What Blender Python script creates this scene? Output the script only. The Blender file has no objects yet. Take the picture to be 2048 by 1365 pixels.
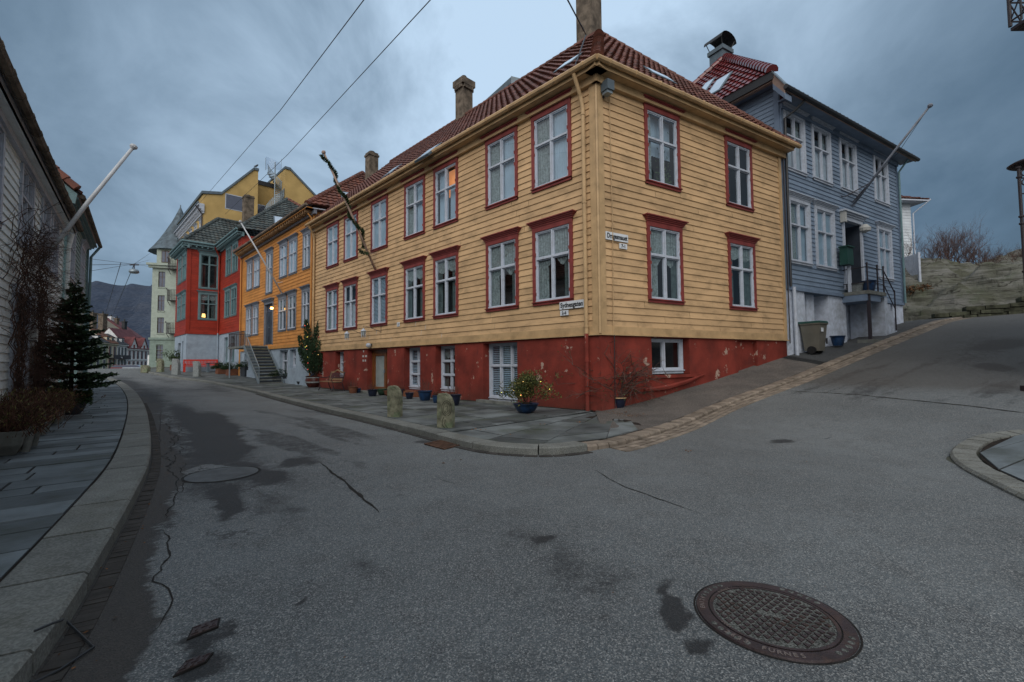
import bpy, bmesh, math, random
import numpy as np
from mathutils import Vector, Matrix
rnd = random.Random(7)
S = bpy.context.scene
COL = S.collection

# ------------------------------------------------------------------ camera
FPX = 900.0
CAMZ = 1.4
PITCH = math.atan(43/900.); ROLL = math.radians(0.47)
fw = Vector((0, math.cos(PITCH), math.sin(PITCH)))
_up = Vector((0, -math.sin(PITCH), math.cos(PITCH))); _rt = Vector((1, 0, 0))
rt = _rt*math.cos(ROLL) - _up*math.sin(ROLL)
up = _up*math.cos(ROLL) + _rt*math.sin(ROLL)
camd = bpy.data.cameras.new('camera'); cam = bpy.data.objects.new('camera', camd); COL.objects.link(cam)
cam.matrix_world = Matrix(((rt.x, up.x, -fw.x, 0), (rt.y, up.y, -fw.y, 0), (rt.z, up.z, -fw.z, CAMZ), (0, 0, 0, 1)))
camd.sensor_width = 36; camd.lens = FPX/2048*36; camd.clip_end = 9000; camd.clip_start = 0.05
S.camera = cam

# ------------------------------------------------------------------ world, sun, exposure
W = bpy.data.worlds.new('World'); S.world = W; W.use_nodes = True
SUN_DIR = Vector((-0.12, -0.78, 0.62)).normalized()     # towards the sun, behind the camera
def build_world():
    nt = W.node_tree; N = nt.nodes; L = nt.links
    for n in list(N): N.remove(n)
    out = N.new('ShaderNodeOutputWorld'); bg = N.new('ShaderNodeBackground')
    sky = N.new('ShaderNodeTexSky'); sky.sky_type = 'NISHITA'; sky.sun_disc = False
    sky.sun_elevation = math.asin(SUN_DIR.z); sky.sun_rotation = math.atan2(SUN_DIR.x, SUN_DIR.y)
    tc = N.new('ShaderNodeTexCoord'); sep = N.new('ShaderNodeSeparateXYZ'); L.new(tc.outputs['Generated'], sep.inputs[0])
    def m(op, a, b=None, clamp=False):
        n = N.new('ShaderNodeMath'); n.operation = op; n.use_clamp = clamp
        for i, v in enumerate((a, b)):
            if v is None: continue
            if isinstance(v, (int, float)): n.inputs[i].default_value = v
            else: L.new(v, n.inputs[i])
        return n.outputs[0]
    zz = m('ADD', m('MAXIMUM', sep.outputs[2], 0.0), 0.42)
    cx = m('DIVIDE', sep.outputs[0], zz); cy = m('DIVIDE', sep.outputs[1], zz)
    comb = N.new('ShaderNodeCombineXYZ'); L.new(cx, comb.inputs[0]); L.new(cy, comb.inputs[1])
    mp = N.new('ShaderNodeMapping'); mp.inputs['Rotation'].default_value = (0, 0, 0.6); mp.inputs['Scale'].default_value = (1.25, 0.95, 1)
    mp.inputs['Location'].default_value = (1.3, 0.4, 0)
    L.new(comb.outputs[0], mp.inputs[0])
    n1 = N.new('ShaderNodeTexNoise'); n1.inputs['Scale'].default_value = 1.9; n1.inputs['Detail'].default_value = 8; n1.inputs['Roughness'].default_value = 0.58; n1.inputs['Distortion'].default_value = 0.4
    L.new(mp.outputs[0], n1.inputs['Vector'])
    # the overcast is thin (bright) ahead and overhead, with an unseen glow added behind the viewer to light the facades
    def dot(v):
        n = N.new('ShaderNodeVectorMath'); n.operation = 'DOT_PRODUCT'; L.new(tc.outputs['Generated'], n.inputs[0])
        n.inputs[1].default_value = Vector(v).normalized(); return n.outputs['Value']
    b1 = m('POWER', m('MAXIMUM', dot((0.03, 1.0, 0.82)), 0.0), 5.5)
    b3 = m('POWER', m('MAXIMUM', dot((-.72, 1.0, 0.12)), 0.0), 12.0)
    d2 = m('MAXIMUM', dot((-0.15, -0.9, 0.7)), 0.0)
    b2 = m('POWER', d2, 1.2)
    cn = m('MULTIPLY', m('SUBTRACT', n1.outputs['Fac'], 0.5), 2.1)
    base = m('ADD', m('ADD', m('MULTIPLY', b1, 1.03), 0.05), m('MULTIPLY', b3, 0.32))
    dens = m('MULTIPLY', base, m('ADD', cn, 1.0))
    ramp = N.new('ShaderNodeValToRGB'); L.new(dens, ramp.inputs[0])
    e = ramp.color_ramp.elements
    e[0].position = 0.0; e[0].color = (0.35, 0.60, 0.85, 1)
    e[1].position = 1.0; e[1].color = (5.6, 7.4, 9.4, 1)
    k = ramp.color_ramp.elements.new(0.18); k.color = (0.95, 1.6, 2.35, 1)
    k = ramp.color_ramp.elements.new(0.5); k.color = (2.6, 3.7, 4.95, 1)
    # ColorRamp may clamp: scale afterwards
    for el in ramp.color_ramp.elements:
        c = el.color; el.color = (c[0]/12, c[1]/12, c[2]/12, 1)
    sc = N.new('ShaderNodeVectorMath'); sc.operation = 'SCALE'; L.new(ramp.outputs[0], sc.inputs[0]); sc.inputs['Scale'].default_value = 12.0
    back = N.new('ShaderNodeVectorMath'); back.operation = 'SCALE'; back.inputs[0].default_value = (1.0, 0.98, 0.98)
    L.new(m('MULTIPLY', b2, BACK_FILL), back.inputs['Scale'])
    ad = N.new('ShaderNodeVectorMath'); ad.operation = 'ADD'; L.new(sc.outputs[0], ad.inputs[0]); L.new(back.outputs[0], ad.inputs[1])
    mx = N.new('ShaderNodeMix'); mx.data_type = 'RGBA'; mx.inputs['Factor'].default_value = 0.94
    L.new(sky.outputs[0], mx.inputs[6]); L.new(ad.outputs[0], mx.inputs[7])
    L.new(mx.outputs[2], bg.inputs['Color']); bg.inputs['Strength'].default_value = 0.1
    L.new(bg.outputs[0], out.inputs['Surface'])
BACK_FILL = 12.0
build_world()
sd = bpy.data.lights.new('sun', 'SUN'); sd.energy = 1.4; sd.angle = math.radians(50); sd.color = (1.0, 0.93, 0.84)
sun = bpy.data.objects.new('sun', sd); COL.objects.link(sun); sun.rotation_euler = SUN_DIR.to_track_quat('Z', 'Y').to_euler()
S.view_settings.view_transform = 'Standard'; S.view_settings.look = 'None'
S.view_settings.exposure = 0.0; S.view_settings.gamma = 1
S.cycles.max_bounces = 5; S.cycles.transparent_max_bounces = 12

# ------------------------------------------------------------------ plan geometry
def ray(px, py): return fw + rt*((px-1024)/FPX) + up*((682.5-py)/FPX)
CAM = Vector((0, 0, CAMZ))
K = Vector((2.28, 11.61, 0.0))                    # street corner of the ochre house
A = Vector((-0.70567, 0.70854, 0))                # along the street front
B = Vector((0.86003, 0.51024, 0))                 # up the hill
NA = Vector((-0.70854, -0.70567, 0)); NB = Vector((0.51024, -0.86003, 0))   # out of the two fronts
LP = Vector((-10.2, 9.0, 0)); LD = Vector((-0.63433, 0.77306, 0))  # left row of houses

_sb = np.array([-400, -1, 0, 1, 2.5, 4.5, 6.5, 8.9, 13.7, 18.8, 24, 30, 600.]); _zb = np.array([0, 0, 0, .05, .24, .52, .83, 1.25, 2.12, 3.05, 3.6, 3.8, 3.9])
_sa = np.array([-900, 16, 20, 24, 28, 33, 41, 50, 58, 66, 100, 140, 900.]); _za = np.array([0, 0, .05, .14, .26, .42, .74, 1.0, 1.12, 1.0, .15, 0, 0])
def hgt(x, y):
    x = np.asarray(x, float); y = np.asarray(y, float)
    sb = (x-K.x)*B.x + (y-K.y)*B.y; sa = (x-K.x)*A.x + (y-K.y)*A.y
    z = 0
    for d, w in ((-.6, .25), (0, .5), (.6, .25)):
        z = z + w*(np.interp(sb+d, _sb, _zb) + np.interp(sa+2*d, _sa, _za))
    return z
def hz(x, y): return float(hgt(x, y))
def gp(px, py, dz=0.0):
    """the ground point seen at a pixel of the photograph (dz: height of the paving above the road)"""
    r = ray(px, py); t = 0.5; prev = t
    while t < 400:
        p = CAM + r*t
        if p.z < hz(p.x, p.y) + dz:
            lo, hi = prev, t
            for _ in range(30):
                mid = (lo+hi)/2; q = CAM + r*mid
                if q.z < hz(q.x, q.y)+dz: hi = mid
                else: lo = mid
            return CAM + r*hi
        prev = t; t *= 1.02
    return CAM + r*60
def wp(px, py, P, D):
    n = Vector((-D.y, D.x, 0)); r = ray(px, py); return CAM + r*(n.dot(P-CAM)/n.dot(r))
def at(px, py, Y): r = ray(px, py); return CAM + r*(Y/r.y)

# ------------------------------------------------------------------ materials
MATS = {}
def mat(name, col, rough=.7, var=.12, scale=3.0, bump=.0, bscale=40., spec=.3, metal=0., island=0., dirt=None, dirt_amt=.0, dscale=1.2, col2=None, stretch=None, speck=0.):
    if name in MATS: return MATS[name]
    m = bpy.data.materials.new(name); m.use_nodes = True; nt = m.node_tree; N = nt.nodes; L = nt.links
    p = N['Principled BSDF']; p.inputs['Roughness'].default_value = rough; p.inputs['Metallic'].default_value = metal
    p.inputs['Specular IOR Level'].default_value = spec
    tc = N.new('ShaderNodeTexCoord'); vec = tc.outputs['Object']
    if stretch:
        mp = N.new('ShaderNodeMapping'); mp.inputs['Scale'].default_value = stretch; L.new(vec, mp.inputs[0]); vec = mp.outputs[0]
    def noise(sc, det=4, ro=.55):
        n = N.new('ShaderNodeTexNoise'); n.inputs['Scale'].default_value = sc; n.inputs['Detail'].default_value = det; n.inputs['Roughness'].default_value = ro
        L.new(vec, n.inputs['Vector']); return n.outputs['Fac']
    def mixc(fac, a, b, mode='MIX'):
        x = N.new('ShaderNodeMix'); x.data_type = 'RGBA'; x.blend_type = mode
        if isinstance(fac, (int, float)): x.inputs['Factor'].default_value = fac
        else: L.new(fac, x.inputs['Factor'])
        for i, v in ((6, a), (7, b)):
            if isinstance(v, (tuple, list)): x.inputs[i].default_value = (*v[:3], 1)
            else: L.new(v, x.inputs[i])
        return x.outputs[2]
    def rampf(f, a, b):
        r = N.new('ShaderNodeMapRange'); L.new(f, r.inputs[0]); r.inputs[1].default_value = a; r.inputs[2].default_value = b; return r.outputs[0]
    c2 = col2 or tuple(max(0, c*(1-2.2*var)) for c in col)
    c = mixc(rampf(noise(scale), .35, .68), col, c2)
    if island:
        g = N.new('ShaderNodeNewGeometry'); r = N.new('ShaderNodeMapRange'); L.new(g.outputs['Random Per Island'], r.inputs[0])
        r.inputs[3].default_value = 1-island; r.inputs[4].default_value = 1+island*.6
        v = N.new('ShaderNodeVectorMath'); v.operation = 'SCALE'; L.new(c, v.inputs[0]); L.new(r.outputs[0], v.inputs['Scale']); c = v.outputs[0]
    if dirt_amt:
        f = rampf(noise(dscale, 7, .7), .5, .72)
        mm = N.new('ShaderNodeMath'); mm.operation = 'MULTIPLY'; L.new(f, mm.inputs[0]); mm.inputs[1].default_value = dirt_amt
        c = mixc(mm.outputs[0], c, dirt or (.05, .045, .035))
    if speck:
        f = rampf(noise(bscale, 2, .6), .42, .62)
        c = mixc(f, mixc(speck, c, (0, 0, 0)), mixc(speck*.35, c, (.5, .5, .5)))
    L.new(c, p.inputs['Base Color'])
    if bump:
        b = N.new('ShaderNodeBump'); b.inputs['Strength'].default_value = min(1, bump); b.inputs['Distance'].default_value = .01
        L.new(noise(bscale, 5, .6), b.inputs['Height']); L.new(b.outputs[0], p.inputs['Normal'])
    MATS[name] = m; return m
def emis(name, col, strength):
    m = bpy.data.materials.new(name); m.use_nodes = True; p = m.node_tree.nodes['Principled BSDF']
    p.inputs['Base Color'].default_value = (*col, 1); p.inputs['Emission Color'].default_value = (*col, 1); p.inputs['Emission Strength'].default_value = strength
    MATS[name] = m; return m
def glass_mat(name, tint=(.86, .93, .97), ior=2.1, rough=.02):
    m = bpy.data.materials.new(name); m.use_nodes = True; nt = m.node_tree; N = nt.nodes; L = nt.links
    N.remove(N['Principled BSDF']); o = N['Material Output']
    t = N.new('ShaderNodeBsdfTransparent'); t.inputs[0].default_value = (*tint, 1)
    g = N.new('ShaderNodeBsdfGlossy'); g.inputs['Roughness'].default_value = rough
    f = N.new('ShaderNodeFresnel'); ge = N.new('ShaderNodeNewGeometry'); bf = N.new('ShaderNodeMapRange'); L.new(ge.outputs['Backfacing'], bf.inputs[0]); bf.inputs[3].default_value = ior; bf.inputs[4].default_value = 1/ior; L.new(bf.outputs[0], f.inputs[0])
    tc = N.new('ShaderNodeTexCoord'); n = N.new('ShaderNodeTexNoise'); n.inputs['Scale'].default_value = 1.7; L.new(tc.outputs['Object'], n.inputs['Vector'])
    b = N.new('ShaderNodeBump'); b.inputs['Strength'].default_value = .05; b.inputs['Distance'].default_value = .01; L.new(n.outputs['Fac'], b.inputs['Height']); L.new(b.outputs[0], g.inputs['Normal'])
    x = N.new('ShaderNodeMixShader'); L.new(f.outputs[0], x.inputs[0]); L.new(t.outputs[0], x.inputs[1]); L.new(g.outputs[0], x.inputs[2]); L.new(x.outputs[0], o.inputs[0])
    MATS[name] = m; return m
def siding_mat(name, col, var=.1, dirt=.3):
    return mat(name, col, rough=.55, var=var, scale=.8, bump=.4, bscale=55, island=.11, dirt=tuple(c*.38 for c in col), dirt_amt=dirt, dscale=1.6, stretch=(1, 1, 2.2))
M_OCHRE = siding_mat('ochre_paint', (.585, .39, .21), dirt=.62)
M_OCHRE_T = mat('ochre_trim', (.50, .34, .18), rough=.5, var=.12, scale=2, bump=.2, dirt=(.16, .11, .055), dirt_amt=.45, dscale=3)
M_ORANGE = siding_mat('orange_paint', (.58, .25, .06))
M_ORANGE_T = mat('orange_trim', (.53, .245, .065), rough=.5, var=.1)
M_RED = siding_mat('red_paint', (.33, .032, .015), var=.12)
M_RED_T = mat('red_trim', (.31, .033, .017), rough=.5, var=.1)
M_BLUE = siding_mat('blue_paint', (.19, .255, .345), var=.1, dirt=.2)
M_BLUE_T = mat('blue_trim', (.17, .23, .32), rough=.55, var=.1)
M_WHITE_S = siding_mat('white_siding', (.80, .86, .86), var=.08, dirt=.25)
M_TEAL_S = siding_mat('teal_siding', (.27, .38, .38), var=.1)
M_MAROON = mat('maroon_trim', (.24, .05, .045), rough=.45, var=.15, scale=4, bump=.2, dirt=(.08, .02, .02), dirt_amt=.35, dscale=6)
M_WHITE = mat('white_paint', (.47, .52, .60), rough=.45, var=.07, scale=5, dirt=(.25, .24, .22), dirt_amt=.4, dscale=9)
M_TEAL = mat('teal_trim', (.15, .25, .27), rough=.5, var=.1)
M_GREYTRIM = mat('grey_trim', (.19, .21, .25), rough=.5, var=.12)
M_PLINTH = mat('red_plaster', (.225, .036, .024), rough=.8, var=.22, scale=1.3, bump=.8, bscale=9, dirt=(.095, .022, .018), dirt_amt=.75, dscale=1.7)
M_STUCCO_G = mat('grey_stucco', (.30, .37, .44), rough=.9, var=.08, bump=.6, bscale=30, dirt=(.12, .13, .14), dirt_amt=.4)
M_STUCCO_W = mat('white_roughcast', (.56, .62, .72), rough=.95, var=.12, scale=6, bump=1., bscale=16, dirt=(.16, .17, .16), dirt_amt=.55, dscale=1.0)
M_STUCCO_Y = mat('yellow_stucco', (.53, .37, .145), rough=.9, var=.1, scale=.7, bump=.4, bscale=20, dirt=(.3, .2, .07), dirt_amt=.35, dscale=.6)
M_STUCCO_GR = mat('mint_stucco', (.36, .42, .37), rough=.9, var=.08, bump=.5, bscale=6)
M_STUCCO_DG = mat('sage_stucco', (.22, .29, .26), rough=.9, var=.1, bump=.4, bscale=6)
M_TILE = mat('clay_tile', (.15, .058, .042), rough=.65, var=.2, scale=1.2, island=.2, dirt=(.06, .035, .025), dirt_amt=.6, dscale=2.5, bump=.3, bscale=60, spec=.35)
M_TILE_B = mat('old_clay_tile', (.16, .058, .038), rough=.65, var=.2, scale=1.2, island=.3, dirt=(.06, .04, .03), dirt_amt=.5, dscale=2.5, bump=.3, bscale=60)
M_TILE_R = mat('glazed_red_tile', (.15, .022, .024), rough=.28, var=.15, island=.15, spec=.6)
M_TILE_D = mat('slate_grey_tile', (.075, .095, .095), rough=.6, var=.25, scale=1.5, island=.35, dirt=(.10, .06, .03), dirt_amt=.45, dscale=2.2)
M_CHIM = mat('chimney_render', (.19, .155, .12), rough=.95, var=.3, scale=3, bump=.8, bscale=22, dirt=(.03, .027, .025), dirt_amt=.8, dscale=2.2)
M_LEAD = mat('grey_metal', (.13, .17, .20), rough=.45, var=.12, metal=.3)
M_DARK = mat('dark_metal', (.018, .02, .024), rough=.5, var=.1, spec=.5)
M_IRON = mat('wrought_iron', (.022, .016, .022), rough=.55, var=.1, spec=.5)
M_CAST = mat('cast_iron', (.045, .029, .031), rough=.55, var=.25, scale=6, bump=.5, bscale=60, spec=.5, dirt=(.11, .055, .03), dirt_amt=.45, dscale=5)
M_GALV = mat('galvanised_steel', (.27, .33, .37), rough=.4, var=.1, metal=.5)
M_GLASS = glass_mat('window_glass')
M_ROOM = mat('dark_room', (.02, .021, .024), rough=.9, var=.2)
M_BLIND = mat('pale_blind', (.40, .50, .58), rough=.9, var=.1, scale=1.5)
M_LACE = mat('lace_curtain', (.30, .34, .33), rough=.95, var=.25, scale=14)
M_DRAPE = mat('green_drape', (.09, .12, .115), rough=.95, var=.2, scale=6)
M_LIT = emis('lit_curtain', (1.0, .36, .08), .42)
M_WARM = emis('warm_bulb', (1.0, .55, .12), 9)
M_WOODDOOR = mat('varnished_door', (.20, .072, .02), rough=.4, var=.25, scale=3, stretch=(6, 6, 1), spec=.5)
M_BENCH = mat('bench_slats', (.30, .19, .10), rough=.6, var=.25, scale=4)
M_FROST = mat('frosted_glass', (.27, .31, .31), rough=.25, var=.1)
M_DOORBL = mat('dark_door', (.04, .05, .068), rough=.35, var=.15, spec=.5)
M_SLAB = mat('flagstone', (.125, .15, .165), rough=.7, var=.2, scale=2.2, bump=.8, bscale=14, island=.45, dirt=(.05, .06, .04), dirt_amt=.5, dscale=1.1, spec=.35)
M_SLAB_G = mat('mossy_flagstone', (.14, .16, .165), rough=.75, var=.25, scale=1.6, bump=.8, bscale=14, island=.5, dirt=(.05, .065, .03), dirt_amt=.7, dscale=.9)
M_JOINT = mat('joint_soil', (.022, .016, .012), rough=1, var=.3, scale=8)
M_KERB = mat('granite_kerb', (.19, .20, .185), rough=.8, var=.12, scale=5, bump=.5, bscale=60, island=.14, dirt=(.09, .085, .055), dirt_amt=.5, dscale=1.7, speck=.25)
M_SETT = mat('granite_sett', (.27, .225, .18), rough=.8, var=.2, scale=5, bump=.6, bscale=30, island=.28, dirt=(.08, .06, .045), dirt_amt=.5)
M_BRICKG = mat('gutter_brick', (.058, .054, .050), rough=.9, var=.2, scale=5, island=.14, bump=.5, bscale=30)
M_STONE = mat('lichen_stone', (.235, .235, .165), rough=.95, var=.3, scale=7, bump=1, bscale=26, dirt=(.16, .25, .13), dirt_amt=.75, dscale=2.8)
M_STONE_C = mat('carved_line', (.05, .05, .035), rough=1)
M_GSTONE = mat('pale_granite', (.27, .30, .30), rough=.9, var=.15, scale=9, bump=.6, bscale=50, speck=.3)
M_POTB = mat('blue_glaze', (.012, .045, .12), rough=.3, var=.35, scale=4, spec=.6)
M_POTBL = mat('navy_glaze', (.012, .018, .045), rough=.3, var=.3, spec=.6)
M_POTR = mat('maroon_glaze', (.10, .022, .015), rough=.28, var=.3, spec=.6)
M_TERRA = mat('terracotta', (.20, .08, .045), rough=.8, var=.2)
M_POTG = mat('green_glaze', (.05, .10, .06), rough=.4, var=.3)
M_PLANTER = mat('charcoal_planter', (.035, .043, .052), rough=.6, var=.15)
M_CONC = mat('weathered_concrete', (.19, .20, .185), rough=.95, var=.2, scale=4, bump=.7, bscale=30, dirt=(.09, .08, .06), dirt_amt=.5)
M_SOIL = mat('soil', (.03, .02, .013), rough=1, var=.3, scale=10)
M_LEAF = mat('leaf_green', (.055, .095, .028), rough=.6, var=.2, island=.6, spec=.3)
M_LEAF_Y = mat('leaf_olive', (.13, .125, .035), rough=.6, var=.2, island=.5)
M_NEEDLE = mat('needle_green', (.034, .072, .034), rough=.7, var=.2, island=.6)
M_FIR = mat('fir_green', (.03, .065, .022), rough=.7, var=.2, island=.5)
M_HEATH = mat('heather_brown', (.10, .048, .03), rough=.9, var=.3, island=.5)
M_BARK = mat('bark', (.05, .038, .028), rough=.95, var=.3, scale=12)
M_TWIG = mat('red_twig', (.12, .07, .058), rough=.9, var=.3, island=.4)
M_VINE = mat('dead_vine', (.095, .055, .042), rough=.95, var=.3, island=.4)
def rock_mat():
    m = bpy.data.materials.new('gneiss'); m.use_nodes = True; nt = m.node_tree; N = nt.nodes; L = nt.links; p = N['Principled BSDF']; p.inputs['Roughness'].default_value = .95; p.inputs['Specular IOR Level'].default_value = .2
    tc = N.new('ShaderNodeTexCoord')
    def mp(sc, rot=(0, 0, 0)):
        a = N.new('ShaderNodeMapping'); a.inputs['Scale'].default_value = sc; a.inputs['Rotation'].default_value = rot; L.new(tc.outputs['Object'], a.inputs[0]); return a.outputs[0]
    def nz(v, sc, d=6, r=.6, dist=0.):
        n = N.new('ShaderNodeTexNoise'); n.inputs['Scale'].default_value = sc; n.inputs['Detail'].default_value = d; n.inputs['Roughness'].default_value = r; n.inputs['Distortion'].default_value = dist; L.new(v, n.inputs['Vector']); return n.outputs['Fac']
    def mr(f, a, b, c=0, d=1):
        r = N.new('ShaderNodeMapRange'); L.new(f, r.inputs[0]); r.inputs[1].default_value = a; r.inputs[2].default_value = b; r.inputs[3].default_value = c; r.inputs[4].default_value = d; return r.outputs[0]
    def mx(f, a, b):
        x = N.new('ShaderNodeMix'); x.data_type = 'RGBA'; L.new(f, x.inputs['Factor'])
        for i, v in ((6, a), (7, b)):
            if isinstance(v, tuple): x.inputs[i].default_value = (*v, 1)
            else: L.new(v, x.inputs[i])
        return x.outputs[2]
    O = mp((1, 1, 1)); S_ = mp((.55, .55, 5.5), (0, .10, 0))
    c = mx(mr(nz(O, .7), .38, .64), (.175, .175, .16), (.10, .105, .075))
    c = mx(mr(nz(S_, 1.1, 7, .65, .4), .48, .62, 0, .8), c, (.055, .055, .042))
    c = mx(mr(nz(O, 1.6, 7, .7), .56, .7, 0, .5), c, (.07, .095, .05))
    c = mx(mr(nz(mp((.6, .6, 3)), 2.6, 6, .7), .6, .7, 0, .8), c, (.022, .02, .016))
    v = N.new('ShaderNodeTexVoronoi'); v.feature = 'DISTANCE_TO_EDGE'; v.inputs['Scale'].default_value = .42; wv = N.new('ShaderNodeVectorMath'); wv.operation = 'MULTIPLY_ADD'; w_ = N.new('ShaderNodeTexNoise'); w_.inputs['Scale'].default_value = 1.3; L.new(O, w_.inputs['Vector']); L.new(w_.outputs['Color'], wv.inputs[0]); wv.inputs[1].default_value = (1.2, 1.2, 1.2); L.new(mp((.8, .8, 2.0), (0, .35, 0)), wv.inputs[2]); L.new(wv.outputs[0], v.inputs['Vector'])
    mk = N.new('ShaderNodeMath'); mk.operation = 'MULTIPLY'; L.new(mr(v.outputs['Distance'], .022, .004, 0, .85), mk.inputs[0]); L.new(mr(nz(O, .9), .45, .6), mk.inputs[1]); c = mx(mk.outputs[0], c, (.025, .023, .018))
    L.new(c, p.inputs['Base Color']); b = N.new('ShaderNodeBump'); b.inputs['Distance'].default_value = .22; b.inputs['Strength'].default_value = 1; L.new(nz(S_, 1.1, 7, .65, .4), b.inputs['Height']); L.new(b.outputs[0], p.inputs['Normal']); return m
M_ROCK = rock_mat()
_unused = mat('old_gneiss', (.21, .215, .185), rough=.95, var=.36, scale=1.6, bump=1., bscale=8, speck=.75, dirt=(.045, .055, .028), dirt_amt=.9, dscale=.9, stretch=(.5, .5, 2.6))
M_DRYW = mat('drystone', (.10, .105, .07), rough=.95, var=.35, scale=4, island=.4, bump=1, bscale=12)
M_PEELW = mat('flag_white', (.50, .53, .56), rough=.5, var=.1)
M_PINE = mat('pole_wood', (.36, .26, .21), rough=.7, var=.12)
M_TAR = mat('asphalt_tar', (.018, .016, .014), rough=.8, var=.3, scale=20)
M_BINM = mat('grey_plastic', (.13, .125, .105), rough=.6, var=.1, dirt=(.05, .05, .04), dirt_amt=.3)
M_BING = mat('green_plastic', (.015, .06, .05), rough=.5, var=.1)
M_RUB = mat('rubber', (.012, .012, .013), rough=.8, var=.1)
M_SIGN = mat('sign_white', (.62, .66, .70), rough=.4, var=.05, dirt=(.3, .3, .3), dirt_amt=.3, dscale=8)
M_INK = mat('sign_black', (.012, .013, .016), rough=.5, var=0)
M_REDBENCH = mat('bright_red_paint', (.58, .04, .02), rough=.45, var=.1)
M_SLATE = mat('spire_slate', (.10, .14, .17), rough=.6, var=.25, scale=2, island=.3)
M_CREAMW = mat('cream_white', (.48, .49, .47), rough=.8, var=.1)
M_SKYL = mat('roof_window_glass', (.36, .45, .55), rough=.12, var=.05, spec=.8)
M_WSLAT = mat('grey_window_glass', (.06, .075, .12), rough=.08, var=.1, spec=.9)

# ------------------------------------------------------------------ mesh building
class MB:
    def __init__(s): s.v = []; s.f = []; s.m = []; s.mats = []; s.b = []
    def brk(s): s.b.append(len(s.f))     # what follows becomes a part of its own
    def mi(s, m):
        if m not in s.mats: s.mats.append(m)
        return s.mats.index(m)
    def face(s, pts, m):
        i = len(s.v); s.v += [tuple(p) for p in pts]; s.f.append(tuple(range(i, i+len(pts)))); s.m.append(s.mi(m))
    def mesh(s, pts, faces, m):
        i = len(s.v); s.v += [tuple(p) for p in pts]; k = s.mi(m)
        for f in faces: s.f.append(tuple(i+a for a in f)); s.m.append(k)
    def box(s, o, X, Y, Z, m):
        """parallelepiped from corner o with edge vectors X, Y, Z"""
        o, X, Y, Z = map(Vector, (o, X, Y, Z))
        p = [o, o+X, o+X+Y, o+Y, o+Z, o+X+Z, o+X+Y+Z, o+Y+Z]
        fs = [(0, 3, 2, 1), (4, 5, 6, 7), (0, 1, 5, 4), (1, 2, 6, 5), (2, 3, 7, 6), (3, 0, 4, 7)]
        if X.cross(Y).dot(Z) < 0: fs = [f[::-1] for f in fs]
        s.mesh(p, fs, m)
    def bx(s, x0, x1, y0, y1, z0, z1, m): s.box((x0, y0, z0), (x1-x0, 0, 0), (0, y1-y0, 0), (0, 0, z1-z0), m)
    def prism(s, poly, ext, m):
        n = len(poly); P = [Vector(p) for p in poly]; Q = [p+Vector(ext) for p in P]
        nn = sum(((P[i]).cross(P[(i+1) % n]) for i in range(n)), Vector())
        cap = list(range(n)); flip = nn.dot(Vector(ext)) > 0
        fs = [tuple(cap[::-1]) if flip else tuple(cap), tuple(i+n for i in (cap if flip else cap[::-1]))]
        for i in range(n):
            j = (i+1) % n; fs.append((i, j, j+n, i+n) if flip else (j, i, i+n, j+n))
        s.mesh(P+Q, fs, m)
    def tube(s, path, r, m, n=6, cap=True):
        P = [Vector(p) for p in path]; R = r if isinstance(r, (list, tuple)) else [r]*len(P)
        vs = []; fs = []; prev = None
        for i, p in enumerate(P):
            d = (P[min(i+1, len(P)-1)] - P[max(i-1, 0)]).normalized()
            a = prev - d*prev.dot(d) if prev else d.orthogonal()
            if a.length < 1e-6: a = d.orthogonal()
            a.normalize(); prev = a; b = d.cross(a)
            for k in range(n):
                t = 2*math.pi*k/n; vs.append(p + (a*math.cos(t) + b*math.sin(t))*R[i])
        for i in range(len(P)-1):
            for k in range(n):
                j = (k+1) % n; fs.append((i*n+k, i*n+j, (i+1)*n+j, (i+1)*n+k))
        if cap: fs.append(tuple(range(n))[::-1]); fs.append(tuple((len(P)-1)*n+k for k in range(n)))
        s.mesh(vs, fs, m)
    def lathe(s, prof, c, m, n=16, sq=(1, 1), cap=True):
        vs = []; fs = []; c = Vector(c)
        for r, z in prof:
            for k in range(n):
                t = 2*math.pi*k/n; vs.append(c + Vector((r*math.cos(t)*sq[0], r*math.sin(t)*sq[1], z)))
        for i in range(len(prof)-1):
            for k in range(n):
                j = (k+1) % n; fs.append((i*n+k, i*n+j, (i+1)*n+j, (i+1)*n+k))
        if cap: fs.append(tuple(range(n))[::-1]); fs.append(tuple((len(prof)-1)*n+k for k in range(n)))
        s.mesh(vs, fs, m)
    def data(s, name, off=(0, 0, 0), smooth=False):
        me = bpy.data.meshes.new(name); o = Vector(off)
        me.from_pydata([(x-o.x, y-o.y, z-o.z) for x, y, z in s.v], [], s.f)
        for m in s.mats: me.materials.append(m)
        me.polygons.foreach_set('material_index', s.m)
        if smooth: me.polygons.foreach_set('use_smooth', [True]*len(s.f))
        me.update(); return me
def root_loc(o):
    l = Vector((0, 0, 0))
    while o: l = l + o.location; o = o.parent
    return l
def thing(name, label, cat, loc, group=None):
    o = bpy.data.objects.new(name, None); COL.objects.link(o); o.location = loc; o.empty_display_size = .3
    o['label'] = label; o['category'] = cat
    if group: o['group'] = group
    return o
def part(name, mb, parent, smooth=False, label=None):
    """mesh in world coordinates -> child of an unrotated parent"""
    if mb.b:
        cuts = [0]+mb.b+[len(mb.f)]; first = None
        for a, b in zip(cuts[:-1], cuts[1:]):
            if a == b: continue
            m2 = MB()
            for f, k in zip(mb.f[a:b], mb.m[a:b]): m2.face([mb.v[i] for i in f], mb.mats[k])
            if smooth: m2.weld = True
            o = part(name, m2, parent, smooth, label); first = first or o
        return first
    o = bpy.data.objects.new(name, mb.data(name, root_loc(parent), smooth)); COL.objects.link(o); o.parent = parent
    if label: o['label'] = label
    return o
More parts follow.
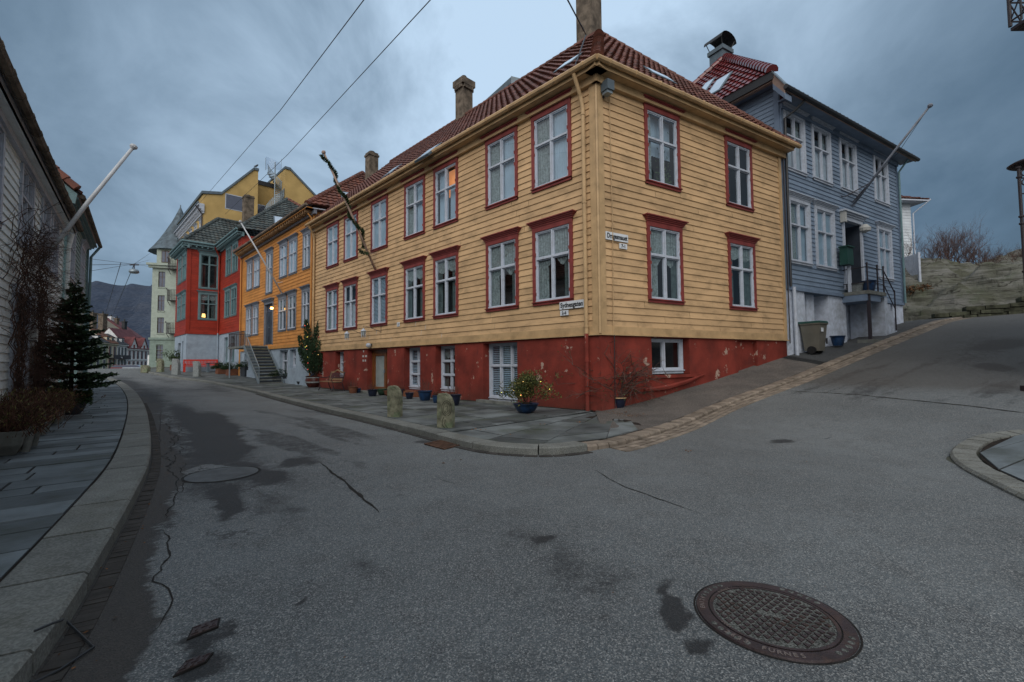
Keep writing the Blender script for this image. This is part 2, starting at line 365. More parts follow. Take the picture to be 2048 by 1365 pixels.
def solo(name, mb, label=None, cat=None, loc=None, group=None, kind=None, smooth=False):
    loc = Vector(loc) if loc is not None else Vector((0, 0, 0))
    o = bpy.data.objects.new(name, mb.data(name, loc, smooth)); COL.objects.link(o); o.location = loc
    if label: o['label'] = label
    if cat: o['category'] = cat
    if group: o['group'] = group
    if kind: o['kind'] = kind
    return o
UZ = Vector((0, 0, 1))
class Fr:
    """a facade: P a point on it, R to the right as seen from outside, inward = Z x R"""
    def __init__(s, P, R): s.P = Vector(P); s.R = Vector(R).normalized(); s.I = Vector((-s.R.y, s.R.x, 0))
    def p(s, u, y, z): return Vector((s.P.x, s.P.y, 0)) + s.R*u + s.I*y + UZ*z
    def box(s, mb, u0, u1, y0, y1, z0, z1, m): mb.box(s.p(u0, y0, z0), s.R*(u1-u0), s.I*(y1-y0), UZ*(z1-z0), m)
def cut(u0, u1, z0, z1, holes):
    """intervals of [u0,u1] free of holes over [z0,z1]"""
    iv = [(u0, u1)]; zm = (z0+z1)/2
    for h in holes:
        if h[2] < zm < h[3]:
            nv = []
            for a, b in iv:
                if h[1] <= a or h[0] >= b: nv.append((a, b)); continue
                if h[0] > a: nv.append((a, h[0]))
                if h[1] < b: nv.append((h[1], b))
            iv = nv
    return iv
def siding(mb, fr, u0, u1, z0, z1, holes, m, pitch=.19, t=.030, top=None, butt=True):
    zs = sorted({z0, z1} | {z for h in holes for z in (h[2], h[3]) if z0 < z < z1})
    n = int(math.ceil((z1-z0)/pitch))
    for i in range(n):
        a = z0+i*pitch; b = min(a+pitch, z1)
        cs = [a] + [z for z in zs if a+1e-4 < z < b-1e-4] + [b]
        for j in range(len(cs)-1):
            za, zb = cs[j], cs[j+1]
            ya = -t*(1-(za-a)/pitch*.85); yb = -t*(1-(zb-a)/pitch*.85)
            for (p, q) in cut(u0, u1, za, zb, holes):
                segs = [p]
                if butt and q-p > 4.2:          # boards are butted every few metres
                    x = p + 1.2 + ((i*37) % 11)*.27
                    while x < q-1: segs.append(x); x += 3.6 + ((i*13) % 5)*.2
                segs.append(q)
                for k in range(len(segs)-1):
                    p1, q1 = segs[k], segs[k+1]-(.009 if k < len(segs)-2 else 0)
                    if j == 0:
                        mb.mesh([fr.p(p1, .018, za), fr.p(q1, .018, za), fr.p(q1, ya, za), fr.p(p1, ya, za), fr.p(p1, yb, zb), fr.p(q1, yb, zb)],
                                [(0, 1, 2, 3), (3, 2, 5, 4)], m)
                    else: mb.face([fr.p(p1, ya, za), fr.p(q1, ya, za), fr.p(q1, yb, zb), fr.p(p1, yb, zb)], m)
def plane_wall(mb, fr, u0, u1, z0, z1, holes, m, y=0, depth=.25, zbot=None):
    us = sorted({u0, u1} | {u for h in holes for u in h[:2] if u0 < u < u1}); zs = sorted({z0, z1} | {z for h in holes for z in h[2:4] if z0 < z < z1})
    for j in range(len(zs)-1):
        for (p, q) in cut(u0, u1, zs[j], zs[j+1], holes):
            mb.face([fr.p(p, y, zs[j]), fr.p(q, y, zs[j]), fr.p(q, y, zs[j+1]), fr.p(p, y, zs[j+1])], m)
    for h in holes:
        a, b, c, d = h[:4]
        for s_, e in (((a, c), (a, d)), ((b, d), (b, c)), ((a, d), (b, d)), ((b, c), (a, c))):
            mb.face([fr.p(s_[0], y, s_[1]), fr.p(s_[0], y+depth, s_[1]), fr.p(e[0], y+depth, e[1]), fr.p(e[0], y, e[1])], m)
def tiles(mb, poly, m, tw=.25, th=.34, amp=.04, lift=.06, deck=None):
    P = [Vector(p) for p in poly]; a = P[0]; U = (P[1]-a).normalized(); t = P[-1]-a; V = (t-U*t.dot(U)).normalized(); Nn = U.cross(V)
    if Nn.z < 0: Nn = -Nn
    pts = [((p-a).dot(U), (p-a).dot(V)) for p in P]; vmax = max(p[1] for p in pts)
    mb.face([p-Nn*.02 for p in P], deck or m)
    def rng(v):
        v = min(max(v, 0.0), vmax-1e-4); xs = []
        for i in range(len(pts)):
            (x0, v0), (x1, v1) = pts[i], pts[(i+1) % len(pts)]
            if abs(v1-v0) < 1e-9:
                if abs(v-v0) < 1e-3: xs += [x0, x1]
                continue
            f = (v-v0)/(v1-v0)
            if -1e-6 <= f <= 1+1e-6: xs.append(x0+(x1-x0)*f)
        return (min(xs), max(xs)) if xs else (0, 0)
    C = 6
    for j in range(int(math.ceil(vmax/th))):
        v0 = j*th; v1 = min((j+1)*th, vmax); r0 = rng(v0); r1 = rng(v1)
        lo = min(r0[0], r1[0]); hi = max(r0[1], r1[1])
        for i in range(int(math.floor(lo/tw)), int(math.ceil(hi/tw))):
            bot = []; topp = []; low = []; jit = rnd.uniform(-.006, .006)
            for k in range(C+1):
                u = (i+k/C)*tw; ub = min(max(u, r0[0]), r0[1]); ut = min(max(u, r1[0]), r1[1])
                pr = amp*(.5-.5*math.cos(2*math.pi*k/C))*(1.0 if k < 4 else .8)
                bot.append((ub, pr+lift+jit)); topp.append((ut, pr)); low.append((ub, pr+jit))
            if bot[-1][0]-bot[0][0] < .02 and topp[-1][0]-topp[0][0] < .02: continue
            vs = [a+U*x+V*v0+Nn*(h-.02) for x, h in low] + [a+U*x+V*(v0-.02)+Nn*h for x, h in bot] + [a+U*x+V*(v1+.01)+Nn*h for x, h in topp]
            n = C+1; fs = []
            for k in range(C): fs += [(k, k+1, n+k+1, n+k), (n+k, n+k+1, 2*n+k+1, 2*n+k)]
            mb.mesh(vs, fs, m)
def ridge(mb, p0, p1, m, r=.14, L=.36):
    p0, p1 = Vector(p0), Vector(p1); d = p1-p0; n = max(1, int(d.length/L)); u = d.normalized()
    s = u.cross(UZ).normalized(); w = s.cross(u).normalized()
    for i in range(n):
        a = p0+d*(i/n); b = p0+d*((i+1)/n+.02/d.length); r0, r1 = r*1.12, r*.95; vs = []
        for c, rr in ((a, r0), (b, r1)):
            for k in range(7):
                t = math.pi*(k/6)*1.1-.05*math.pi; vs.append(c + s*math.cos(t)*rr + w*(math.sin(t)*rr-.02))
        fs = [(k, k+1, 8+k, 7+k) for k in range(6)] + [tuple(range(7))]
        mb.mesh(vs, fs, m)
def gutter(mb, p0, p1, m, r=.075):
    mb.tube([p0, p1], r, m, n=8)

# ------------------------------------------------------------------ windows
WC = {}
def window_meshes(w, h, trim, sash, head, layout, cur, wide=.11):
    key = (round(w, 2), round(h, 2), trim.name, sash.name, head, layout, cur, wide)
    if key in WC: return WC[key]
    c = MB(); x = w/2; t = .16 if head else wide
    # casing: y<0 is out of the wall
    c.bx(-x, -x+wide, -.06, .03, 0, h-t, trim); c.bx(x-wide, x, -.06, .03, 0, h-t, trim)
    c.bx(-x, x, -.062, .03, -.0, .09, trim)
    c.bx(-x-.02, x+.02, -.10, -.055, .075, .105, trim)
    c.bx(-x, x, -.065, .03, h-t, h, trim)
    if head:
        for k, (dz, o, e) in enumerate(((0, .085, .03), (.05, .115, .06), (.09, .15, .09), (.13, .19, .13))):
            c.bx(-x-e, x+e, -o, -.0, h-.02+dz, h-.02+dz+(.048 if k < 3 else .03), trim)
    i0, i1, z0, z1 = -x+wide, x-wide, .09, h-t
    f = MB(); b = .04; y0, y1 = -.035, .05
    f.bx(i0, i0+b, y0, y1, z0, z1, sash); f.bx(i1-b, i1, y0, y1, z0, z1, sash)
    f.bx(i0, i1, y0-.02, y1, z0, z0+.06, sash); f.bx(i0, i1, y0+.002, y1, z1-b, z1, sash)
    W_ = i1-i0; H_ = z1-z0
    if layout == 'cross': cols, rows, mid = 2, [0, .615, 1], .05
    elif layout == 'cols2': cols, rows, mid = 2, [0, 1], .07
    elif layout == 'one': cols, rows, mid = 1, [0, 1], .07
    elif layout == 'six': cols, rows, mid = 2, [0, .33, .66, 1], .05
    elif layout == 'three': cols, rows, mid = 3, [0, .6, 1], .06
    elif layout == 'tall': cols, rows, mid = 2, [0, .72, 1], .08
    else: cols, rows, mid = 1, [0, .55, 1], .06
    for k in range(1, cols): xx = i0+W_*k/cols; f.bx(xx-mid/2, xx+mid/2, y0-.012, y1-.002, z0+.06, z1-b, sash)
    for r_ in rows[1:-1]: zz = z0+H_*r_; f.bx(i0+b, i1-b, y0-.018, y1-.004, zz-.03, zz+.025, sash)
    for ci in range(cols):          # each casement's own thin border
        xa = i0+W_*ci/cols+(mid/2 if ci else b); xb = i0+W_*(ci+1)/cols-(mid/2 if ci < cols-1 else b)
        for ri in range(len(rows)-1):
            za = z0+H_*rows[ri]+(.025 if ri else .06); zb = z0+H_*rows[ri+1]-(.03 if ri < len(rows)-2 else b); q = .026
            f.bx(xa, xa+q, -.012, .05, za, zb, sash); f.bx(xb-q, xb, -.012, .05, za, zb, sash)
            f.bx(xa+q, xb-q, -.011, .05, za, za+q, sash); f.bx(xa+q, xb-q, -.011, .05, zb-q, zb, sash)
    if W_ > .7 and trim is M_MAROON:
        for zz in (z0+.25, z0+H_*.5, z0+H_*.68, z1-.2):
            f.bx(i0-.012, i0+.02, -.07, -.036, zz-.045, zz+.045, M_MAROON if trim is M_MAROON else M_GREYTRIM)
            f.bx(i1-.02, i1+.012, -.07, -.036, zz-.045, zz+.045, M_MAROON if trim is M_MAROON else M_GREYTRIM)
    g = MB(); g.face([(i0, .02, z0), (i1, .02, z0), (i1, .02, z1), (i0, .02, z1)], M_GLASS)
    cu = MB(); rr = random.Random(sum(map(ord, key[2]+str(cur))))
    def sheet(xa, xb, za, zb, m, y=.085, fold=.09, amp=.014, wave=0, tilt=0):
        n = max(4, int((xb-xa)/.02)); vs = []
        for k in range(n+1):
            xx = xa+(xb-xa)*k/n; yy = y+amp*math.sin(k*.02/fold*6.28+xa*9)
            dz = wave*(.5-.5*math.cos(2*math.pi*(xx-xa)/(xb-xa)*2)) + tilt*(xx-xa)/(xb-xa)
            vs += [(xx, yy, za+dz+.012*math.sin(k*1.3)), (xx, yy, zb)]
        cu.mesh(vs, [(2*k, 2*k+2, 2*k+3, 2*k+1) for k in range(n)], m)
    if cur == 'blind': sheet(i0, i1, z0, z1, M_BLIND, y=.045, amp=.002)
    elif cur == 'net': sheet(i0, i0+W_*.42, z0, z1, M_LACE, amp=.014); sheet(i0, i1, z0, z1, M_BLIND, y=.10, amp=.003)
    elif cur == 'swag':
        sheet(i0, i0+W_*.33, z0, z1, M_LACE); sheet(i1-W_*.22, i1, z0, z1, M_DRAPE); sheet(i0, i1, z0+H_*.58, z1, M_LACE, y=.065, wave=-.28, tilt=.1)
    elif cur == 'sides': sheet(i0, i0+W_*.24, z0, z1, M_DRAPE); sheet(i1-W_*.3, i1, z0, z1, M_DRAPE); sheet(i0, i1, z0+H_*.8, z1, M_LACE, y=.065, wave=-.1)
    elif cur == 'slats':
        zz = z0
        while zz < z1: cu.bx(i0, i1, .07, .085, zz, zz+.035, M_BLIND); zz += .06
    elif cur == 'half': sheet(i0, i1, z0, z0+H_*.61, M_PEELW, amp=.002); sheet(i1-W_*.2, i1, z0, z1, M_LACE, y=.12)
    elif cur == 'lit': sheet(i0, i1, z0+H_*.55, z1, M_LIT, y=.3, amp=.01, wave=-.1); sheet(i0, i0+W_*.45, z0, z1, M_BLIND, y=.16, amp=.02); sheet(i0+W_*.5, i1, z0, z0+H_*.7, M_BLIND, y=.2)
    elif cur == 'dark': sheet(i0, i0+W_*.14, z0, z1, M_DRAPE)
    elif cur == 'plant':
        for _ in range(150):
            px = i0+W_*(.72+rr.gauss(0, .12)); pz = z0+.08+abs(rr.gauss(0, .42)); d = Vector((rr.uniform(-1, 1), rr.uniform(-.3, .3), rr.uniform(-.6, 1))).normalized()*.1; e = Vector((-d.z, 0, d.x))*.22; b0 = Vector((min(max(px, i0+.1), i1-.1), .16, pz))
            cu.face([b0, b0+d*.5+e, b0+d, b0+d*.5-e], M_LEAF)
        sheet(i0, i0+W_*.2, z0, z1, M_LACE); sheet(i0, i1, z0+H_*.45, z1, M_BLIND, y=.24, amp=.004)
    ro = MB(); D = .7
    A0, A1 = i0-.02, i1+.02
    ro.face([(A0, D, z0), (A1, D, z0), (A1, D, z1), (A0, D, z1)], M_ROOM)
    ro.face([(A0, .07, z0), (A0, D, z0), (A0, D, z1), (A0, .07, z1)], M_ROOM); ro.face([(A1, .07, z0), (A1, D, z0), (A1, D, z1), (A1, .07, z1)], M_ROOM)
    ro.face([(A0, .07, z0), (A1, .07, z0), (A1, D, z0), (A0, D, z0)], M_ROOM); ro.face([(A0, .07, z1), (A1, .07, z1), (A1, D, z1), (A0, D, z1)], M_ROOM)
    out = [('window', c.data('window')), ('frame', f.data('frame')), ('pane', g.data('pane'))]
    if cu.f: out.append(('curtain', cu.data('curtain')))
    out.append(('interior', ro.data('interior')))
    WC[key] = out; return out
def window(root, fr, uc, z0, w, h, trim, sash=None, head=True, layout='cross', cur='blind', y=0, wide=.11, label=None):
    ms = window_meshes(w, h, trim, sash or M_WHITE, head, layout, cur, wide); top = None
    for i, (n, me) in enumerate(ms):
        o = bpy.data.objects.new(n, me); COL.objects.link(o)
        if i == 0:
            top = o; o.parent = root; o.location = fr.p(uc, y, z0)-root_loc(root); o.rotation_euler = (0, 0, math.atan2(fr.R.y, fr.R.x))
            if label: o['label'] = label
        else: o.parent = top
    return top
def hole(uc, z0, w, h, inset=.05): return (uc-w/2+inset, uc+w/2-inset, z0+inset, z0+h-inset)
def text_mesh(txt, size, m, depth=.004):
    cu = bpy.data.curves.new('t', 'FONT'); cu.body = txt; cu.size = size; cu.offset = size*.022; cu.extrude = depth; cu.align_x = 'CENTER'; cu.align_y = 'CENTER'
    cu.resolution_u = 3
    o = bpy.data.objects.new('t', cu); COL.objects.link(o); dg = bpy.context.evaluated_depsgraph_get(); dg.update()
    me = bpy.data.meshes.new_from_object(o.evaluated_get(dg)); bpy.data.objects.remove(o); me.materials.clear(); me.materials.append(m); return me

# ================================================================== SETTING
def nonuni(lims):
    out = []
    for a, b, st in lims:
        n = max(1, int(round((b-a)/st))); out += [a+(b-a)*i/n for i in range(n)]
    out.append(lims[-1][1]); return np.array(out)
def proj_np(P):
    d = P-np.array([0, 0, CAMZ]); f_ = np.array(fw); z = d@f_; zz = np.where(z > .2, z, np.nan)
    return 1024+FPX*(d@np.array(rt))/zz, 682.5-FPX*(d@np.array(up))/zz
def grid_mesh(name, xs, ys, zf, m):
    X, Y = np.meshgrid(xs, ys); Z = zf(X, Y); nx, ny = len(xs), len(ys)
    v = np.stack([X, Y, Z], -1).reshape(-1, 3); i = np.arange(nx*ny).reshape(ny, nx)
    f = np.stack([i[:-1, :-1], i[:-1, 1:], i[1:, 1:], i[1:, :-1]], -1).reshape(-1, 4)
    me = bpy.data.meshes.new(name); me.vertices.add(len(v)); me.vertices.foreach_set('co', v.ravel())
    me.loops.add(f.size); me.loops.foreach_set('vertex_index', f.ravel()); me.polygons.add(len(f))
    me.polygons.foreach_set('loop_start', np.arange(0, f.size, 4)); me.polygons.foreach_set('loop_total', np.full(len(f), 4))
    me.polygons.foreach_set('use_smooth', np.ones(len(f), bool)); me.materials.append(m); me.update(); me.validate(); return me, v
# asphalt: fine aggregate, broad tone changes, worn dark marks from a vertex layer
def asphalt():
    m = bpy.data.materials.new('asphalt'); m.use_nodes = True; nt = m.node_tree; N = nt.nodes; L = nt.links; p = N['Principled BSDF']
    p.inputs['Roughness'].default_value = .72; p.inputs['Specular IOR Level'].default_value = .35
    tc = N.new('ShaderNodeTexCoord'); V = tc.outputs['Object']
    def noise(sc, det=3, ro=.6):
        n = N.new('ShaderNodeTexNoise'); n.inputs['Scale'].default_value = sc; n.inputs['Detail'].default_value = det; n.inputs['Roughness'].default_value = ro; L.new(V, n.inputs['Vector']); return n.outputs['Fac']
    def mr(f, a, b, c=0, d=1):
        r = N.new('ShaderNodeMapRange'); L.new(f, r.inputs[0]); r.inputs[1].default_value = a; r.inputs[2].default_value = b; r.inputs[3].default_value = c; r.inputs[4].default_value = d; return r.outputs[0]
    def mx(f, a, b, mode='MIX'):
        x = N.new('ShaderNodeMix'); x.data_type = 'RGBA'; x.blend_type = mode
        if isinstance(f, (int, float)): x.inputs['Factor'].default_value = f
        else: L.new(f, x.inputs['Factor'])
        for i, v in ((6, a), (7, b)):
            if isinstance(v, tuple): x.inputs[i].default_value = (*v, 1)
            else: L.new(v, x.inputs[i])
        return x.outputs[2]
    def ma(op, a, b):
        n = N.new('ShaderNodeMath'); n.operation = op
        for i, v in enumerate((a, b)):
            if isinstance(v, (int, float)): n.inputs[i].default_value = v
            else: L.new(v, n.inputs[i])
        return n.outputs[0]
    c = mx(mr(noise(.45, 5), .35, .68), (.116, .136, .146), (.056, .068, .075))
    c = mx(mr(noise(2.2, 7, .72), .48, .72, 0, .75), c, (.045, .049, .052))
    c = mx(mr(noise(9, 5, .7), .55, .78, 0, .5), c, (.04, .043, .045))
    vo = N.new('ShaderNodeTexVoronoi'); vo.inputs['Scale'].default_value = 150; L.new(V, vo.inputs['Vector'])
    g = N.new('ShaderNodeSeparateColor'); L.new(vo.outputs['Color'], g.inputs[0])
    c = mx(mr(g.outputs[0], .2, 1, 0, .85), c, mx(mr(g.outputs[1], 0, 1), (.010, .013, .017), (.42, .43, .42)))
    at_ = N.new('ShaderNodeAttribute'); at_.attribute_name = 'wear'
    w = at_.outputs['Fac']
    br = ma('SUBTRACT', ma('MULTIPLY', w, 1.95), ma('ADD', ma('MULTIPLY', noise(4.5, 8, .78), 1.25), ma('MULTIPLY', noise(30, 5, .75), .75)))
    br = mr(br, -.14, .28, 0, .86)
    # alligator cracking where the layer says so
    wa = N.new('ShaderNodeTexNoise'); wa.inputs['Scale'].default_value = 5; wa.inputs['Detail'].default_value = 4; L.new(V, wa.inputs['Vector'])
    wv = N.new('ShaderNodeVectorMath'); wv.operation = 'MULTIPLY_ADD'; L.new(wa.outputs['Color'], wv.inputs[0]); wv.inputs[1].default_value = (.35, .35, .35); L.new(V, wv.inputs[2])
    ve = N.new('ShaderNodeTexVoronoi'); ve.feature = 'DISTANCE_TO_EDGE'; ve.inputs['Scale'].default_value = 4.2; L.new(wv.outputs[0], ve.inputs['Vector'])
    a3 = N.new('ShaderNodeAttribute'); a3.attribute_name = 'crackle'
    vf = N.new('ShaderNodeTexVoronoi'); vf.feature = 'DISTANCE_TO_EDGE'; vf.inputs['Scale'].default_value = 10; L.new(wv.outputs[0], vf.inputs['Vector'])
    ck = ma('MULTIPLY', ma('MAXIMUM', mr(ve.outputs['Distance'], .085, .02), ma('MULTIPLY', mr(vf.outputs['Distance'], .10, .02), mr(noise(1.8), .5, .62))), a3.outputs['Fac'])
    br = ma('MAXIMUM', br, ma('MULTIPLY', mr(ck, .25, .7), .85))
    c = mx(br, c, (.017, .018, .02))
    a2 = N.new('ShaderNodeAttribute'); a2.attribute_name = 'brown'
    c = mx(mr(a2.outputs['Fac'], 0, 1, 0, .75), c, mx(mr(g.outputs[2], 0, 1), (.034, .030, .026), (.105, .09, .075)))
    L.new(c, p.inputs['Base Color'])
    b = N.new('ShaderNodeBump'); b.inputs['Strength'].default_value = .55; b.inputs['Distance'].default_value = .008
    L.new(ma('ADD', noise(110, 3), vo.outputs['Distance']), b.inputs['Height']); L.new(b.outputs[0], p.inputs['Normal'])
    return m
M_ASPH = asphalt()
def blob(PX, PY, cx, cy, rx, ry, ang=0, pw=1.0):
    c, s_ = math.cos(math.radians(ang)), math.sin(math.radians(ang)); dx = PX-cx; dy = PY-cy
    a = (dx*c+dy*s_)/rx; b = (-dx*s_+dy*c)/ry; return np.clip(1.25-np.sqrt(a*a+b*b), 0, 1)**pw
_rng = np.random.default_rng(4); _G = _rng.random((257, 257))
def vnoise(x, y):
    xi = np.floor(x).astype(int); yi = np.floor(y).astype(int); fx = x-xi; fy = y-yi; fx = fx*fx*(3-2*fx); fy = fy*fy*(3-2*fy)
    g = lambda a, b: _G[a % 257, b % 257]
    return (g(xi, yi)*(1-fx)+g(xi+1, yi)*fx)*(1-fy)+(g(xi, yi+1)*(1-fx)+g(xi+1, yi+1)*fx)*fy
def fb(x, y, o=5, r=.55):
    s_ = 0; a = 1; t = 0
    for k in range(o): s_ = s_+a*vnoise(x*2**k+k*31.7, y*2**k+k*17.3); t += a; a *= r
    return s_/t-.5
KERB_L = [Vector((-1.1, -2.2, 0)), Vector((-1.25, .2, 0)), Vector((-1.75, 1.25, 0))] + [gp(x, y, .13) for x, y in [(82, 1285), (179, 1140), (260.5, 1000), (296, 931), (303, 898), (300.6, 853), (292, 814), (278, 789), (260, 772), (239, 761)]]
KERB_L = [a.lerp(b, t/12) for a, b in zip(KERB_L[:-1], KERB_L[1:]) for t in range(12)]
def wear_layer(v):
    PX, PY = proj_np(v); PX = np.nan_to_num(PX, nan=-9e3); PY = np.nan_to_num(PY, nan=-9e3); w = np.zeros(len(v))
    dist = np.maximum(v[:, 1], 1.); sc = 900/dist; wx_ = v[:, 0]; wy_ = v[:, 1]
    PX = PX+fb(wx_*1.6, wy_*1.6, 6, .62)*sc*.75; PY = PY+fb(wx_*1.6+50, wy_*1.6+9, 6, .62)*sc*CAMZ/dist*.75
    L_ = [(430, 930, 150, 130, 20, .66), (300, 800, 60, 40, 30, .72), (370, 835, 60, 36, 25, .8), (250, 765, 60, 12, 15, .75), (560, 1010, 90, 60, 30, .55), (700, 1130, 120, 70, 30, .5), (1150, 1150, 200, 110, 15, .52), (435, 885, 62, 55, 20, 1.3), (415, 850, 42, 28, 0, 1.25), (500, 950, 75, 26, 5, 1.1), (455, 1000, 45, 40, 0, 1.0), (600, 925, 60, 10, -5, .8), (350, 925, 22, 70, 12, .6), (330, 850, 12, 40, 20, .6),
          (1318, 1205, 26, 55, -35, .95), (1370, 1285, 34, 42, -40, .75), (1300, 1168, 40, 15, 0, .75), (1400, 1240, 25, 60, 0, .5),
          (1085, 1078, 40, 14, 15, .75), (1060, 1060, 80, 30, 10, .55), (1030, 1040, 90, 40, 0, .42), (575, 1195, 22, 30, 40, .85), (620, 1225, 9, 26, 30, .7), (1180, 1225, 10, 10, 0, .6), (1560, 883, 26, 6, 0, .8),
          (1645, 877, 14, 6, 0, .6), (1110, 1140, 60, 50, 10, .42), (1230, 1160, 60, 50, 10, .5), (940, 1120, 90, 60, 0, .3), (640, 1080, 60, 20, 20, .4), (790, 975, 50, 18, 10, .5), (715, 930, 50, 12, 10, .55), (860, 885, 30, 8, 0, .7), (1060, 1190, 22, 8, 20, .55), (1190, 1100, 10, 8, 0, .6),
          (2000, 690, 90, 16, -6, .85), (1930, 722, 80, 10, -8, .55), (1990, 735, 60, 10, 4, .85), (1860, 700, 60, 8, -12, .45), (1750, 735, 50, 10, -20, .4),
          (400, 775, 60, 8, 18, .5), (330, 762, 50, 6, 14, .6), (500, 800, 90, 14, 20, .42), (560, 830, 90, 20, 24, .4), (270, 755, 30, 3, 10, .6),
          (240, 1150, 30, 60, 30, .6), (205, 1230, 40, 60, 30, .7), (270, 1070, 18, 50, 25, .55), (300, 960, 12, 40, 10, .6), (170, 1310, 40, 70, 30, .6),
          (385, 1272, 62, 34, -20, .9), (395, 1332, 85, 40, -20, .95), (440, 1225, 34, 22, -30, .8), (1540, 1300, 200, 70, 15, .52), (1560, 1340, 180, 20, 0, .4), (1720, 1290, 30, 60, -20, .5),
          (500, 1180, 26, 12, 30, .5), (330, 1200, 12, 40, 10, .45), (1500, 1010, 60, 10, 10, .4), (1700, 830, 60, 8, 0, .3), (760, 1250, 40, 20, 20, .35), (880, 1290, 50, 14, 0, .35)]
    for cx, cy, rx, ry, an, k in L_: w = np.maximum(w, k*blob(PX, PY, cx, cy, rx, ry, an, .7))
    # streaks left by wheels along the street
    al = (v[:, 0]*A.x+v[:, 1]*A.y); ac = (v[:, 0]*NA.x+v[:, 1]*NA.y)+.25*fb(al*.3, al*0+3)
    st_ = fb(al*.35, ac*2.6, 6, .6); w = np.maximum(w, np.clip(st_*2.4+.22, 0, .58)*np.clip((-.5-v[:, 0])/2.5, 0, 1)); al2 = (v[:, 0]*B.x+v[:, 1]*B.y); ac2 = (v[:, 0]*NB.x+v[:, 1]*NB.y); st2 = fb(al2*.3, ac2*2.2, 6, .6); w = np.maximum(w, np.clip(st2*2.4+.18, 0, .56)*np.clip(((v[:, 0]-K.x)*B.x+(v[:, 1]-K.y)*B.y-1)/4, 0, 1))
    # grit and damp beside the left kerb
    kp = np.array([[p.x, p.y] for p in KERB_L]); near = np.where((v[:, 0] < 2) & (v[:, 1] < 30) & (v[:, 1] > -3))[0]
    dmin = np.full(len(v), 9.)
    for s0 in range(0, len(near), 20000):
        ix = near[s0:s0+20000]; dmin[ix] = np.sqrt(((v[ix, None, :2]-kp[None])**2).sum(-1)).min(1)
    lim = .30+.55*(fb(wx_*.9, wy_*.9, 5, .6)+.12)+.06*fb(wx_*9, wy_*9, 3); gut = np.clip((lim-dmin)/.07, 0, 1); w = np.maximum(w, gut*.92)
    # a drain ironwork halo and the worn oval repair patch (paler)
    e = ((PX-445)/58)**2+((PY-949)/14)**2; w = np.where(e < 1, .12, w)
    w = np.where((v[:, 1] < .5), 0, w)
    brown = .55*gut + np.clip((v[:, 0]-K.x)*B.x+(v[:, 1]-K.y)*B.y-5.2, 0, 1)*.8 + np.clip(-((v[:, 0]+1.4)*.72+(v[:, 1]-.6)*.55)*1.5, 0, .35)*(v[:, 1] < 12)
    ck = np.zeros(len(v))
    for cx, cy, rx, ry, an, k in ((370, 900, 70, 110, 10, 1.), (520, 960, 90, 50, 0, .8), (310, 820, 30, 60, 20, .8), (330, 1080, 40, 90, 0, .7), (480, 1060, 60, 40, 0, .6), (1660, 760, 70, 18, -10, .6), (1950, 700, 90, 50, 0, .8), (700, 960, 70, 40, 30, .45)): ck = np.maximum(ck, k*blob(PX, PY, cx, cy, rx, ry, an, .7))
    return w, brown, np.where(v[:, 1] < .5, 0, ck)
xs = nonuni([(-70, -26, 1.1), (-26, -12, .35), (-12, -6, .12), (-6, 8, .06), (8, 20, .14), (20, 44, .8)])
ys = nonuni([(-8, .8, .8), (.8, 11, .06), (11, 22, .15), (22, 50, .6), (50, 120, 1.6)])
me, v = grid_mesh('road', xs, ys, lambda X, Y: hgt(X, Y), M_ASPH)
w, br, ck_ = wear_layer(v)
for nm, arr in (('wear', w), ('brown', br), ('crackle', ck_)):
    a_ = me.attributes.new(nm, 'FLOAT', 'POINT'); a_.data.foreach_set('value', arr.astype(np.float32))
road = bpy.data.objects.new('road', me); COL.objects.link(road); road['kind'] = 'structure'
M_GROUND = mat('ground_earth', (.07, .075, .06), rough=1, var=.3, scale=.05)
xs = nonuni([(-4000, -400, 300), (-400, -80, 20), (-80, 60, 4), (60, 400, 20), (400, 4000, 300)]); ys = nonuni([(-900, -20, 80), (-20, 130, 4), (130, 500, 20), (500, 5000, 300)])
me, v = grid_mesh('ground', xs, ys, lambda X, Y: hgt(X, Y)-.12, M_GROUND)
g_ = bpy.data.objects.new('ground', me); COL.objects.link(g_); g_['kind'] = 'structure'

# cracks and tar lines lie 3 mm over the asphalt
def strip_on_ground(mb, pts, wd, m, jit=.0, dz=.004, seg=.08, taper=True):
    P = []
    for i in range(len(pts)-1):
        a, b = Vector(pts[i]), Vector(pts[i+1]); n = max(1, int((b-a).length/seg))
        P += [a+(b-a)*(k/n) for k in range(n)]
    P.append(Vector(pts[-1])); n = len(P); off = 0; prev = None
    for i, p in enumerate(P):
        d = (P[min(i+1, n-1)]-P[max(i-1, 0)]); d.z = 0; d.normalize(); s_ = Vector((-d.y, d.x, 0))
        off = off*.75 + rnd.gauss(0, jit); ww = wd*(.45+.9*rnd.random())*(min(1, min(i, n-1-i)/5+.15) if taper else 1)
        q = p+s_*off; l, r_ = q+s_*ww/2, q-s_*ww/2
        l.z = hz(l.x, l.y)+dz; r_.z = hz(r_.x, r_.y)+dz
        if prev: mb.face([prev[0], prev[1], r_, l], m)
        prev = (l, r_)
mb = MB()
def pxl(*p): return [gp(*q) for q in p]
strip_on_ground(mb, pxl((640, 925), (690, 965), (735, 1005), (758, 1026)), .035, M_TAR, .006)
strip_on_ground(mb, pxl((1190, 940), (1250, 975), (1330, 1003), (1405, 1030)), .016, M_TAR, .004)
strip_on_ground(mb, pxl((1572, 782), (1700, 789), (1850, 804), (1960, 815), (2060, 829)), .05, M_TAR, .01)
strip_on_ground(mb, pxl((1640, 790), (1700, 770), (1780, 750)), .012, M_TAR, .03)
strip_on_ground(mb, pxl((352, 905), (338, 945), (352, 985), (330, 1040)), .012, M_TAR, .015)
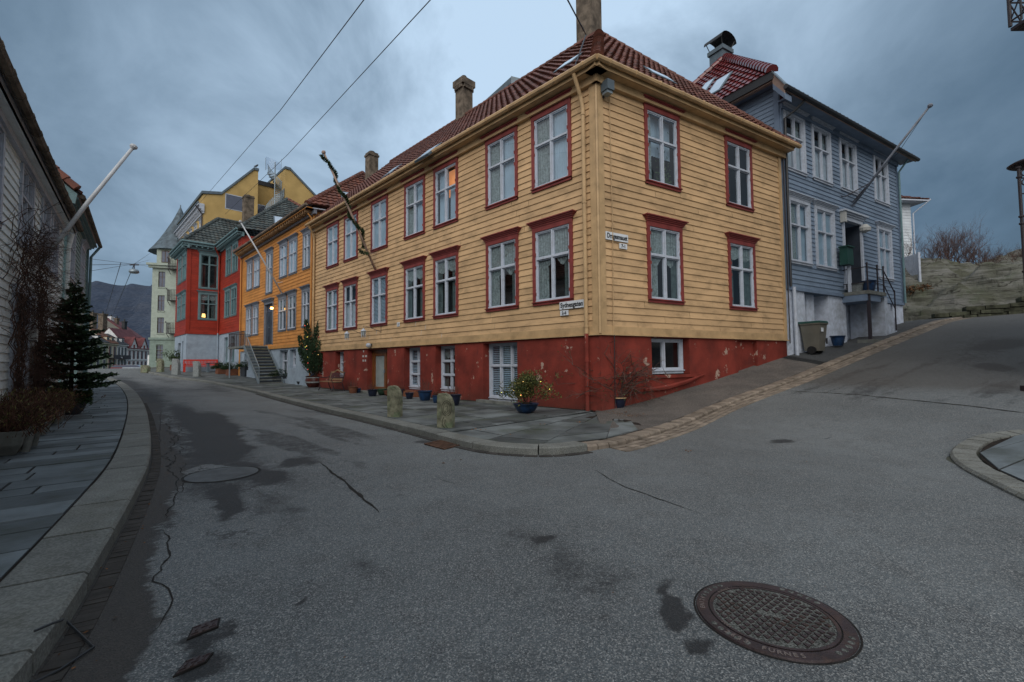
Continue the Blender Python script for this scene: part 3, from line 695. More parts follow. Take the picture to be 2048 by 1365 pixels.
strip_on_ground(mb, pxl((316, 1060), (320, 1110), (302, 1165), (330, 1180), (345, 1215), (322, 1270)), .014, M_TAR, .02)
strip_on_ground(mb, pxl((365, 925), (375, 960), (358, 1000)), .010, M_TAR, .015)
strip_on_ground(mb, pxl((530, 925), (580, 915), (640, 912)), .012, M_TAR, .01)
strip_on_ground(mb, pxl((330, 830), (345, 870), (335, 905), (350, 940)), .02, M_TAR, .03)
strip_on_ground(mb, pxl((360, 850), (350, 890), (372, 915)), .015, M_TAR, .03)
strip_on_ground(mb, pxl((880, 957), (920, 972)), .014, M_TAR, .01)
strip_on_ground(mb, pxl((322, 820), (318, 900), (312, 960), (280, 1040), (235, 1120), (205, 1175), (185, 1240), (150, 1310), (120, 1365)), .014, M_TAR, .006)
solo('road_cracks', mb, kind='structure')

def smooth_path(P, step=.12, it=2):
    P = [Vector(p) for p in P]
    for _ in range(it):
        Q = [P[0]]
        for i in range(len(P)-1): Q += [P[i]*.75+P[i+1]*.25, P[i]*.25+P[i+1]*.75]
        Q.append(P[-1]); P = Q
    R = [P[0]]; acc = 0
    for i in range(1, len(P)):
        a, b = P[i-1], P[i]; L_ = (b-a).length
        if L_ < 1e-6: continue
        t = step-acc
        while t <= L_: R.append(a+(b-a)*(t/L_)); t += step
        acc = (acc+L_) % step
    R.append(P[-1]); return R
def offset(P, d):
    out = []
    for i, p in enumerate(P):
        t = P[min(i+1, len(P)-1)]-P[max(i-1, 0)]; t.z = 0; t.normalize(); out.append(p+Vector((-t.y, t.x, 0))*d)
    return out
def kerb(mb, P, d0, d1, top, bot, slen, m, step, gap=.022, jit=.004, bev=.02):
    """stones between offsets d0 (road side) and d1 along path P sampled every step"""
    n = max(1, int(round(slen/step))); A0, A1 = offset(P, d0), offset(P, d1); sg = 1 if d1 > d0 else -1
    for i in range(0, len(P)-1, n):
        j = min(i+n, len(P)-1); js = rnd.uniform(-jit, jit); rows = []
        for k in range(i, j+1):
            f = gap/2/step if k in (i, j) else 0
            def edge(AA, kk):
                q = AA[kk].copy()
                if kk == i: q = q.lerp(AA[kk+1], f)
                elif kk == j: q = q.lerp(AA[kk-1], f)
                return q
            a, b = edge(A0, k), edge(A1, k); nn = (b-a).normalized()
            za, zb = hz(a.x, a.y), hz(b.x, b.y)
            rows.append([Vector((a.x, a.y, za+bot)), Vector((a.x, a.y, za+top-bev+js)), Vector((a.x, a.y, za+top+js))+nn*bev, Vector((b.x, b.y, zb+top+js)), Vector((b.x, b.y, zb+bot))])
        vs = [p for r_ in rows for p in r_]; fs = []
        for q in range(len(rows)-1):
            for c in range(4):
                a = q*5+c; f = (a, a+1, a+6, a+5); fs.append(f if sg > 0 else f[::-1])
        fs.append((0, 1, 2, 3, 4) if sg < 0 else (4, 3, 2, 1, 0)); e = (len(rows)-1)*5
        fs.append((e, e+1, e+2, e+3, e+4) if sg > 0 else (e+4, e+3, e+2, e+1, e)); mb.mesh(vs, fs, m)
KH = .13
# ---- left kerb (road-side top edge), running away from the viewer
KL = [Vector((-1.1, -2.2, 0)), Vector((-1.25, 0.2, 0)), Vector((-1.75, 1.25, 0))] + [gp(x, y, KH) for x, y in [(82, 1285), (179, 1140), (260.5, 1000), (296, 931), (303, 898), (300.6, 853), (292, 814), (278, 789), (260, 772), (239, 761)]]
e_ = KL[-1]; KL += [e_+Vector((-.70, .62, 0))*4, e_+Vector((-.86, .5, 0))*12, e_+Vector((-.97, .3, 0))*26]
for p in KL: p.z = 0
KLs = smooth_path(KL, .1)
mb = MB(); kerb(mb, KLs, 0, .40, KH, -.1, .9, M_KERB, .1); solo('kerb', mb, kind='structure')
KLf = smooth_path(KL, .055); mb = MB(); kerb(mb, KLf[:420], -.015, -.125, .007, -.05, .055, M_BRICKG, .055, gap=.004, jit=.004, bev=.006); solo('gutter_bricks', mb, kind='structure')
# ---- kerb on the house side, then round the corner
KR0 = [(295, 744), (342, 754), (403.6, 760.5), (444.6, 769), (506, 780), (560, 795), (650, 816), (744, 836), (834, 857), (900, 874), (958, 887), (1001, 892), (1074, 896), (1130, 894), (1175, 888)]
KRp = [gp(x, y, KH-.01) for x, y in KR0]
KRp = [KRp[0]+A*25+NA*(-5)] + [KRp[0]+A*8] + KRp
for p in KRp: p.z = 0
KRs = smooth_path(KRp, .1)
mb = MB(); kerb(mb, KRs, 0, .30, KH-.01, -.1, 1.2, M_KERB, .1)
KH2 = .085
KBp = [gp(1203, 884, KH2+.03), gp(1240, 881, KH2+.02)] + [gp(x, y, KH2) for x, y in [(1319, 860), (1410, 823), (1516, 783), (1595, 756), (1682, 720), (1792, 676), (1871, 645), (1925, 634)]]
for p in KBp: p.z = 0
KBp.insert(0, KRs[-1].copy())
KBs = smooth_path(KBp, .08)
kerb(mb, KBs, 0, .27, KH2, -.08, .24, M_SETT, .08, gap=.02, jit=.008, bev=.03)
for k_ in range(3): kerb(mb, KBs[6:], -.012-.125*k_, -.125-.125*k_, .018-.004*k_, -.05, .24, M_SETT, .08, gap=.018, jit=.005, bev=.01)
solo('kerb', mb, kind='structure')
mb = MB(); kerb(mb, KRs[-200:], -.015, -.13, .012, -.05, .2, M_BRICKG, .1, gap=.02, bev=.005); solo('gutter_bricks', mb, kind='structure')

# ---- flagstones: bands across the pavement, cut at odd lengths
def slabs(mb, P, Q, top, m, wid, base, nz=.006, lmin=.5, lmax=1.3, gap=.026, along=False):
    """P, Q: matching polylines (inner / outer); bands of depth wid taken along them"""
    def cell(a, b, c, d):
        pts = []; tz = rnd.uniform(-nz, nz); iu = min(.3, gap*.5/max(.05, (b-a).length)); iv = min(.3, gap*.5/max(.05, (d-a).length))
        for fu, fv in ((iu, iv), (1-iu, iv), (1-iu, 1-iv), (iu, 1-iv)):
            q = a.lerp(b, fu).lerp(d.lerp(c, fu), fv); pts.append(Vector((q.x, q.y, hz(q.x, q.y)+top+tz+rnd.uniform(-nz, nz)*.4)))
        mb.face(pts, m)
        for i in range(4):
            a_, b_ = pts[i], pts[(i+1) % 4]; mb.face([a_, a_-UZ*.02, b_-UZ*.02, b_], m)
    def ptat(PL, t): i = min(int(t), len(PL)-2); f = t-i; return PL[i].lerp(PL[i+1], f)
    n = len(P)-1; t = 0
    while t < n:
        wl = (ptat(P, min(t+.5, n))-ptat(P, t)).length/.5 if t+.5 < n else 1
        wr = (ptat(Q, min(t+.5, n))-ptat(Q, t)).length/.5 if t+.5 < n else 1
        dt = wid*rnd.uniform(.8, 1.25)/max(.05, (wl+wr)/2); t2 = min(n, t+dt)
        a0, a1, b0, b1 = ptat(P, t), ptat(P, t2), ptat(Q, t), ptat(Q, t2); Wd = (a0-b0).length; x = 0
        fs = [0]; first = True
        while x < Wd:
            l_ = rnd.uniform(lmin, lmax)*(rnd.uniform(.3, 1) if first else 1); first = False
            if Wd-x-l_ < .3: l_ = Wd-x
            x += l_; fs.append(min(1, x/Wd))
        for i in range(len(fs)-1):
            f0, f1 = fs[i], fs[i+1]
            cell(a0.lerp(b0, f0), a0.lerp(b0, f1), a1.lerp(b1, f1), a1.lerp(b1, f0))
        t = t2
    for i in range(n):
        q = [P[i], Q[i], Q[i+1], P[i+1]]; mb.face([Vector((p.x, p.y, hz(p.x, p.y)+top-.014)) for p in q], base)
ko = offset(KLs, .415)
wall_l = []
for p in ko:      # matching point on the left house line
    t = (p-LP).dot(LD); nl = Vector((LD.y, -LD.x, 0)); q = LP+LD*t; 
    if nl.dot(p-LP) < .3: q = p - nl*.35
    q = q-nl*.1; wall_l.append(Vector((q.x, q.y, 0)))
st = 6; mb = MB(); slabs(mb, wall_l[::st], ko[::st], KH-.005, M_SLAB, .46, M_JOINT); solo('pavement', mb, kind='structure')
# pavement in front of the ochre, orange and red houses
ki = offset(KRs, .315); iP = []; iQ = []
for p in ki[::6]:
    t = (p-K).dot(A)
    if t < -0.2: continue
    iP.append(K+A*t-NA*.4); iQ.append(Vector((p.x, p.y, 0)))
mb = MB(); slabs(mb, iP, iQ, KH-.012, M_SLAB_G, .7, M_JOINT, lmin=.5, lmax=1.2, gap=.03)
# corner piece: fan between the house corner line and the kerb
cP = []; cQ = []
tail = [p for p in ki if (p-K).dot(A) < .35] + offset(KBs, .285)[:30]
endA = K+A*.35; 
for i, p in enumerate(tail):
    f = i/(len(tail)-1); cQ.append(Vector((p.x, p.y, 0))); a_ = (K+A*.35).lerp(K+B*.55+NB*.35, f); cP.append(Vector((a_.x, a_.y, 0)))
slabs(mb, cP[::5], cQ[::5], KH-.03, M_SLAB_G, .7, M_JOINT, lmin=.6, lmax=1.2, gap=.02)
for k_ in range(len(cP)-1): q4 = [cP[k_], cQ[k_], cQ[k_+1], cP[k_+1]]; mb.face([Vector((p.x, p.y, hz(p.x, p.y)+KH-.05)) for p in q4], M_JOINT)
solo('pavement', mb, kind='structure')
# asphalt footway up the hill beside the ochre house
M_FOOT = mat('footway_asphalt', (.135, .115, .098), rough=.85, var=.2, scale=1.5, bump=.8, bscale=70, speck=.5, dirt=(.05, .05, .045), dirt_amt=.7, dscale=.8)
M_FOOT2 = mat('new_footway_asphalt', (.045, .05, .053), rough=.85, var=.2, scale=1.5, bump=.8, bscale=70, speck=.4)
_se = np.array([-1, .5, 2.8, 5.2, 8.7, 11, 13.1, 25]); _ze = np.array([.03, .08, .16, .22, .28, .1, .0, 0])
kb = offset(KBs, .27)
def foot(mb, s0, s1, m, dz=0):
    pts = [p for p in kb if s0-.6 < (p-K).dot(B) < s1]; rows = []
    for p in pts:
        s_ = (p-K).dot(B); q0 = K+B*max(s_, -.1); wz = hz(q0.x, q0.y)+KH2+float(np.interp(s_, _se, _ze))*1.0
        row = []
        for k_ in range(9):
            f = k_/8; q = Vector((p.x, p.y, 0)).lerp(q0-NB*.12, f); base = (hz(p.x, p.y)+KH2)*(1-f)+wz*f
            row.append(Vector((q.x, q.y, base+dz+.006*math.sin(s_*3+f*5))))
        rows.append(row)
    vs = [p for r_ in rows for p in r_]; mb.mesh(vs, [(i*9+k_, (i+1)*9+k_, (i+1)*9+k_+1, i*9+k_+1) for i in range(len(rows)-1) for k_ in range(8)], m)
mb = MB(); foot(mb, -2.0, 8.85, M_FOOT, .0); foot(mb, 8.9, 21.5, M_FOOT2, .0)
solo('footway', mb, kind='structure')
# ---- island pavement at the right edge
isl = [gp(x, y, .09) for x, y in [(2140, 850), (2048, 854), (1981.6, 860), (1934, 870), (1900, 893), (1907, 910), (1930, 927), (1970, 947), (2009, 965), (2045, 981), (2150, 1030)]]
for p in isl: p.z = 0
isl = smooth_path(isl, .1)
mb = MB(); kerb(mb, isl, -.02, .24, .055, -.06, .2, M_KERB, .1, gap=.02, bev=.03); solo('kerb', mb, kind='structure')
io = offset(isl, .27); ii = offset(isl, 1.25)
cen = Vector((9.6, 7.2, 0))
ii = [p.lerp(cen, .45) for p in io]; mb = MB(); slabs(mb, ii[::4], io[::4], .055, M_SLAB, .8, M_JOINT, lmin=2, lmax=3)
ij = [p.lerp(cen, .48) for p in io]; ik = [p.lerp(cen, .98) for p in io]; slabs(mb, ik[::4], ij[::4], .056, M_SLAB, .5, M_JOINT, lmin=.4, lmax=.9)
e0i, e1i = io[0], io[-1]
nx = 14
for a_ in range(nx):
    for b_ in range(10):
        c4 = [Vector((e0i.x*(1-v_)+e1i.x*v_+u_*.7+.25, e0i.y*(1-v_)+e1i.y*v_, 0)) for u_, v_ in ((a_, b_/10), (a_+1, b_/10), (a_+1, (b_+1)/10), (a_, (b_+1)/10))]
        cc_ = sum(c4, Vector())/4; mb.face([Vector((p.x+(cc_.x-p.x)*.03, p.y+(cc_.y-p.y)*.03, hz(p.x, p.y)+.055)) for p in c4], M_SLAB); mb.face([Vector((p.x, p.y, hz(p.x, p.y)+.045)) for p in c4], M_JOINT)
solo('pavement', mb, kind='structure')
mb = MB()      # damp soil at the wall foot, its dark colour also standing for contact shade
M_GRIME_SHADE = mat('wall_foot_soil', (.035, .034, .024), rough=1, var=.4, scale=6)
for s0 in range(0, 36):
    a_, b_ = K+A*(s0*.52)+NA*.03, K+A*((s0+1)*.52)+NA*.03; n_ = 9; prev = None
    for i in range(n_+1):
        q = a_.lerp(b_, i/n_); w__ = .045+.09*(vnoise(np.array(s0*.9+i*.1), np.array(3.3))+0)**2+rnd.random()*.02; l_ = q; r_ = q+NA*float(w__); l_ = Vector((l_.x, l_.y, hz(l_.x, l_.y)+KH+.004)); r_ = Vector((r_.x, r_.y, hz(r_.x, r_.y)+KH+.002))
        if prev: mb.face([prev[0], prev[1], r_, l_], M_GRIME_SHADE)
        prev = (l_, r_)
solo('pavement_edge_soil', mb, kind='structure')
# leaf litter and crumbs
mb = MB()
M_LITTER = mat('dead_leaves', (.20, .09, .035), rough=.9, var=.3, island=.6)
def litter(c, r, n, sz=.03, dz=.0):
    for _ in range(n):
        a = rnd.uniform(0, 6.28); q = c+Vector((math.cos(a), math.sin(a), 0))*r*rnd.random()**.5; d = Vector((rnd.uniform(-1, 1), rnd.uniform(-1, 1), rnd.uniform(0, .3))).normalized()*sz*rnd.uniform(.4, 1.3); e2 = Vector((-d.y, d.x, .2*d.x))*.4
        q = Vector((q.x, q.y, hz(q.x, q.y)+dz+.008)); mb.face([q, q+d*.5+e2, q+d, q+d*.5-e2], M_LITTER)
for i in range(10, 150, 4): litter(KLs[i]+Vector((.12, 0, 0)), .14, 3, .022)
litter(gp(1265, 832, .13), .35, 90, .035, .13); litter(gp(1230, 826, .13), .3, 80, .03, .13); litter(gp(940, 880, .0), .2, 22, .03); litter(gp(240, 800, .13), 1.2, 25, .03, .13)
for p in ((1165, 845), (960, 860), (1010, 870), (905, 905), (1370, 888), (1080, 850), (880, 835), (640, 790)): litter(gp(*p, .13), .15, 4, .05, .125 if p[1] < 884 else 0)
for _ in range(60): litter(Vector((rnd.uniform(-4, 7), rnd.uniform(1.8, 9), 0)), .05, 1, .012)
solo('leaf_litter', mb, 'dead leaves and crumbs gathered along the kerbs and corner', 'leaf litter', kind='stuff')

# ================================================================== BUILDINGS
FA = Fr(K, -A); FB = Fr(K, B)
def line_x(p, d, q, e):
    """plan intersection of p+t d and q+s e"""
    det = d.x*(-e.y)+e.x*d.y; r = q-p; t = (r.x*(-e.y)+e.x*r.y)/det; return Vector((p.x+d.x*t, p.y+d.y*t, 0))
# ---------------------------------------------------------------- ochre corner house
LA, LB = 18.87, 8.74; ZE, ZR = 9.12, 13.85; OH = .42
ow = thing('ochre_house', 'long ochre clapboard corner house with maroon window frames and red basement', 'house', K)
ua = [1.55, 3.63, 6.60, 8.67, 11.5, 14.3, 16.4]; WW, WH = 1.48, 2.33
ZL, ZU = 3.05, 6.43
holesA = [hole(-s, ZL, WW, WH) for s in ua] + [hole(-s, ZU, WW, WH) for s in ua]
ub = [2.50, 6.20]; holesB = [hole(s, ZL, WW, WH) for s in ub] + [hole(s, ZU, WW, WH) for s in ub]
mb = MB(); siding(mb, FA, -LA, -.16, 2.30, 8.98, holesA, M_OCHRE); siding(mb, FB, .16, LB-.13, 2.30, 8.98, holesB, M_OCHRE)
FBk = Fr(K+B*LB, -NB)      # uphill end, hardly seen
mb.face([FBk.p(0, 0, 1), FBk.p(9, 0, 1), FBk.p(9, 0, 9), FBk.p(0, 0, 9)], M_OCHRE)
part('wall', mb, ow)
mb = MB()
mb.tube([K+UZ*2.14+(NA+NB)*.022, K+UZ*9+(NA+NB)*.022], .045, M_OCHRE_T); FA.box(mb, -.19, .0, -.055, .06, 2.12, 9.0, M_OCHRE_T); FB.box(mb, .0, .19, -.055, .06, 2.12, 9.0, M_OCHRE_T); mb.brk(); FB.box(mb, LB-.15, LB, -.055, .06, 2.12, 9.0, M_OCHRE_T)
mb.brk(); FA.box(mb, -LA, -LA+.16, -.055, .06, 2.12, 9.0, M_OCHRE_T)
part('corner_board', mb, ow)
mb = MB()      # skirting board above the basement, slightly sloped drip
FA.box(mb, -LA, -.19, -.045, .05, 2.12, 2.33, M_OCHRE_T); FB.box(mb, .19, LB-.15, -.045, .05, 2.12, 2.33, M_OCHRE_T)
FA.box(mb, -LA, 0.04, -.09, .0, 2.09, 2.125, M_OCHRE_T); FB.box(mb, -.04, LB+.05, -.09, .0, 2.09, 2.125, M_OCHRE_T)
part('skirting_board', mb, ow)
# red plaster basement with deep reveals
bh = [(-4.56, -2.99, .16, 2.03), (-7.25, -6.08, .36, 2.03), (-9.42, -8.26, .36, 2.03), (-12.55, -10.77, .10, 2.04), (-15.95, -15.0, .75, 2.02), (-18.2, -17.5, .8, 2.0)]
bhB = [(1.86, 3.45, 1.02, 2.07), (5.83, 6.90, 1.0, 2.06)]
def plaster_mat():
    m = M_PLINTH; nt = m.node_tree; N = nt.nodes; L = nt.links; p = N['Principled BSDF']; src = p.inputs['Base Color'].links[0].from_socket
    tc = N.new('ShaderNodeTexCoord'); n = N.new('ShaderNodeTexNoise'); n.inputs['Scale'].default_value = 2.4; n.inputs['Detail'].default_value = 9; n.inputs['Roughness'].default_value = .68; L.new(tc.outputs['Object'], n.inputs[0])
    s_ = N.new('ShaderNodeSeparateXYZ'); L.new(tc.outputs['Object'], s_.inputs[0])
    r = N.new('ShaderNodeMapRange'); L.new(n.outputs['Fac'], r.inputs[0]); r.inputs[1].default_value = .615; r.inputs[2].default_value = .635
    x = N.new('ShaderNodeMix'); x.data_type = 'RGBA'; L.new(r.outputs[0], x.inputs['Factor']); L.new(src, x.inputs[6]); x.inputs[7].default_value = (.36, .26, .21, 1)
    # mould where the wall meets the ground
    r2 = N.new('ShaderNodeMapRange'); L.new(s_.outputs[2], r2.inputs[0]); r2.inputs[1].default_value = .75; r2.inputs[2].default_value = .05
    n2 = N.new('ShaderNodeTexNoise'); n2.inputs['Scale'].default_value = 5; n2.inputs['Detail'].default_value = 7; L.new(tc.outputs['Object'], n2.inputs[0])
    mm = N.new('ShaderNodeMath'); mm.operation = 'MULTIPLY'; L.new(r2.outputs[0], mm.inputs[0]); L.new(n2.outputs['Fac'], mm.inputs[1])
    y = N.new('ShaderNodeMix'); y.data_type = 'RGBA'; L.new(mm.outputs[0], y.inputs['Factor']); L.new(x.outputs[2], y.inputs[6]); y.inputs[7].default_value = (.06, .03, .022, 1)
    L.new(y.outputs[2], p.inputs['Base Color'])
plaster_mat()
mb = MB(); plane_wall(mb, FA, -LA, .02, -.3, 2.09, bh, M_PLINTH, y=-.02, depth=.34); plane_wall(mb, FB, -.02, LB, -.3, 2.09, bhB, M_PLINTH, y=-.02, depth=.30)
FB.box(mb, 5.83, 6.9, .1, .16, 1.0, 2.06, M_PLINTH)
for h in bh[:3]: FA.box(mb, h[0]-.02, h[1]+.02, -.10, .33, h[2]-.10, h[2], M_PLINTH)
FB.box(mb, 1.7, 3.9, -.08, .3, .93, 1.02, M_PLINTH)
mb.tube([FB.p(1.5, -.06, .62), FB.p(2.3, -.09, .66), FB.p(3.2, -.09, .80), FB.p(4.1, -.05, 1.0)], [.05, .07, .06, .02], M_PLINTH)
FBk.box(mb, 0, 9, .0, .2, -.3, 2.09, M_PLINTH)
part('basement_wall', mb, ow)
curL = ['swag', 'swag', 'sides', 'sides', 'slats', 'half', 'net']; curU = ['net', 'net', 'lit', 'net', 'blind', 'blind', 'blind']
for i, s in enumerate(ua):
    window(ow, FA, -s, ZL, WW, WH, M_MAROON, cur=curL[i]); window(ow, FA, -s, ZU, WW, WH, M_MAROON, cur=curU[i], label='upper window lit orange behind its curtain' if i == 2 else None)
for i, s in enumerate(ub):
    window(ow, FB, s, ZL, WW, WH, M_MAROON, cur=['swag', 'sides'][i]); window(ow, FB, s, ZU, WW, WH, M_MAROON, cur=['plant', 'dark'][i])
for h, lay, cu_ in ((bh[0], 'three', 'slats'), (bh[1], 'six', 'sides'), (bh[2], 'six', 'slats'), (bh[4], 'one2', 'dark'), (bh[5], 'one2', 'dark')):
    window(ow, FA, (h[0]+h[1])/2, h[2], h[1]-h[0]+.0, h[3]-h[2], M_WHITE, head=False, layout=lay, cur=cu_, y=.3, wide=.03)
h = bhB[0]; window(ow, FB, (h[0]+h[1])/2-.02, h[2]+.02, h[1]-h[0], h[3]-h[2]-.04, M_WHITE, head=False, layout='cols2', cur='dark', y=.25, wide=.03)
# basement door
mb = MB(); d0, d1 = bh[3][0], bh[3][1]
FA.box(mb, d0, d1, .24, .36, .06, .20, M_WOODDOOR); FA.box(mb, d0, d0+.10, .22, .36, .1, 2.04, M_WOODDOOR); FA.box(mb, d1-.62, d1-.52, .23, .36, .1, 2.04, M_WOODDOOR); FA.box(mb, d0, d1, .215, .36, 1.9, 2.04, M_WOODDOOR); FA.box(mb, d1-.52, d1, .30, .36, .1, 2.0, M_WOODDOOR)
for a, b in ((d0+.1, d0+.22), (d1-.74, d1-.62)): FA.box(mb, a, b, .25, .33, .2, 1.9, M_WOODDOOR)
FA.box(mb, d0+.22, d1-.74, .25, .33, .2, .36, M_WOODDOOR); FA.box(mb, d0+.22, d1-.74, .25, .33, 1.75, 1.9, M_WOODDOOR)
dr = part('door', mb, ow)
mb = MB(); FA.box(mb, d0+.22, d1-.74, .29, .30, .36, 1.75, M_FROST); part('door_glass', mb, dr)
mb = MB(); FA.box(mb, d1-.71, d1-.66, .20, .25, 1.0, 1.15, M_GALV); mb.tube([FA.p(d1-.69, .2, 1.06), FA.p(d1-.8, .19, 1.06)], .012, M_GALV); part('handle', mb, dr)
mb = MB(); FA.box(mb, d0-.35, d1+.1, -.45, .24, -.1, .19, M_CONC); part('doorstep', mb, ow)
mb = MB(); FA.box(mb, -9.6, -8.1, -.42, -.02, -.05, .34, M_TERRA); mb.brk(); FA.box(mb, -4.7, -2.85, -.22, -.02, -.05, .2, M_CONC); part('window_step', mb, ow)
# roof
e0 = line_x(K+NA*OH, A, K+NB*OH, B); eL = line_x(K+NA*OH, A, K+A*(LA+.15), NA); cM = K+B*(LB/2); eR = e0+B*(LB+OH+.30)
apx = cM+A*3.75+UZ*ZR; apx2 = cM+A*(LA+.1)+UZ*ZR
up_ = lambda p, z: Vector((p.x, p.y, z))
back0 = line_x(K+B*LB-B*0, A, K+B*(LB+.35), A) if False else K+B*(LB+.3)
mb = MB(); tiles(mb, [up_(e0, ZE), up_(eL, ZE), apx2, apx], M_TILE, tw=.27, th=.36)
part('roof', mb, ow)
mb = MB(); tiles(mb, [up_(e0, ZE), up_(eR, ZE), apx], M_TILE_B, tw=.25, th=.35)
bk = eR+A*(LA+1); mb.face([up_(eR, ZE), up_(bk, ZE), apx2, apx], M_TILE)
rf = part('roof', mb, ow)
mb = MB(); ridge(mb, up_(e0, ZE)+(apx-up_(e0, ZE))*.01, apx, M_TILE_B, r=.17); mb.brk(); ridge(mb, apx2, apx, M_TILE, r=.15); mb.brk(); ridge(mb, up_(eR, ZE), apx, M_TILE, r=.13)
part('ridge_tiles', mb, rf)
mb = MB(); mb.box(up_(apx2, 0)+UZ*9-A*.4, A*.3, B*4.6, UZ*4.2, M_LEAD); mb.tube([up_(eR, ZE+.08), apx+UZ*.02-A*0], .05, M_LEAD); part('flashing', mb, rf)
mb = MB()      # boxed eaves, cornice, gutter
def eaves(mb, fr, u0, u1, z, m, oh=OH, drop=.13, hgt_=.30):
    fr.box(mb, u0, u1, -oh+.05, 0, z-drop-.05, z-drop+.0, m)
    a_ = u0 if u0 < -1 else -.14; b_ = u1 if u0 > -1 else .14
    fr.box(mb, a_, b_, -.14, .02, z-drop-hgt_+.06, z-drop-.05, m)
    fr.box(mb, u0, u1, -oh+.03, -oh+.06, z-drop-.05, z+.0, m)
eaves(mb, FA, -LA, OH*.9, ZE, M_OCHRE_T); eaves(mb, FB, -OH*.9, LB+.25, ZE, M_OCHRE_T)
part('eaves', mb, ow)
mb = MB(); g0 = line_x(K+NA*(OH+.06), A, K+NB*(OH+.06), B)
gutter(mb, up_(g0, ZE-.02), up_(g0+A*(LA+.45), ZE-.02), M_OCHRE_T); gutter(mb, up_(g0, ZE-.02), up_(g0+B*(LB+.85), ZE-.02), M_OCHRE_T)
for k in range(21): q = up_(g0+A*(.4+k*.93), ZE-.02); mb.tube([q+A*.0, q+A*.05], .088, M_OCHRE_T, n=8)
for k in range(10): q = up_(g0+B*(.4+k*.93), ZE-.02); mb.tube([q, q+B*.05], .088, M_OCHRE_T, n=8)
part('gutter', mb, ow, smooth=False)
mb = MB(); q = FA.p(-.33, -.13, 0)
mb.tube([FA.p(-.38, -OH-.04, ZE-.1), FA.p(-.36, -.2, ZE-.62), FA.p(-.34, -.13, ZE-.95), FA.p(-.34, -.13, 2.14)], .055, M_OCHRE_T, n=10)
mb.tube([FA.p(-.34, -.13, 2.14), FA.p(-.34, -.13, .12)], .055, M_PLINTH, n=10)
for z in (8.0, 5.6, 3.6, 2.3): mb.tube([FA.p(-.34, -.13, z), FA.p(-.34, -.13, z+.05)], .068, M_OCHRE_T, n=10)
for z in (.55, 1.4): mb.tube([FA.p(-.34, -.13, z), FA.p(-.34, -.13, z+.06)], .07, M_PLINTH, n=10)
part('downpipe', mb, ow)
mb = MB(); mb.tube([FA.p(-LA+.35, -OH-.04, ZE-.1), FA.p(-LA+.25, -.2, ZE-.5), FA.p(-LA+.22, -.12, ZE-.8), FA.p(-LA+.22, -.12, .2)], .055, M_OCHRE_T, n=8)
for z in (7.5, 5, 2.6): mb.tube([FA.p(-LA+.22, -.12, z), FA.p(-LA+.22, -.12, z+.05)], .07, M_OCHRE_T, n=8)
part('downpipe', mb, ow)
mb = MB(); mb.tube([FB.p(.42, -.06, 8.55), FB.p(.44, -.07, 5), FB.p(.40, -.06, 2.1)], .011, M_OCHRE_T); mb.tube([FB.p(.40, -.1, 2.1), FB.p(.43, -.05, .2)], .011, M_DARK); mb.brk(); mb.tube([FB.p(8.85, -.08, 9), FB.p(8.85, -.08, 2.0)], .02, M_IRON); part('cable', mb, ow)
def roof_window(root, pts_uv, orig, U, V, sz, name='roof_window'):
    for (u, v) in pts_uv:
        Nn = U.cross(V); Nn = Nn if Nn.z > 0 else -Nn; m_ = MB(); c = orig+U*u+V*v
        m_.box(c+Nn*.02, U*sz[0], V*sz[1], Nn*.075, M_LEAD); o = part(name, m_, root)
        m_ = MB(); m_.box(c+U*.09+V*.09+Nn*.096, U*(sz[0]-.18), V*(sz[1]-.18), Nn*.01, M_SKYL); part('glass', m_, o)
def on_roof(px, py, a, U, V):
    n = U.cross(V); r = ray(px, py); q = CAM+r*(n.dot(a-CAM)/n.dot(r)); return (q-a).dot(U), (q-a).dot(V)
def slope(a, b, t):
    U = (b-a).normalized(); V = (t-a); V = (V-U*V.dot(U)).normalized(); return a, U, V
sA = slope(up_(e0, ZE), up_(eL, ZE), apx2); sB = slope(up_(e0, ZE), up_(eR, ZE), apx)
for px, py, w_, h_ in ((1133, 136, .75, .8), (851, 315, .9, .9), (778, 352, .8, .9)):
    u, v = on_roof(px, py, *sA); roof_window(ow, [(u-w_/2, v-.2)], *sA, (w_, h_))
u, v = on_roof(1322, 160, *sB); roof_window(ow, [(u-.5, v-.1)], *sB, (1.1, .6))
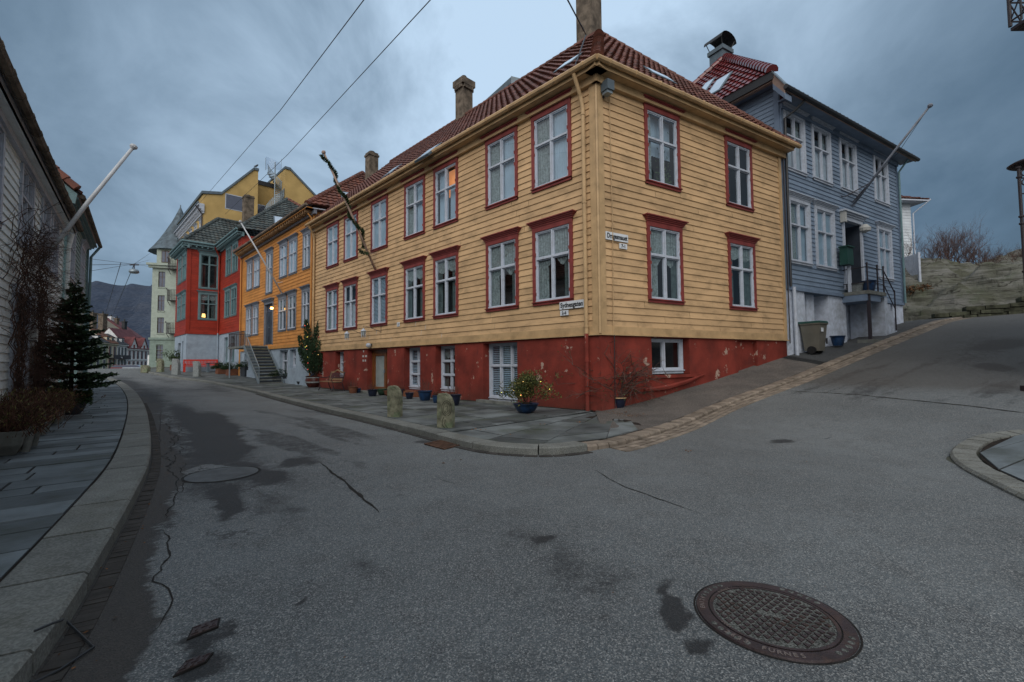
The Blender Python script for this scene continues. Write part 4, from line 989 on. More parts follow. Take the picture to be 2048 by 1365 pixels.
def chimney(root, base, w, d, z0, z1, m, cap=True, R=A, pot=False):
    X = R.normalized(); Y = Vector((-X.y, X.x, 0)); o = Vector((base.x, base.y, 0))-X*w/2-Y*d/2; m_ = MB()
    H = z1-(.55 if cap else 0)
    m_.box(o+UZ*z0, X*w, Y*d, UZ*(H-z0), m)
    if cap:
        n = 5
        for k in range(n):       # corbelled crown
            for a_, b_, L_, s_ in ((X, Y, w, d), (Y, X, d, w)):
                for side in (0, 1):
                    q = o+a_*(L_*(k+.15)/n)+b_*(s_ if side else -.09)+UZ*(H-.18); m_.box(q, a_*(L_*.7/n), b_*.09, UZ*.18, m)
        e = .10; m_.box(o-X*e-Y*e+UZ*H, X*(w+2*e), Y*(d+2*e), UZ*.22, m)
        m_.prism([o-X*e-Y*e+UZ*(H+.22), o+X*(w+e)-Y*e+UZ*(H+.22), o+X*(w+e)+Y*(d+e)+UZ*(H+.22), o-X*e+Y*(d+e)+UZ*(H+.22)], UZ*.1, m)
        i_ = .12; m_.box(o+X*i_+Y*i_+UZ*(H+.32), X*(w-2*i_), Y*(d-2*i_), UZ*.1, m)
        m_.lathe([(.14, 0), (.14, .2), (.10, .24)], o+X*w/2+Y*d/2+UZ*(H+.4), M_DARK, n=8)
    else: m_.box(o-X*.05-Y*.05+UZ*(z1-.25), X*(w+.1), Y*(d+.1), UZ*.12, m); m_.lathe([(.2, 0), (.2, .12), (.12, .16)], o+X*w/2+Y*d/2+UZ*z1, M_DARK, n=8)
    o_ = part('chimney', m_, root); m_ = MB(); m_.box(o-X*.08-Y*.08+UZ*(z0), X*(w+.16), Y*(d+.16), UZ*.9, M_LEAD); part('flashing', m_, o_)
    return o_
def ridge_at(px):      # where the ridge passes a pixel column
    r = ray(px, 100); return line_x(cM, A, Vector((0, 0, 0)), Vector((r.x, r.y, 0)))
q = ridge_at(1172)+A*.3; chimney(ow, q+B*.5, .72, .72, 12.9, 16.9, M_CHIM)
q = ridge_at(926); chimney(ow, q+B*.05, .62, .62, 12.6, 15.95, M_CHIM)
q = ridge_at(742); chimney(ow, q+B*.1, .62, .62, 12.4, 15.35, M_CHIM, cap=False)
# small fittings on the walls
def sign(name, label, fr, u, z, w, h, txt, ts, tilt=0, dx=0):
    t = thing(name, label, 'street sign' if w > .4 else 'number plate', fr.p(u, -.05, z))
    m_ = MB(); fr.box(m_, u-w/2, u+w/2, -.065, -.045, z-h/2, z+h/2, M_SIGN)
    part('plate', m_, t); me = text_mesh(txt, ts, M_INK, .002); xs_ = [v.co.x for v in me.vertices]; sx = min(1.0, (w-.08)/(max(xs_)-min(xs_)))
    o = bpy.data.objects.new('lettering', me); COL.objects.link(o); o.parent = t; o.location = fr.p(u+dx, -.071, z)-fr.p(u, -.05, z)
    o.rotation_euler = (math.pi/2, 0, math.atan2(fr.R.y, fr.R.x)); o.scale = (sx, 1, 1)
    return t
sign('street_sign', 'white street name sign reading Sydnesgaten on the ochre wall', FA, -.86, 2.96, .84, .21, 'Sydnesgaten', .185)
sign('number_plate', 'small white 2-6 plate under the Sydnesgaten sign', FA, -1.12, 2.755, .28, .14, '2-6', .12)
sign('street_sign', 'white street name sign reading Dragesmauet beside the corner board', FB, .60, 4.72, .80, .21, 'Dragesmauet', .185)
sign('number_plate', 'small white 7-1 plate under the Dragesmauet sign', FB, .82, 4.50, .28, .14, '7-1', .12)
mb = MB(); c = FB.p(.22, -.2, 8.62); FB.box(mb, .10, .34, -.34, -.08, 8.52, 8.78, M_LEAD); FB.box(mb, .13, .31, -.30, -.1, 8.44, 8.52, M_GALV); mb.tube([FB.p(.2, -.1, 8.5), FB.p(.2, -.02, 8.4)], .03, M_DARK)
solo('outdoor_lamp', mb, 'grey box lamp high on the ochre house corner under the eaves', 'lamp', loc=c)
def lantern(u, z, label):
    c = FA.p(u, -.0, z); t = thing('wall_lantern', label, 'lantern', c, 'lanterns over the basement door'); m_ = MB()
    m_.tube([FA.p(u+.45, -.03, z+.45), FA.p(u+.45, -.03, z+.12)], .012, M_IRON); m_.tube([FA.p(u+.45, -.03, z+.15), FA.p(u+.2, -.42, z+.36), FA.p(u, -.62, z+.42), FA.p(u, -.62, z+.3)], .011, M_IRON); part('bracket', m_, t)
    m_ = MB(); cc = FA.p(u, -.62, 0); m_.lathe([(.13, z+.2), (.05, z+.28), (.02, z+.32)], cc, M_WHITE, n=8); m_.lathe([(.07, z+.0), (.10, z+.19)], cc, M_FROST, n=8)
    for k in range(6):
        a = k*1.047; m_.tube([cc+Vector((math.cos(a)*.1, math.sin(a)*.1, z+.19)), cc+Vector((math.cos(a)*.085, math.sin(a)*.085, z-.08))], .008, M_WHITE, n=4)
    part('lamp_shade', m_, t)
lantern(-13.35, 2.58, 'white lantern on a curved bracket, the left of two over the basement door')
lantern(-11.75, 2.62, 'white lantern on a curved bracket, the right of two over the basement door')
mb = MB(); c = FA.p(-12.1, -.0, 2.24); mb.tube([c, FA.p(-12.1, -.12, 2.24)], .05, M_DARK, n=10); mb.lathe([(.03, -.10), (.09, -.07), (.115, 0), (.09, .07), (.03, .1)], FA.p(-12.1, -.2, 2.22), M_WHITE, n=12)
solo('globe_lamp', mb, 'small white globe lamp just above the brown basement door', 'lamp', loc=c, smooth=True)
mb = MB(); FA.box(mb, -9.95, -9.75, -.045, -.032, 2.93, 3.10, M_SIGN); FA.box(mb, -9.87, -9.83, -.048, -.045, 2.96, 3.07, M_INK); solo('house_number', mb, 'tiny square white house number plate on the ochre boards', 'number plate', loc=FA.p(-9.85, -.04, 3.0))
mb = MB()
for (u, z, w_) in ((-12.95, 1.93, .1), (-13.02, 1.70, .17), (-12.75, 1.70, .18), (-13.0, 1.50, .15), (-12.78, 1.5, .12)):
    for k in range(4): FA.box(mb, u+k*w_/4, u+k*w_/4+w_/5.5, -.026, -.0225, z, z+.09, M_CREAMW)
part('painted_marks', mb, ow)

# ---------------------------------------------------------------- grey roofed building behind
bg = thing('grey_roofed_building', 'grey metal roof parapet rising behind the ochre house ridge', 'building', Vector((2.5, 27, 0)))
P1, P2, P3 = at(936, 222, 27), at(958, 212, 26.4), at(1022, 154, 24.5)
mb = MB(); mb.prism([up_(P1, 0), up_(P1, P1.z-.4), up_(P2, P2.z-.3), up_(P3, P3.z-.4), up_(P3, 0)], Vector((5, 6, 0)), M_CONC); part('wall', mb, bg)
mb = MB()
for a, b in ((P1, P2), (P2, P3)):
    mb.prism([a-UZ*.35, b-UZ*.35, b, a], Vector((1.8, 2.2, 0)), M_LEAD)
mb.prism([P3-UZ*.5, P3+Vector((.5, -.1, -.65)), P3+Vector((.5, -.1, -.15)), P3+UZ*.05], Vector((1.8, 2.2, 0)), M_LEAD)
part('parapet', mb, bg)

# ---------------------------------------------------------------- orange house
OS0, OS1 = 18.9, 33.2; OZ = 10.1; ORW = 9.0
oh = thing('orange_house', 'orange clapboard house with grey trimmed windows and dark front door', 'house', K+A*OS1)
UW = [(31.2, 6.97, 1.45, 2.25), (29.45, 6.95, 1.45, 2.25), (26.6, 6.2, 1.4, 2.95), (23.85, 6.9, 1.42, 2.27), (22.15, 6.88, 1.42, 2.27), (19.95, 6.88, 1.15, 2.2)]
LW = [(31.2, 3.48, 1.45, 2.28), (29.55, 3.5, 1.4, 2.26), (23.9, 3.48, 1.45, 2.25), (22.2, 3.48, 1.42, 2.27), (19.95, 3.5, 1.25, 2.26)]
ho = [hole(-s, z, w_, h_) for s, z, w_, h_ in UW+LW] + [(-27.4, -25.75, 2.74, 5.5)]
mb = MB(); siding(mb, FA, -OS1+.12, -OS0-.1, 2.6, OZ-.15, ho, M_ORANGE, pitch=.2)
Fo = Fr(K+A*OS0, B); Fo2 = Fr(K+A*OS1, NA)
mb.box(K+A*(OS0+.02)+UZ*7, A*.2, B*ORW, UZ*(OZ-7.1), M_ORANGE); mb.box(K+A*(OS1-.2)+UZ*0, A*.2, -NA*ORW, UZ*(OZ-.1), M_ORANGE)
part('wall', mb, oh)
mb = MB(); FA.box(mb, -OS1, -OS1+.15, -.05, .05, 2.6, OZ-.2, M_ORANGE_T); mb.brk(); FA.box(mb, -OS0-.14, -OS0, -.05, .05, 2.6, OZ-.2, M_ORANGE_T); part('corner_board', mb, oh)
mb = MB(); FA.box(mb, -OS1, -OS0, -.10, .05, 2.42, 2.62, M_ORANGE_T); part('skirting_board', mb, oh)
obh = [(-24.35, -22.85, .5, 2.3), (-22.5, -21.5, 1.2, 2.3), (-32.3, -31.2, 1.0, 2.2)]
mb = MB(); plane_wall(mb, FA, -OS1, -OS0, -.3, 2.43, obh, M_STUCCO_G, y=-.01, depth=.3); part('basement_wall', mb, oh)
for (s, z, w_, h_), cu_ in zip(UW, ['half', 'blind', 'net', 'blind', 'blind', 'net']): window(oh, FA, -s, z, w_, h_, M_GREYTRIM, cur=cu_)
for (s, z, w_, h_), cu_ in zip(LW, ['half', 'net', 'sides', 'sides', 'dark']): window(oh, FA, -s, z, w_, h_, M_GREYTRIM, cur=cu_)
for h, lay in ((obh[0], 'cross'), (obh[1], 'one2'), (obh[2], 'one2')): window(oh, FA, (h[0]+h[1])/2, h[2], h[1]-h[0], h[3]-h[2], M_WHITE, head=False, layout=lay, cur='dark', y=.24, wide=.03)
mb = MB()
FA.box(mb, -27.5, -27.38, -.06, .1, 2.72, 5.6, M_GREYTRIM); FA.box(mb, -25.77, -25.65, -.06, .1, 2.72, 5.6, M_GREYTRIM); FA.box(mb, -27.5, -25.65, -.07, .1, 5.5, 5.66, M_GREYTRIM)
for k, (o_, e_) in enumerate(((.12, .04), (.17, .08), (.24, .14))): FA.box(mb, -27.5-e_, -25.65+e_, -o_, 0, 5.66+.06*k, 5.72+.06*k, M_GREYTRIM)
FA.box(mb, -27.38, -25.77, .12, .2, 2.74, 5.5, M_DOORBL); FA.box(mb, -27.38, -25.77, .06, .12, 4.85, 4.97, M_DOORBL)
for sx in (-27.34, -26.55):
    FA.box(mb, sx, sx+.74, .05, .12, 2.76, 4.85, M_DOORBL)
    for z0_, z1_ in ((2.9, 3.35), (3.5, 4.1), (4.22, 4.72)):
        FA.box(mb, sx+.12, sx+.62, .03, .05, z0_, z1_, M_DOORBL); FA.box(mb, sx+.2, sx+.54, .018, .03, z0_+.08, z1_-.08, M_DOORBL)
d_ = part('door', mb, oh); mb = MB(); FA.box(mb, -27.3, -25.85, .10, .118, 5.0, 5.45, M_WSLAT); part('transom_window', mb, d_)
mb = MB(); mb.lathe([(.03, 0), (.03, .05)], FA.p(-26.56, .0, 3.9), M_GALV, n=8); part('handle', mb, d_)
# staircase parallel to the facade: landing in front of the door, flight going down towards the corner
lx = lambda s, o, z: FA.p(-s, -o, z)
def sbx(m_, s0, s1, o0, o1, z0, z1, m): FA.box(m_, -s1, -s0, -o1, -o0, z0, z1, m)
zl = 2.66; s_top, s_bot = 26.5, 23.3; z0_ = hz(*(K+A*23.3+NA).xy)+.12; n = 12; OI, OO = .12, 1.45
mb = MB(); sbx(mb, s_top, 30.6, OI, OO, zl-.14, zl, M_CONC); stp = part('staircase', mb, oh)
for k in range(n):
    zz = zl-(zl-z0_)*(k+1)/(n+.3); s1_ = s_top-(s_top-s_bot)*k/n; s0_ = s_top-(s_top-s_bot)*(k+1)/n
    m_ = MB(); sbx(m_, s0_-.03, s1_, OI, OO, zz-.05, zz, M_STONE if k % 3 == 0 else M_CONC); sbx(m_, s1_-.03, s1_-.01, OI, OO, zz-.0, zz+.12, M_PLANTER); part('step', m_, stp)
mb = MB()
for o_ in (OI-.04, OO): mb.prism([lx(s_top+.1, o_, zl-.24), lx(s_bot-.05, o_, z0_-.1), lx(s_bot-.05, o_, z0_+.16), lx(s_top+.1, o_, zl+.04)], -NA*-.05, M_GALV)
part('stringer', mb, stp)
mb = MB()
mb.tube([lx(s_top, OO+.02, zl+.95), lx(s_bot, OO+.02, z0_+1.0), lx(s_bot, OO+.02, z0_)], .025, M_GALV)
for k in range(22):
    f = k/21; mb.tube([lx(s_top+(s_bot-s_top)*f, OO+.02, zl+(z0_-zl)*f), lx(s_top+(s_bot-s_top)*f, OO+.02, zl+.93+(z0_-zl)*f)], .009, M_GALV, n=4)
part('railing', mb, stp)
mb = MB(); mb.tube([lx(s_top, OO, zl+.95), lx(30.6, OO, zl+.95), lx(30.6, .1, zl+.95)], .022, M_IRON)
for k in range(34): s_ = s_top+(30.6-s_top)*k/33; mb.tube([lx(s_, OO, zl), lx(s_, OO, zl+.95)], .010, M_IRON, n=4)
for k in range(10): o_ = .1+1.3*k/9; mb.tube([lx(30.6, o_, zl), lx(30.6, o_, zl+.95)], .010, M_IRON, n=4)
mb.tube([lx(30.5, 1.38, z0_-.2), lx(30.5, 1.38, zl-.1)], .045, M_GALV, n=8); part('landing_railing', mb, stp)
# roof
eo0 = K+A*(OS0-.35)+NA*.55; eo1 = K+A*(OS1+.3)+NA*.55; cO = K+B*4.6
ap0 = up_(cO+A*23.3, 14.55); ap1 = up_(cO+A*29.5, 14.55); b0_ = eo0+B*9.6; b1_ = eo1+B*9.6
mb = MB(); tiles(mb, [up_(eo0, OZ+.15), up_(eo1, OZ+.15), ap1, ap0], M_TILE, tw=.3, th=.4); tiles(mb, [up_(eo0, OZ+.15), up_(b0_, OZ+.15), ap0], M_TILE_B, tw=.3, th=.4); mb.face([up_(eo1, OZ+.15), up_(b1_, OZ+.15), ap1], M_TILE)
rf = part('roof', mb, oh)
mb = MB(); ridge(mb, up_(eo0, OZ+.15), ap0, M_TILE_B, r=.17); mb.brk(); ridge(mb, ap0, ap1, M_TILE_B, r=.16); mb.brk(); ridge(mb, up_(eo1, OZ+.15), ap1, M_TILE, r=.16); part('ridge_tiles', mb, rf)
mb = MB(); FA.box(mb, -OS1-.25, -OS0+.3, -.55, 0, OZ-.05, OZ+.0, M_WHITE if False else M_ORANGE_T); FA.box(mb, -OS1-.25, -OS0+.3, -.15, 0, OZ-.3, OZ-.05, M_GREYTRIM)
for k in range(40): s = OS0+.1+k*.36; FA.box(mb, -s-.1, -s, -.5, -.02, OZ-.22, OZ-.05, M_BENCH)
Fo.box(mb, -.5, 9.2, -.35, 0, OZ-.05, OZ+.0, M_WHITE); part('eaves', mb, oh)
mb = MB(); gutter(mb, up_(eo0+NA*.05, OZ+.1), up_(eo1+NA*.05, OZ+.1), M_CHIM, r=.08); part('gutter', mb, oh)
mb = MB(); mb.tube([lx(OS1-.1, .55, OZ), lx(OS1-.05, .15, OZ-.5), lx(OS1-.05, .12, z0_)], .05, M_ORANGE_T, n=8); mb.brk(); mb.tube([lx(OS0+.2, .5, OZ), lx(OS0+.12, .12, OZ-.5), lx(OS0+.12, .12, .2)], .05, M_ORANGE_T, n=8); part('downpipe', mb, oh)
so = slope(up_(eo0, OZ+.15), up_(b0_, OZ+.15), ap0); u, v = on_roof(703, 400, *so); roof_window(oh, [(u-.6, v-.2)], *so, (1.1, 1.0))
mb = MB(); c = lx(24.9, .35, 5.05); mb.tube([lx(24.9, 0, 5.25), lx(24.9, .25, 5.35), c+UZ*.18], .014, M_IRON); mb.lathe([(.13, .06), (.05, .14), (.02, .2)], c, M_IRON, n=8)
wl = thing('wall_lamp', 'lit amber lamp beside the dark door of the orange house', 'lamp', c); part('bracket', mb, wl); mb = MB(); mb.lathe([(.03, -.09), (.085, -.05), (.1, 0), (.07, .06)], c, M_WARM, n=10); part('bulb', mb, wl, smooth=True)
pl = bpy.data.lights.new('lamp_glow', 'POINT'); pl.energy = 7; pl.color = (1, .55, .15); pl.shadow_soft_size = .1; po = bpy.data.objects.new('lamp_glow', pl); COL.objects.link(po); po.parent = wl; po.location = (NA*.15).xyz

# ---------------------------------------------------------------- red house with a projecting wing
RS0, RS1, RW0, RW1 = 33.3, 47.0, 40.5, 46.1; RZ = 11.75; RB = 4.22; WP = 2.4
rh = thing('red_house', 'red clapboard house with teal window frames, grey basement and dark tiled roof', 'house', K+A*RW0)
FWs = Fr(K+A*RW0+NA*WP, -NA)     # side of the wing that faces down the street (right end = house wall)
FWf = Fr(K+A*RW0+NA*WP, -A)      # street side of the wing
mw = [(37.55, 9.0, 1.75, 2.45), (35.5, 9.0, 1.75, 2.45), (37.65, 5.4, 1.75, 2.45), (35.6, 5.4, 1.75, 2.45)]
mb = MB(); siding(mb, FA, -RW0, -RS0-.1, RB+.1, RZ-.1, [hole(-s, z, w_, h_) for s, z, w_, h_ in mw], M_RED, pitch=.2)
siding(mb, FWs, .12, WP, RB+.1, RZ-.1, [hole(1.55, 8.1, 1.55, 3.2), hole(1.55, 5.35, 1.55, 2.45)], M_RED, pitch=.2)
ww = [(1.5, 8.85, 1.8, 2.5), (3.7, 8.85, 1.8, 2.5), (1.4, 5.4, 1.8, 2.4), (3.6, 5.4, 1.8, 2.4)]
siding(mb, FWf, -(RW1-RW0), -.12, RB+.1, RZ-.1, [hole(-s, z, w_, h_) for s, z, w_, h_ in ww], M_RED, pitch=.2)
mb.face([K+A*RS0+UZ*9, K+A*RS0+B*9+UZ*9, K+A*RS0+B*9+UZ*(RZ-.1), K+A*RS0+UZ*(RZ-.1)], M_RED)
part('wall', mb, rh)
mb = MB(); FWs.box(mb, 0, .2, -.06, .05, RB, RZ-.1, M_RED_T); FWf.box(mb, -.2, 0, -.06, .05, RB, RZ-.1, M_RED_T); mb.brk(); FA.box(mb, -RS0-.25, -RS0-.02, -.06, .05, RB, RZ-.1, M_RED_T); part('corner_board', mb, rh)
mb = MB(); FWs.box(mb, 0, WP, -.07, .05, RB-.12, RB+.12, M_RED_T); FWf.box(mb, -5.6, 0, -.07, .05, RB-.12, RB+.12, M_RED_T); FA.box(mb, -RW0, -RS0, -.07, .05, RB-.12, RB+.12, M_RED_T)
part('skirting_board', mb, rh)
mb = MB(); rb = [(-38.6, -37.4, 1.6, 3.75), (-36.5, -35.2, 1.6, 3.75)]
plane_wall(mb, FA, -RW0, -RS0, -.3, RB-.1, rb, M_STUCCO_G, depth=.3); plane_wall(mb, FWs, 0, WP, -.3, RB-.1, [], M_STUCCO_G); plane_wall(mb, FWf, -5.6, 0, -.3, RB-.1, [(-1.9, -1.2, .9, 3.5), (-3.9, -2.5, .7, 3.4)], M_STUCCO_G, depth=.4)
part('basement_wall', mb, rh)
for h in rb: window(rh, FA, (h[0]+h[1])/2, h[2], h[1]-h[0], h[3]-h[2], M_TEAL, sash=M_TEAL, head=False, layout='one2', cur='dark', y=.24, wide=.04)
mb = MB(); FWf.box(mb, -1.9, -1.2, .35, .42, .9, 3.5, M_TEAL); FWf.box(mb, -3.9, -2.5, .35, .42, .7, 3.4, M_WSLAT); part('door', mb, rh)
for s, z, w_, h_ in mw: window(rh, FA, -s, z, w_, h_, M_TEAL, sash=M_TEAL, cur='dark', wide=.14)
window(rh, FWs, 1.55, 8.1, 1.55, 3.2, M_TEAL, sash=M_TEAL, layout='tall', cur='dark', wide=.14); window(rh, FWs, 1.55, 5.35, 1.55, 2.45, M_TEAL, sash=M_TEAL, cur='sides', wide=.16)
for s, z, w_, h_ in ww: window(rh, FWf, -s, z, w_, h_, M_TEAL, sash=M_TEAL, cur='net', wide=.12)
mb = MB(); c = FWs.p(1.2, .1, 5.62); mb.lathe([(.10, 0), (.2, .02), (.17, .32), (.12, .34)], FWs.p(1.2, .22, 5.6), emis('lamp_shade_glow', (1, .6, .18), 2.2), n=10); part('window_lamp', mb, rh)
# roofs
oe = .5; zt = RZ+.3
a0 = K+A*(RS0-.4)+NA*oe; mw1 = K+A*(RW0-oe)+NA*oe; p3 = K+A*(RS1+.3)
pk = up_(K+B*4.6+A*38.2, 16.7); pk2 = up_(K+B*4.6+A*43.5, 16.7)
mb = MB()
back = K+A*(RS0-.4)+B*9.5
tiles(mb, [up_(a0, zt), up_(K+A*(RS1+.4)+NA*oe, zt), pk2, pk], M_TILE_D, tw=.32, th=.4); tiles(mb, [up_(a0, zt), up_(back, zt), pk], M_TILE_D, tw=.32, th=.4)
w0 = K+A*(RW0-oe)+NA*(WP+oe); w1 = K+A*(RW1+oe)+NA*(WP+oe); wr = up_(K+A*(RW0+RW1)/2+NA*(-.3), zt+3.35); wr2 = up_(K+A*(RW0+RW1)/2-NA*4.0, zt+3.35)
tiles(mb, [up_(w0, zt+.01), up_(w1, zt+.01), wr], M_TILE_D, tw=.32, th=.4)
wi = K+A*(RW0-oe)-NA*4.0
tiles(mb, [up_(w0, zt+.01), up_(wi, zt+.01), wr2, wr], M_TILE_D, tw=.32, th=.4)
mb.face([up_(w1, zt), up_(K+A*(RW1+oe)-NA*4, zt), wr2, wr], M_TILE_D)
rf = part('roof', mb, rh)
mb = MB(); ridge(mb, up_(w0, zt+.02), wr, M_TILE_D, r=.17); mb.brk(); ridge(mb, up_(w1, zt+.02), wr, M_TILE_B, r=.16); mb.brk(); ridge(mb, wr, wr2, M_TILE_D, r=.16); mb.brk(); ridge(mb, up_(a0, zt), pk, M_TILE_D, r=.18); mb.brk(); ridge(mb, pk, pk2, M_TILE_B, r=.17); mb.brk(); ridge(mb, up_(back, zt), pk, M_TILE_B, r=.17); part('ridge_tiles', mb, rf)
mb = MB()
for fr, u0, u1 in ((FA, -RW0+.4, -RS0+.3), (FWs, -.5, WP-.4), (FWf, -6.1, .5)):
    fr.box(mb, u0, u1, -oe+.04, .0, RZ+.02, RZ+.08, M_TEAL); fr.box(mb, u0, u1, -oe+.0, -oe+.05, RZ+.02, RZ+.26, M_TEAL); fr.box(mb, u0, u1, -.14, .0, RZ-.24, RZ+.02, M_TEAL)
    k = u0+.1
    while k < u1: fr.box(mb, k, k+.12, -oe+.06, -.14, RZ-.12, RZ+.02, M_TEAL); k += .42
part('eaves', mb, rh)
mb = MB(); gutter(mb, up_(w0+NA*.05-A*.05, zt-.02), up_(w1+NA*.05, zt-.02), M_TEAL, r=.09); gutter(mb, up_(w0+NA*.05-A*.07, zt-.02), up_(K+A*(RW0-oe-.07)+NA*oe, zt-.02), M_TEAL, r=.09); gutter(mb, up_(K+A*(RW0-oe)+NA*(oe+.05), zt-.02), up_(a0+NA*.05, zt-.02), M_TEAL, r=.09); part('gutter', mb, rh)
mb = MB(); mb.tube([lx(RW0-.55, .55, RZ+.1), lx(RW0-.2, .15, RZ-.6), lx(RW0-.15, .12, RB)], .06, M_RED_T, n=8); mb.tube([lx(RW0-.15, .12, RB), lx(RW0-.15, .12, .5)], .06, M_STUCCO_G, n=8); part('downpipe', mb, rh)
sR = slope(up_(a0, zt), up_(back, zt), pk); u, v = on_roof(566, 445, *sR); roof_window(rh, [(u-.7, v-.7)], *sR, (1.3, 1.5))
q = wr2.lerp(wr, .35); chimney(rh, up_(at(496, 430, 44.5), 0), .85, .85, 14.6, 18.3, M_CHIM, cap=False)

# ---------------------------------------------------------------- yellow apartment building
PG = K+A*48.0; FG = Fr(PG, -NA); FGf = Fr(PG, -A)
ya = thing('yellow_apartment_building', 'tall yellow rendered apartment building with spiral stair in its gable', 'building', PG)
def wall_poly(mb, fr, pts, y0, y1, m): mb.prism([fr.p(u, y0, z) for u, z in pts], fr.I*(y1-y0), m)
mb = MB()
wall_poly(mb, FG, [(0, -.5), (4.95, -.5), (4.95, 15.5), (4.95, 22.9), (4.55, 22.9), (1.5, 19.35), (-.1, 19.0), (-.1, 17.7), (0, 17.7)], 0, 14.5, M_STUCCO_Y)
wall_poly(mb, FG, [(7.75, -.5), (17, -.5), (17, 17.3), (11.6, 21.3), (8.3, 24.0), (7.75, 24.0)], 0, 14.5, M_STUCCO_Y)
FG.box(mb, 4.95, 7.75, 2.2, 14.4, 0, 22.4, M_STUCCO_Y); FG.box(mb, 4.95, 7.75, 0, 2.2, 0, 15.6, M_STUCCO_Y)
part('wall', mb, ya)
mb = MB()
for a, b in (((-.25, 19.0), (1.5, 19.35)), ((1.5, 19.35), (4.55, 22.95)), ((4.5, 22.92), (5.0, 22.9)), ((7.7, 24.02), (8.35, 24.02)), ((8.3, 24.0), (11.6, 21.3)), ((11.6, 21.3), (17.1, 17.2))):
    mb.prism([FG.p(a[0], -.12, a[1]), FG.p(b[0], -.12, b[1]), FG.p(b[0], -.12, b[1]+.28), FG.p(a[0], -.12, a[1]+.28)], FG.I*14.7, M_LEAD)
FG.box(mb, 4.95, 7.75, 2.08, 14.5, 22.2, 22.7, M_DARK); part('roof', mb, ya)
mb = MB()
FGf.box(mb, -14.5, .12, -.55, 0, 17.78, 17.95, M_WHITE); FGf.box(mb, -14.5, .1, -.12, 0, 17.0, 17.2, M_WHITE); FGf.box(mb, -14.5, .14, -.6, -.45, 17.95, 18.1, M_LEAD)
k = -14.3
while k < 0: FGf.box(mb, k, k+.2, -.42, 0, 17.4, 17.78, M_WHITE); FGf.box(mb, k, k+.2, -.25, 0, 17.2, 17.4, M_WHITE); k += .62
for z in (13.2, 9.6, 5.2): FGf.box(mb, -14.5, 0, -.18, 0, z, z+.3, M_WHITE)
part('cornice', mb, ya)
for s in (1.2, 3.9, 6.6, 9.3, 12.0):
    for z, h_ in ((14.9, 1.65), (10.4, 2.1), (6.4, 2.1)): window(ya, FGf, -s, z, 1.3, h_, M_WHITE, cur='dark')
mb = MB(); FG.box(mb, 1.85, 4.5, -.02, .06, 17.95, 19.6, M_WHITE); o_ = part('wide_window', mb, ya); mb = MB(); FG.box(mb, 1.93, 4.42, -.03, -.02, 18.03, 19.52, M_WSLAT); part('pane', mb, o_)
mb = MB(); FG.box(mb, 4.96, 7.2, 2.12, 2.2, 15.7, 19.9, M_WHITE); o_ = part('terrace_window', mb, ya); mb = MB(); FG.box(mb, 5.0, 7.1, 2.1, 2.12, 17.9, 19.8, M_WSLAT); FG.box(mb, 5.0, 6.4, 2.1, 2.12, 15.8, 17.75, M_WSLAT); FG.box(mb, 6.5, 7.1, 2.1, 2.12, 15.8, 17.75, M_WSLAT); part('pane', mb, o_)
mb = MB(); mb.tube([FGf.p(-.12, -.7, 17.7), FGf.p(-.1, -.15, 16.9), FGf.p(-.1, -.1, .5)], .07, M_IRON, n=8); mb.brk(); mb.tube([FGf.p(-14.4, -.7, 17.7), FGf.p(-14.4, -.15, 16.9), FGf.p(-14.4, -.1, .5)], .07, M_IRON, n=8); part('downpipe', mb, ya)
ss = MB(); cc = FG.p(6.85, .6, 0); r_ = 1.0; z0s, z1s = 16.2, 23.6; nst = 30
ss.tube([cc+UZ*z0s, cc+UZ*(z1s+1.1)], .07, M_GALV, n=8)
for k in range(nst):
    a = 2.2+k*.235; z = z0s+(z1s-z0s)*k/nst; d1 = Vector((math.cos(a), math.sin(a), 0)); d2 = Vector((math.cos(a+.26), math.sin(a+.26), 0))
    ss.prism([cc+UZ*z, cc+d1*r_+UZ*z, cc+d2*r_+UZ*z], UZ*.07, M_GALV); ss.tube([cc+d1*r_+UZ*z, cc+d1*r_+UZ*(z+1.0)], .028, M_GALV, n=4)
o_ = part('spiral_staircase', ss, ya)
mb = MB()
for k in range(nst):
    qs = [cc+Vector((math.cos(2.2+j*.235)*r_, math.sin(2.2+j*.235)*r_, z0s+(z1s-z0s)*j/nst)) for j in (k, k+1)]; mb.mesh([qs[0]-UZ*.05, qs[1]-UZ*.05, qs[1]+UZ*.09, qs[0]+UZ*.09], [(0, 1, 2, 3)], M_GALV)
    for f_ in (.33, .66): q = qs[0].lerp(qs[1], f_); mb.tube([q, q+UZ*1.0], .02, M_GALV, n=4)
mb.tube([cc+Vector((math.cos(2.2+k*.235)*r_, math.sin(2.2+k*.235)*r_, z0s+(z1s-z0s)*k/nst+1.0)) for k in range(nst+1)], .025, M_GALV)
for k in range(10): a = 3.4+k*.3; q = cc+Vector((math.cos(a)*r_, math.sin(a)*r_, 0)); mb.tube([q+UZ*z0s, q+UZ*(z0s+1.1)], .015, M_GALV, n=4)
part('railing', mb, o_)
mb = MB(); M_PLEX = glass_mat('clear_screen', (.80, .82, .86), 1.3, .1)
for k in range(6):
    a, b = 3.9+k*.33, 3.9+(k+1)*.33; mb.face([cc+Vector((math.cos(a)*r_, math.sin(a)*r_, z1s-.1)), cc+Vector((math.cos(b)*r_, math.sin(b)*r_, z1s-.1)), cc+Vector((math.cos(b)*r_, math.sin(b)*r_, z1s+1.4-.15*k)), cc+Vector((math.cos(a)*r_, math.sin(a)*r_, z1s+1.4-.12*k))], M_PLEX)
for a in (3.9, 5.88): q = cc+Vector((math.cos(a)*r_, math.sin(a)*r_, 0)); mb.tube([q+UZ*(z1s-.1), q+UZ*(z1s+1.3)], .02, M_GALV)
part('wind_screen', mb, o_)
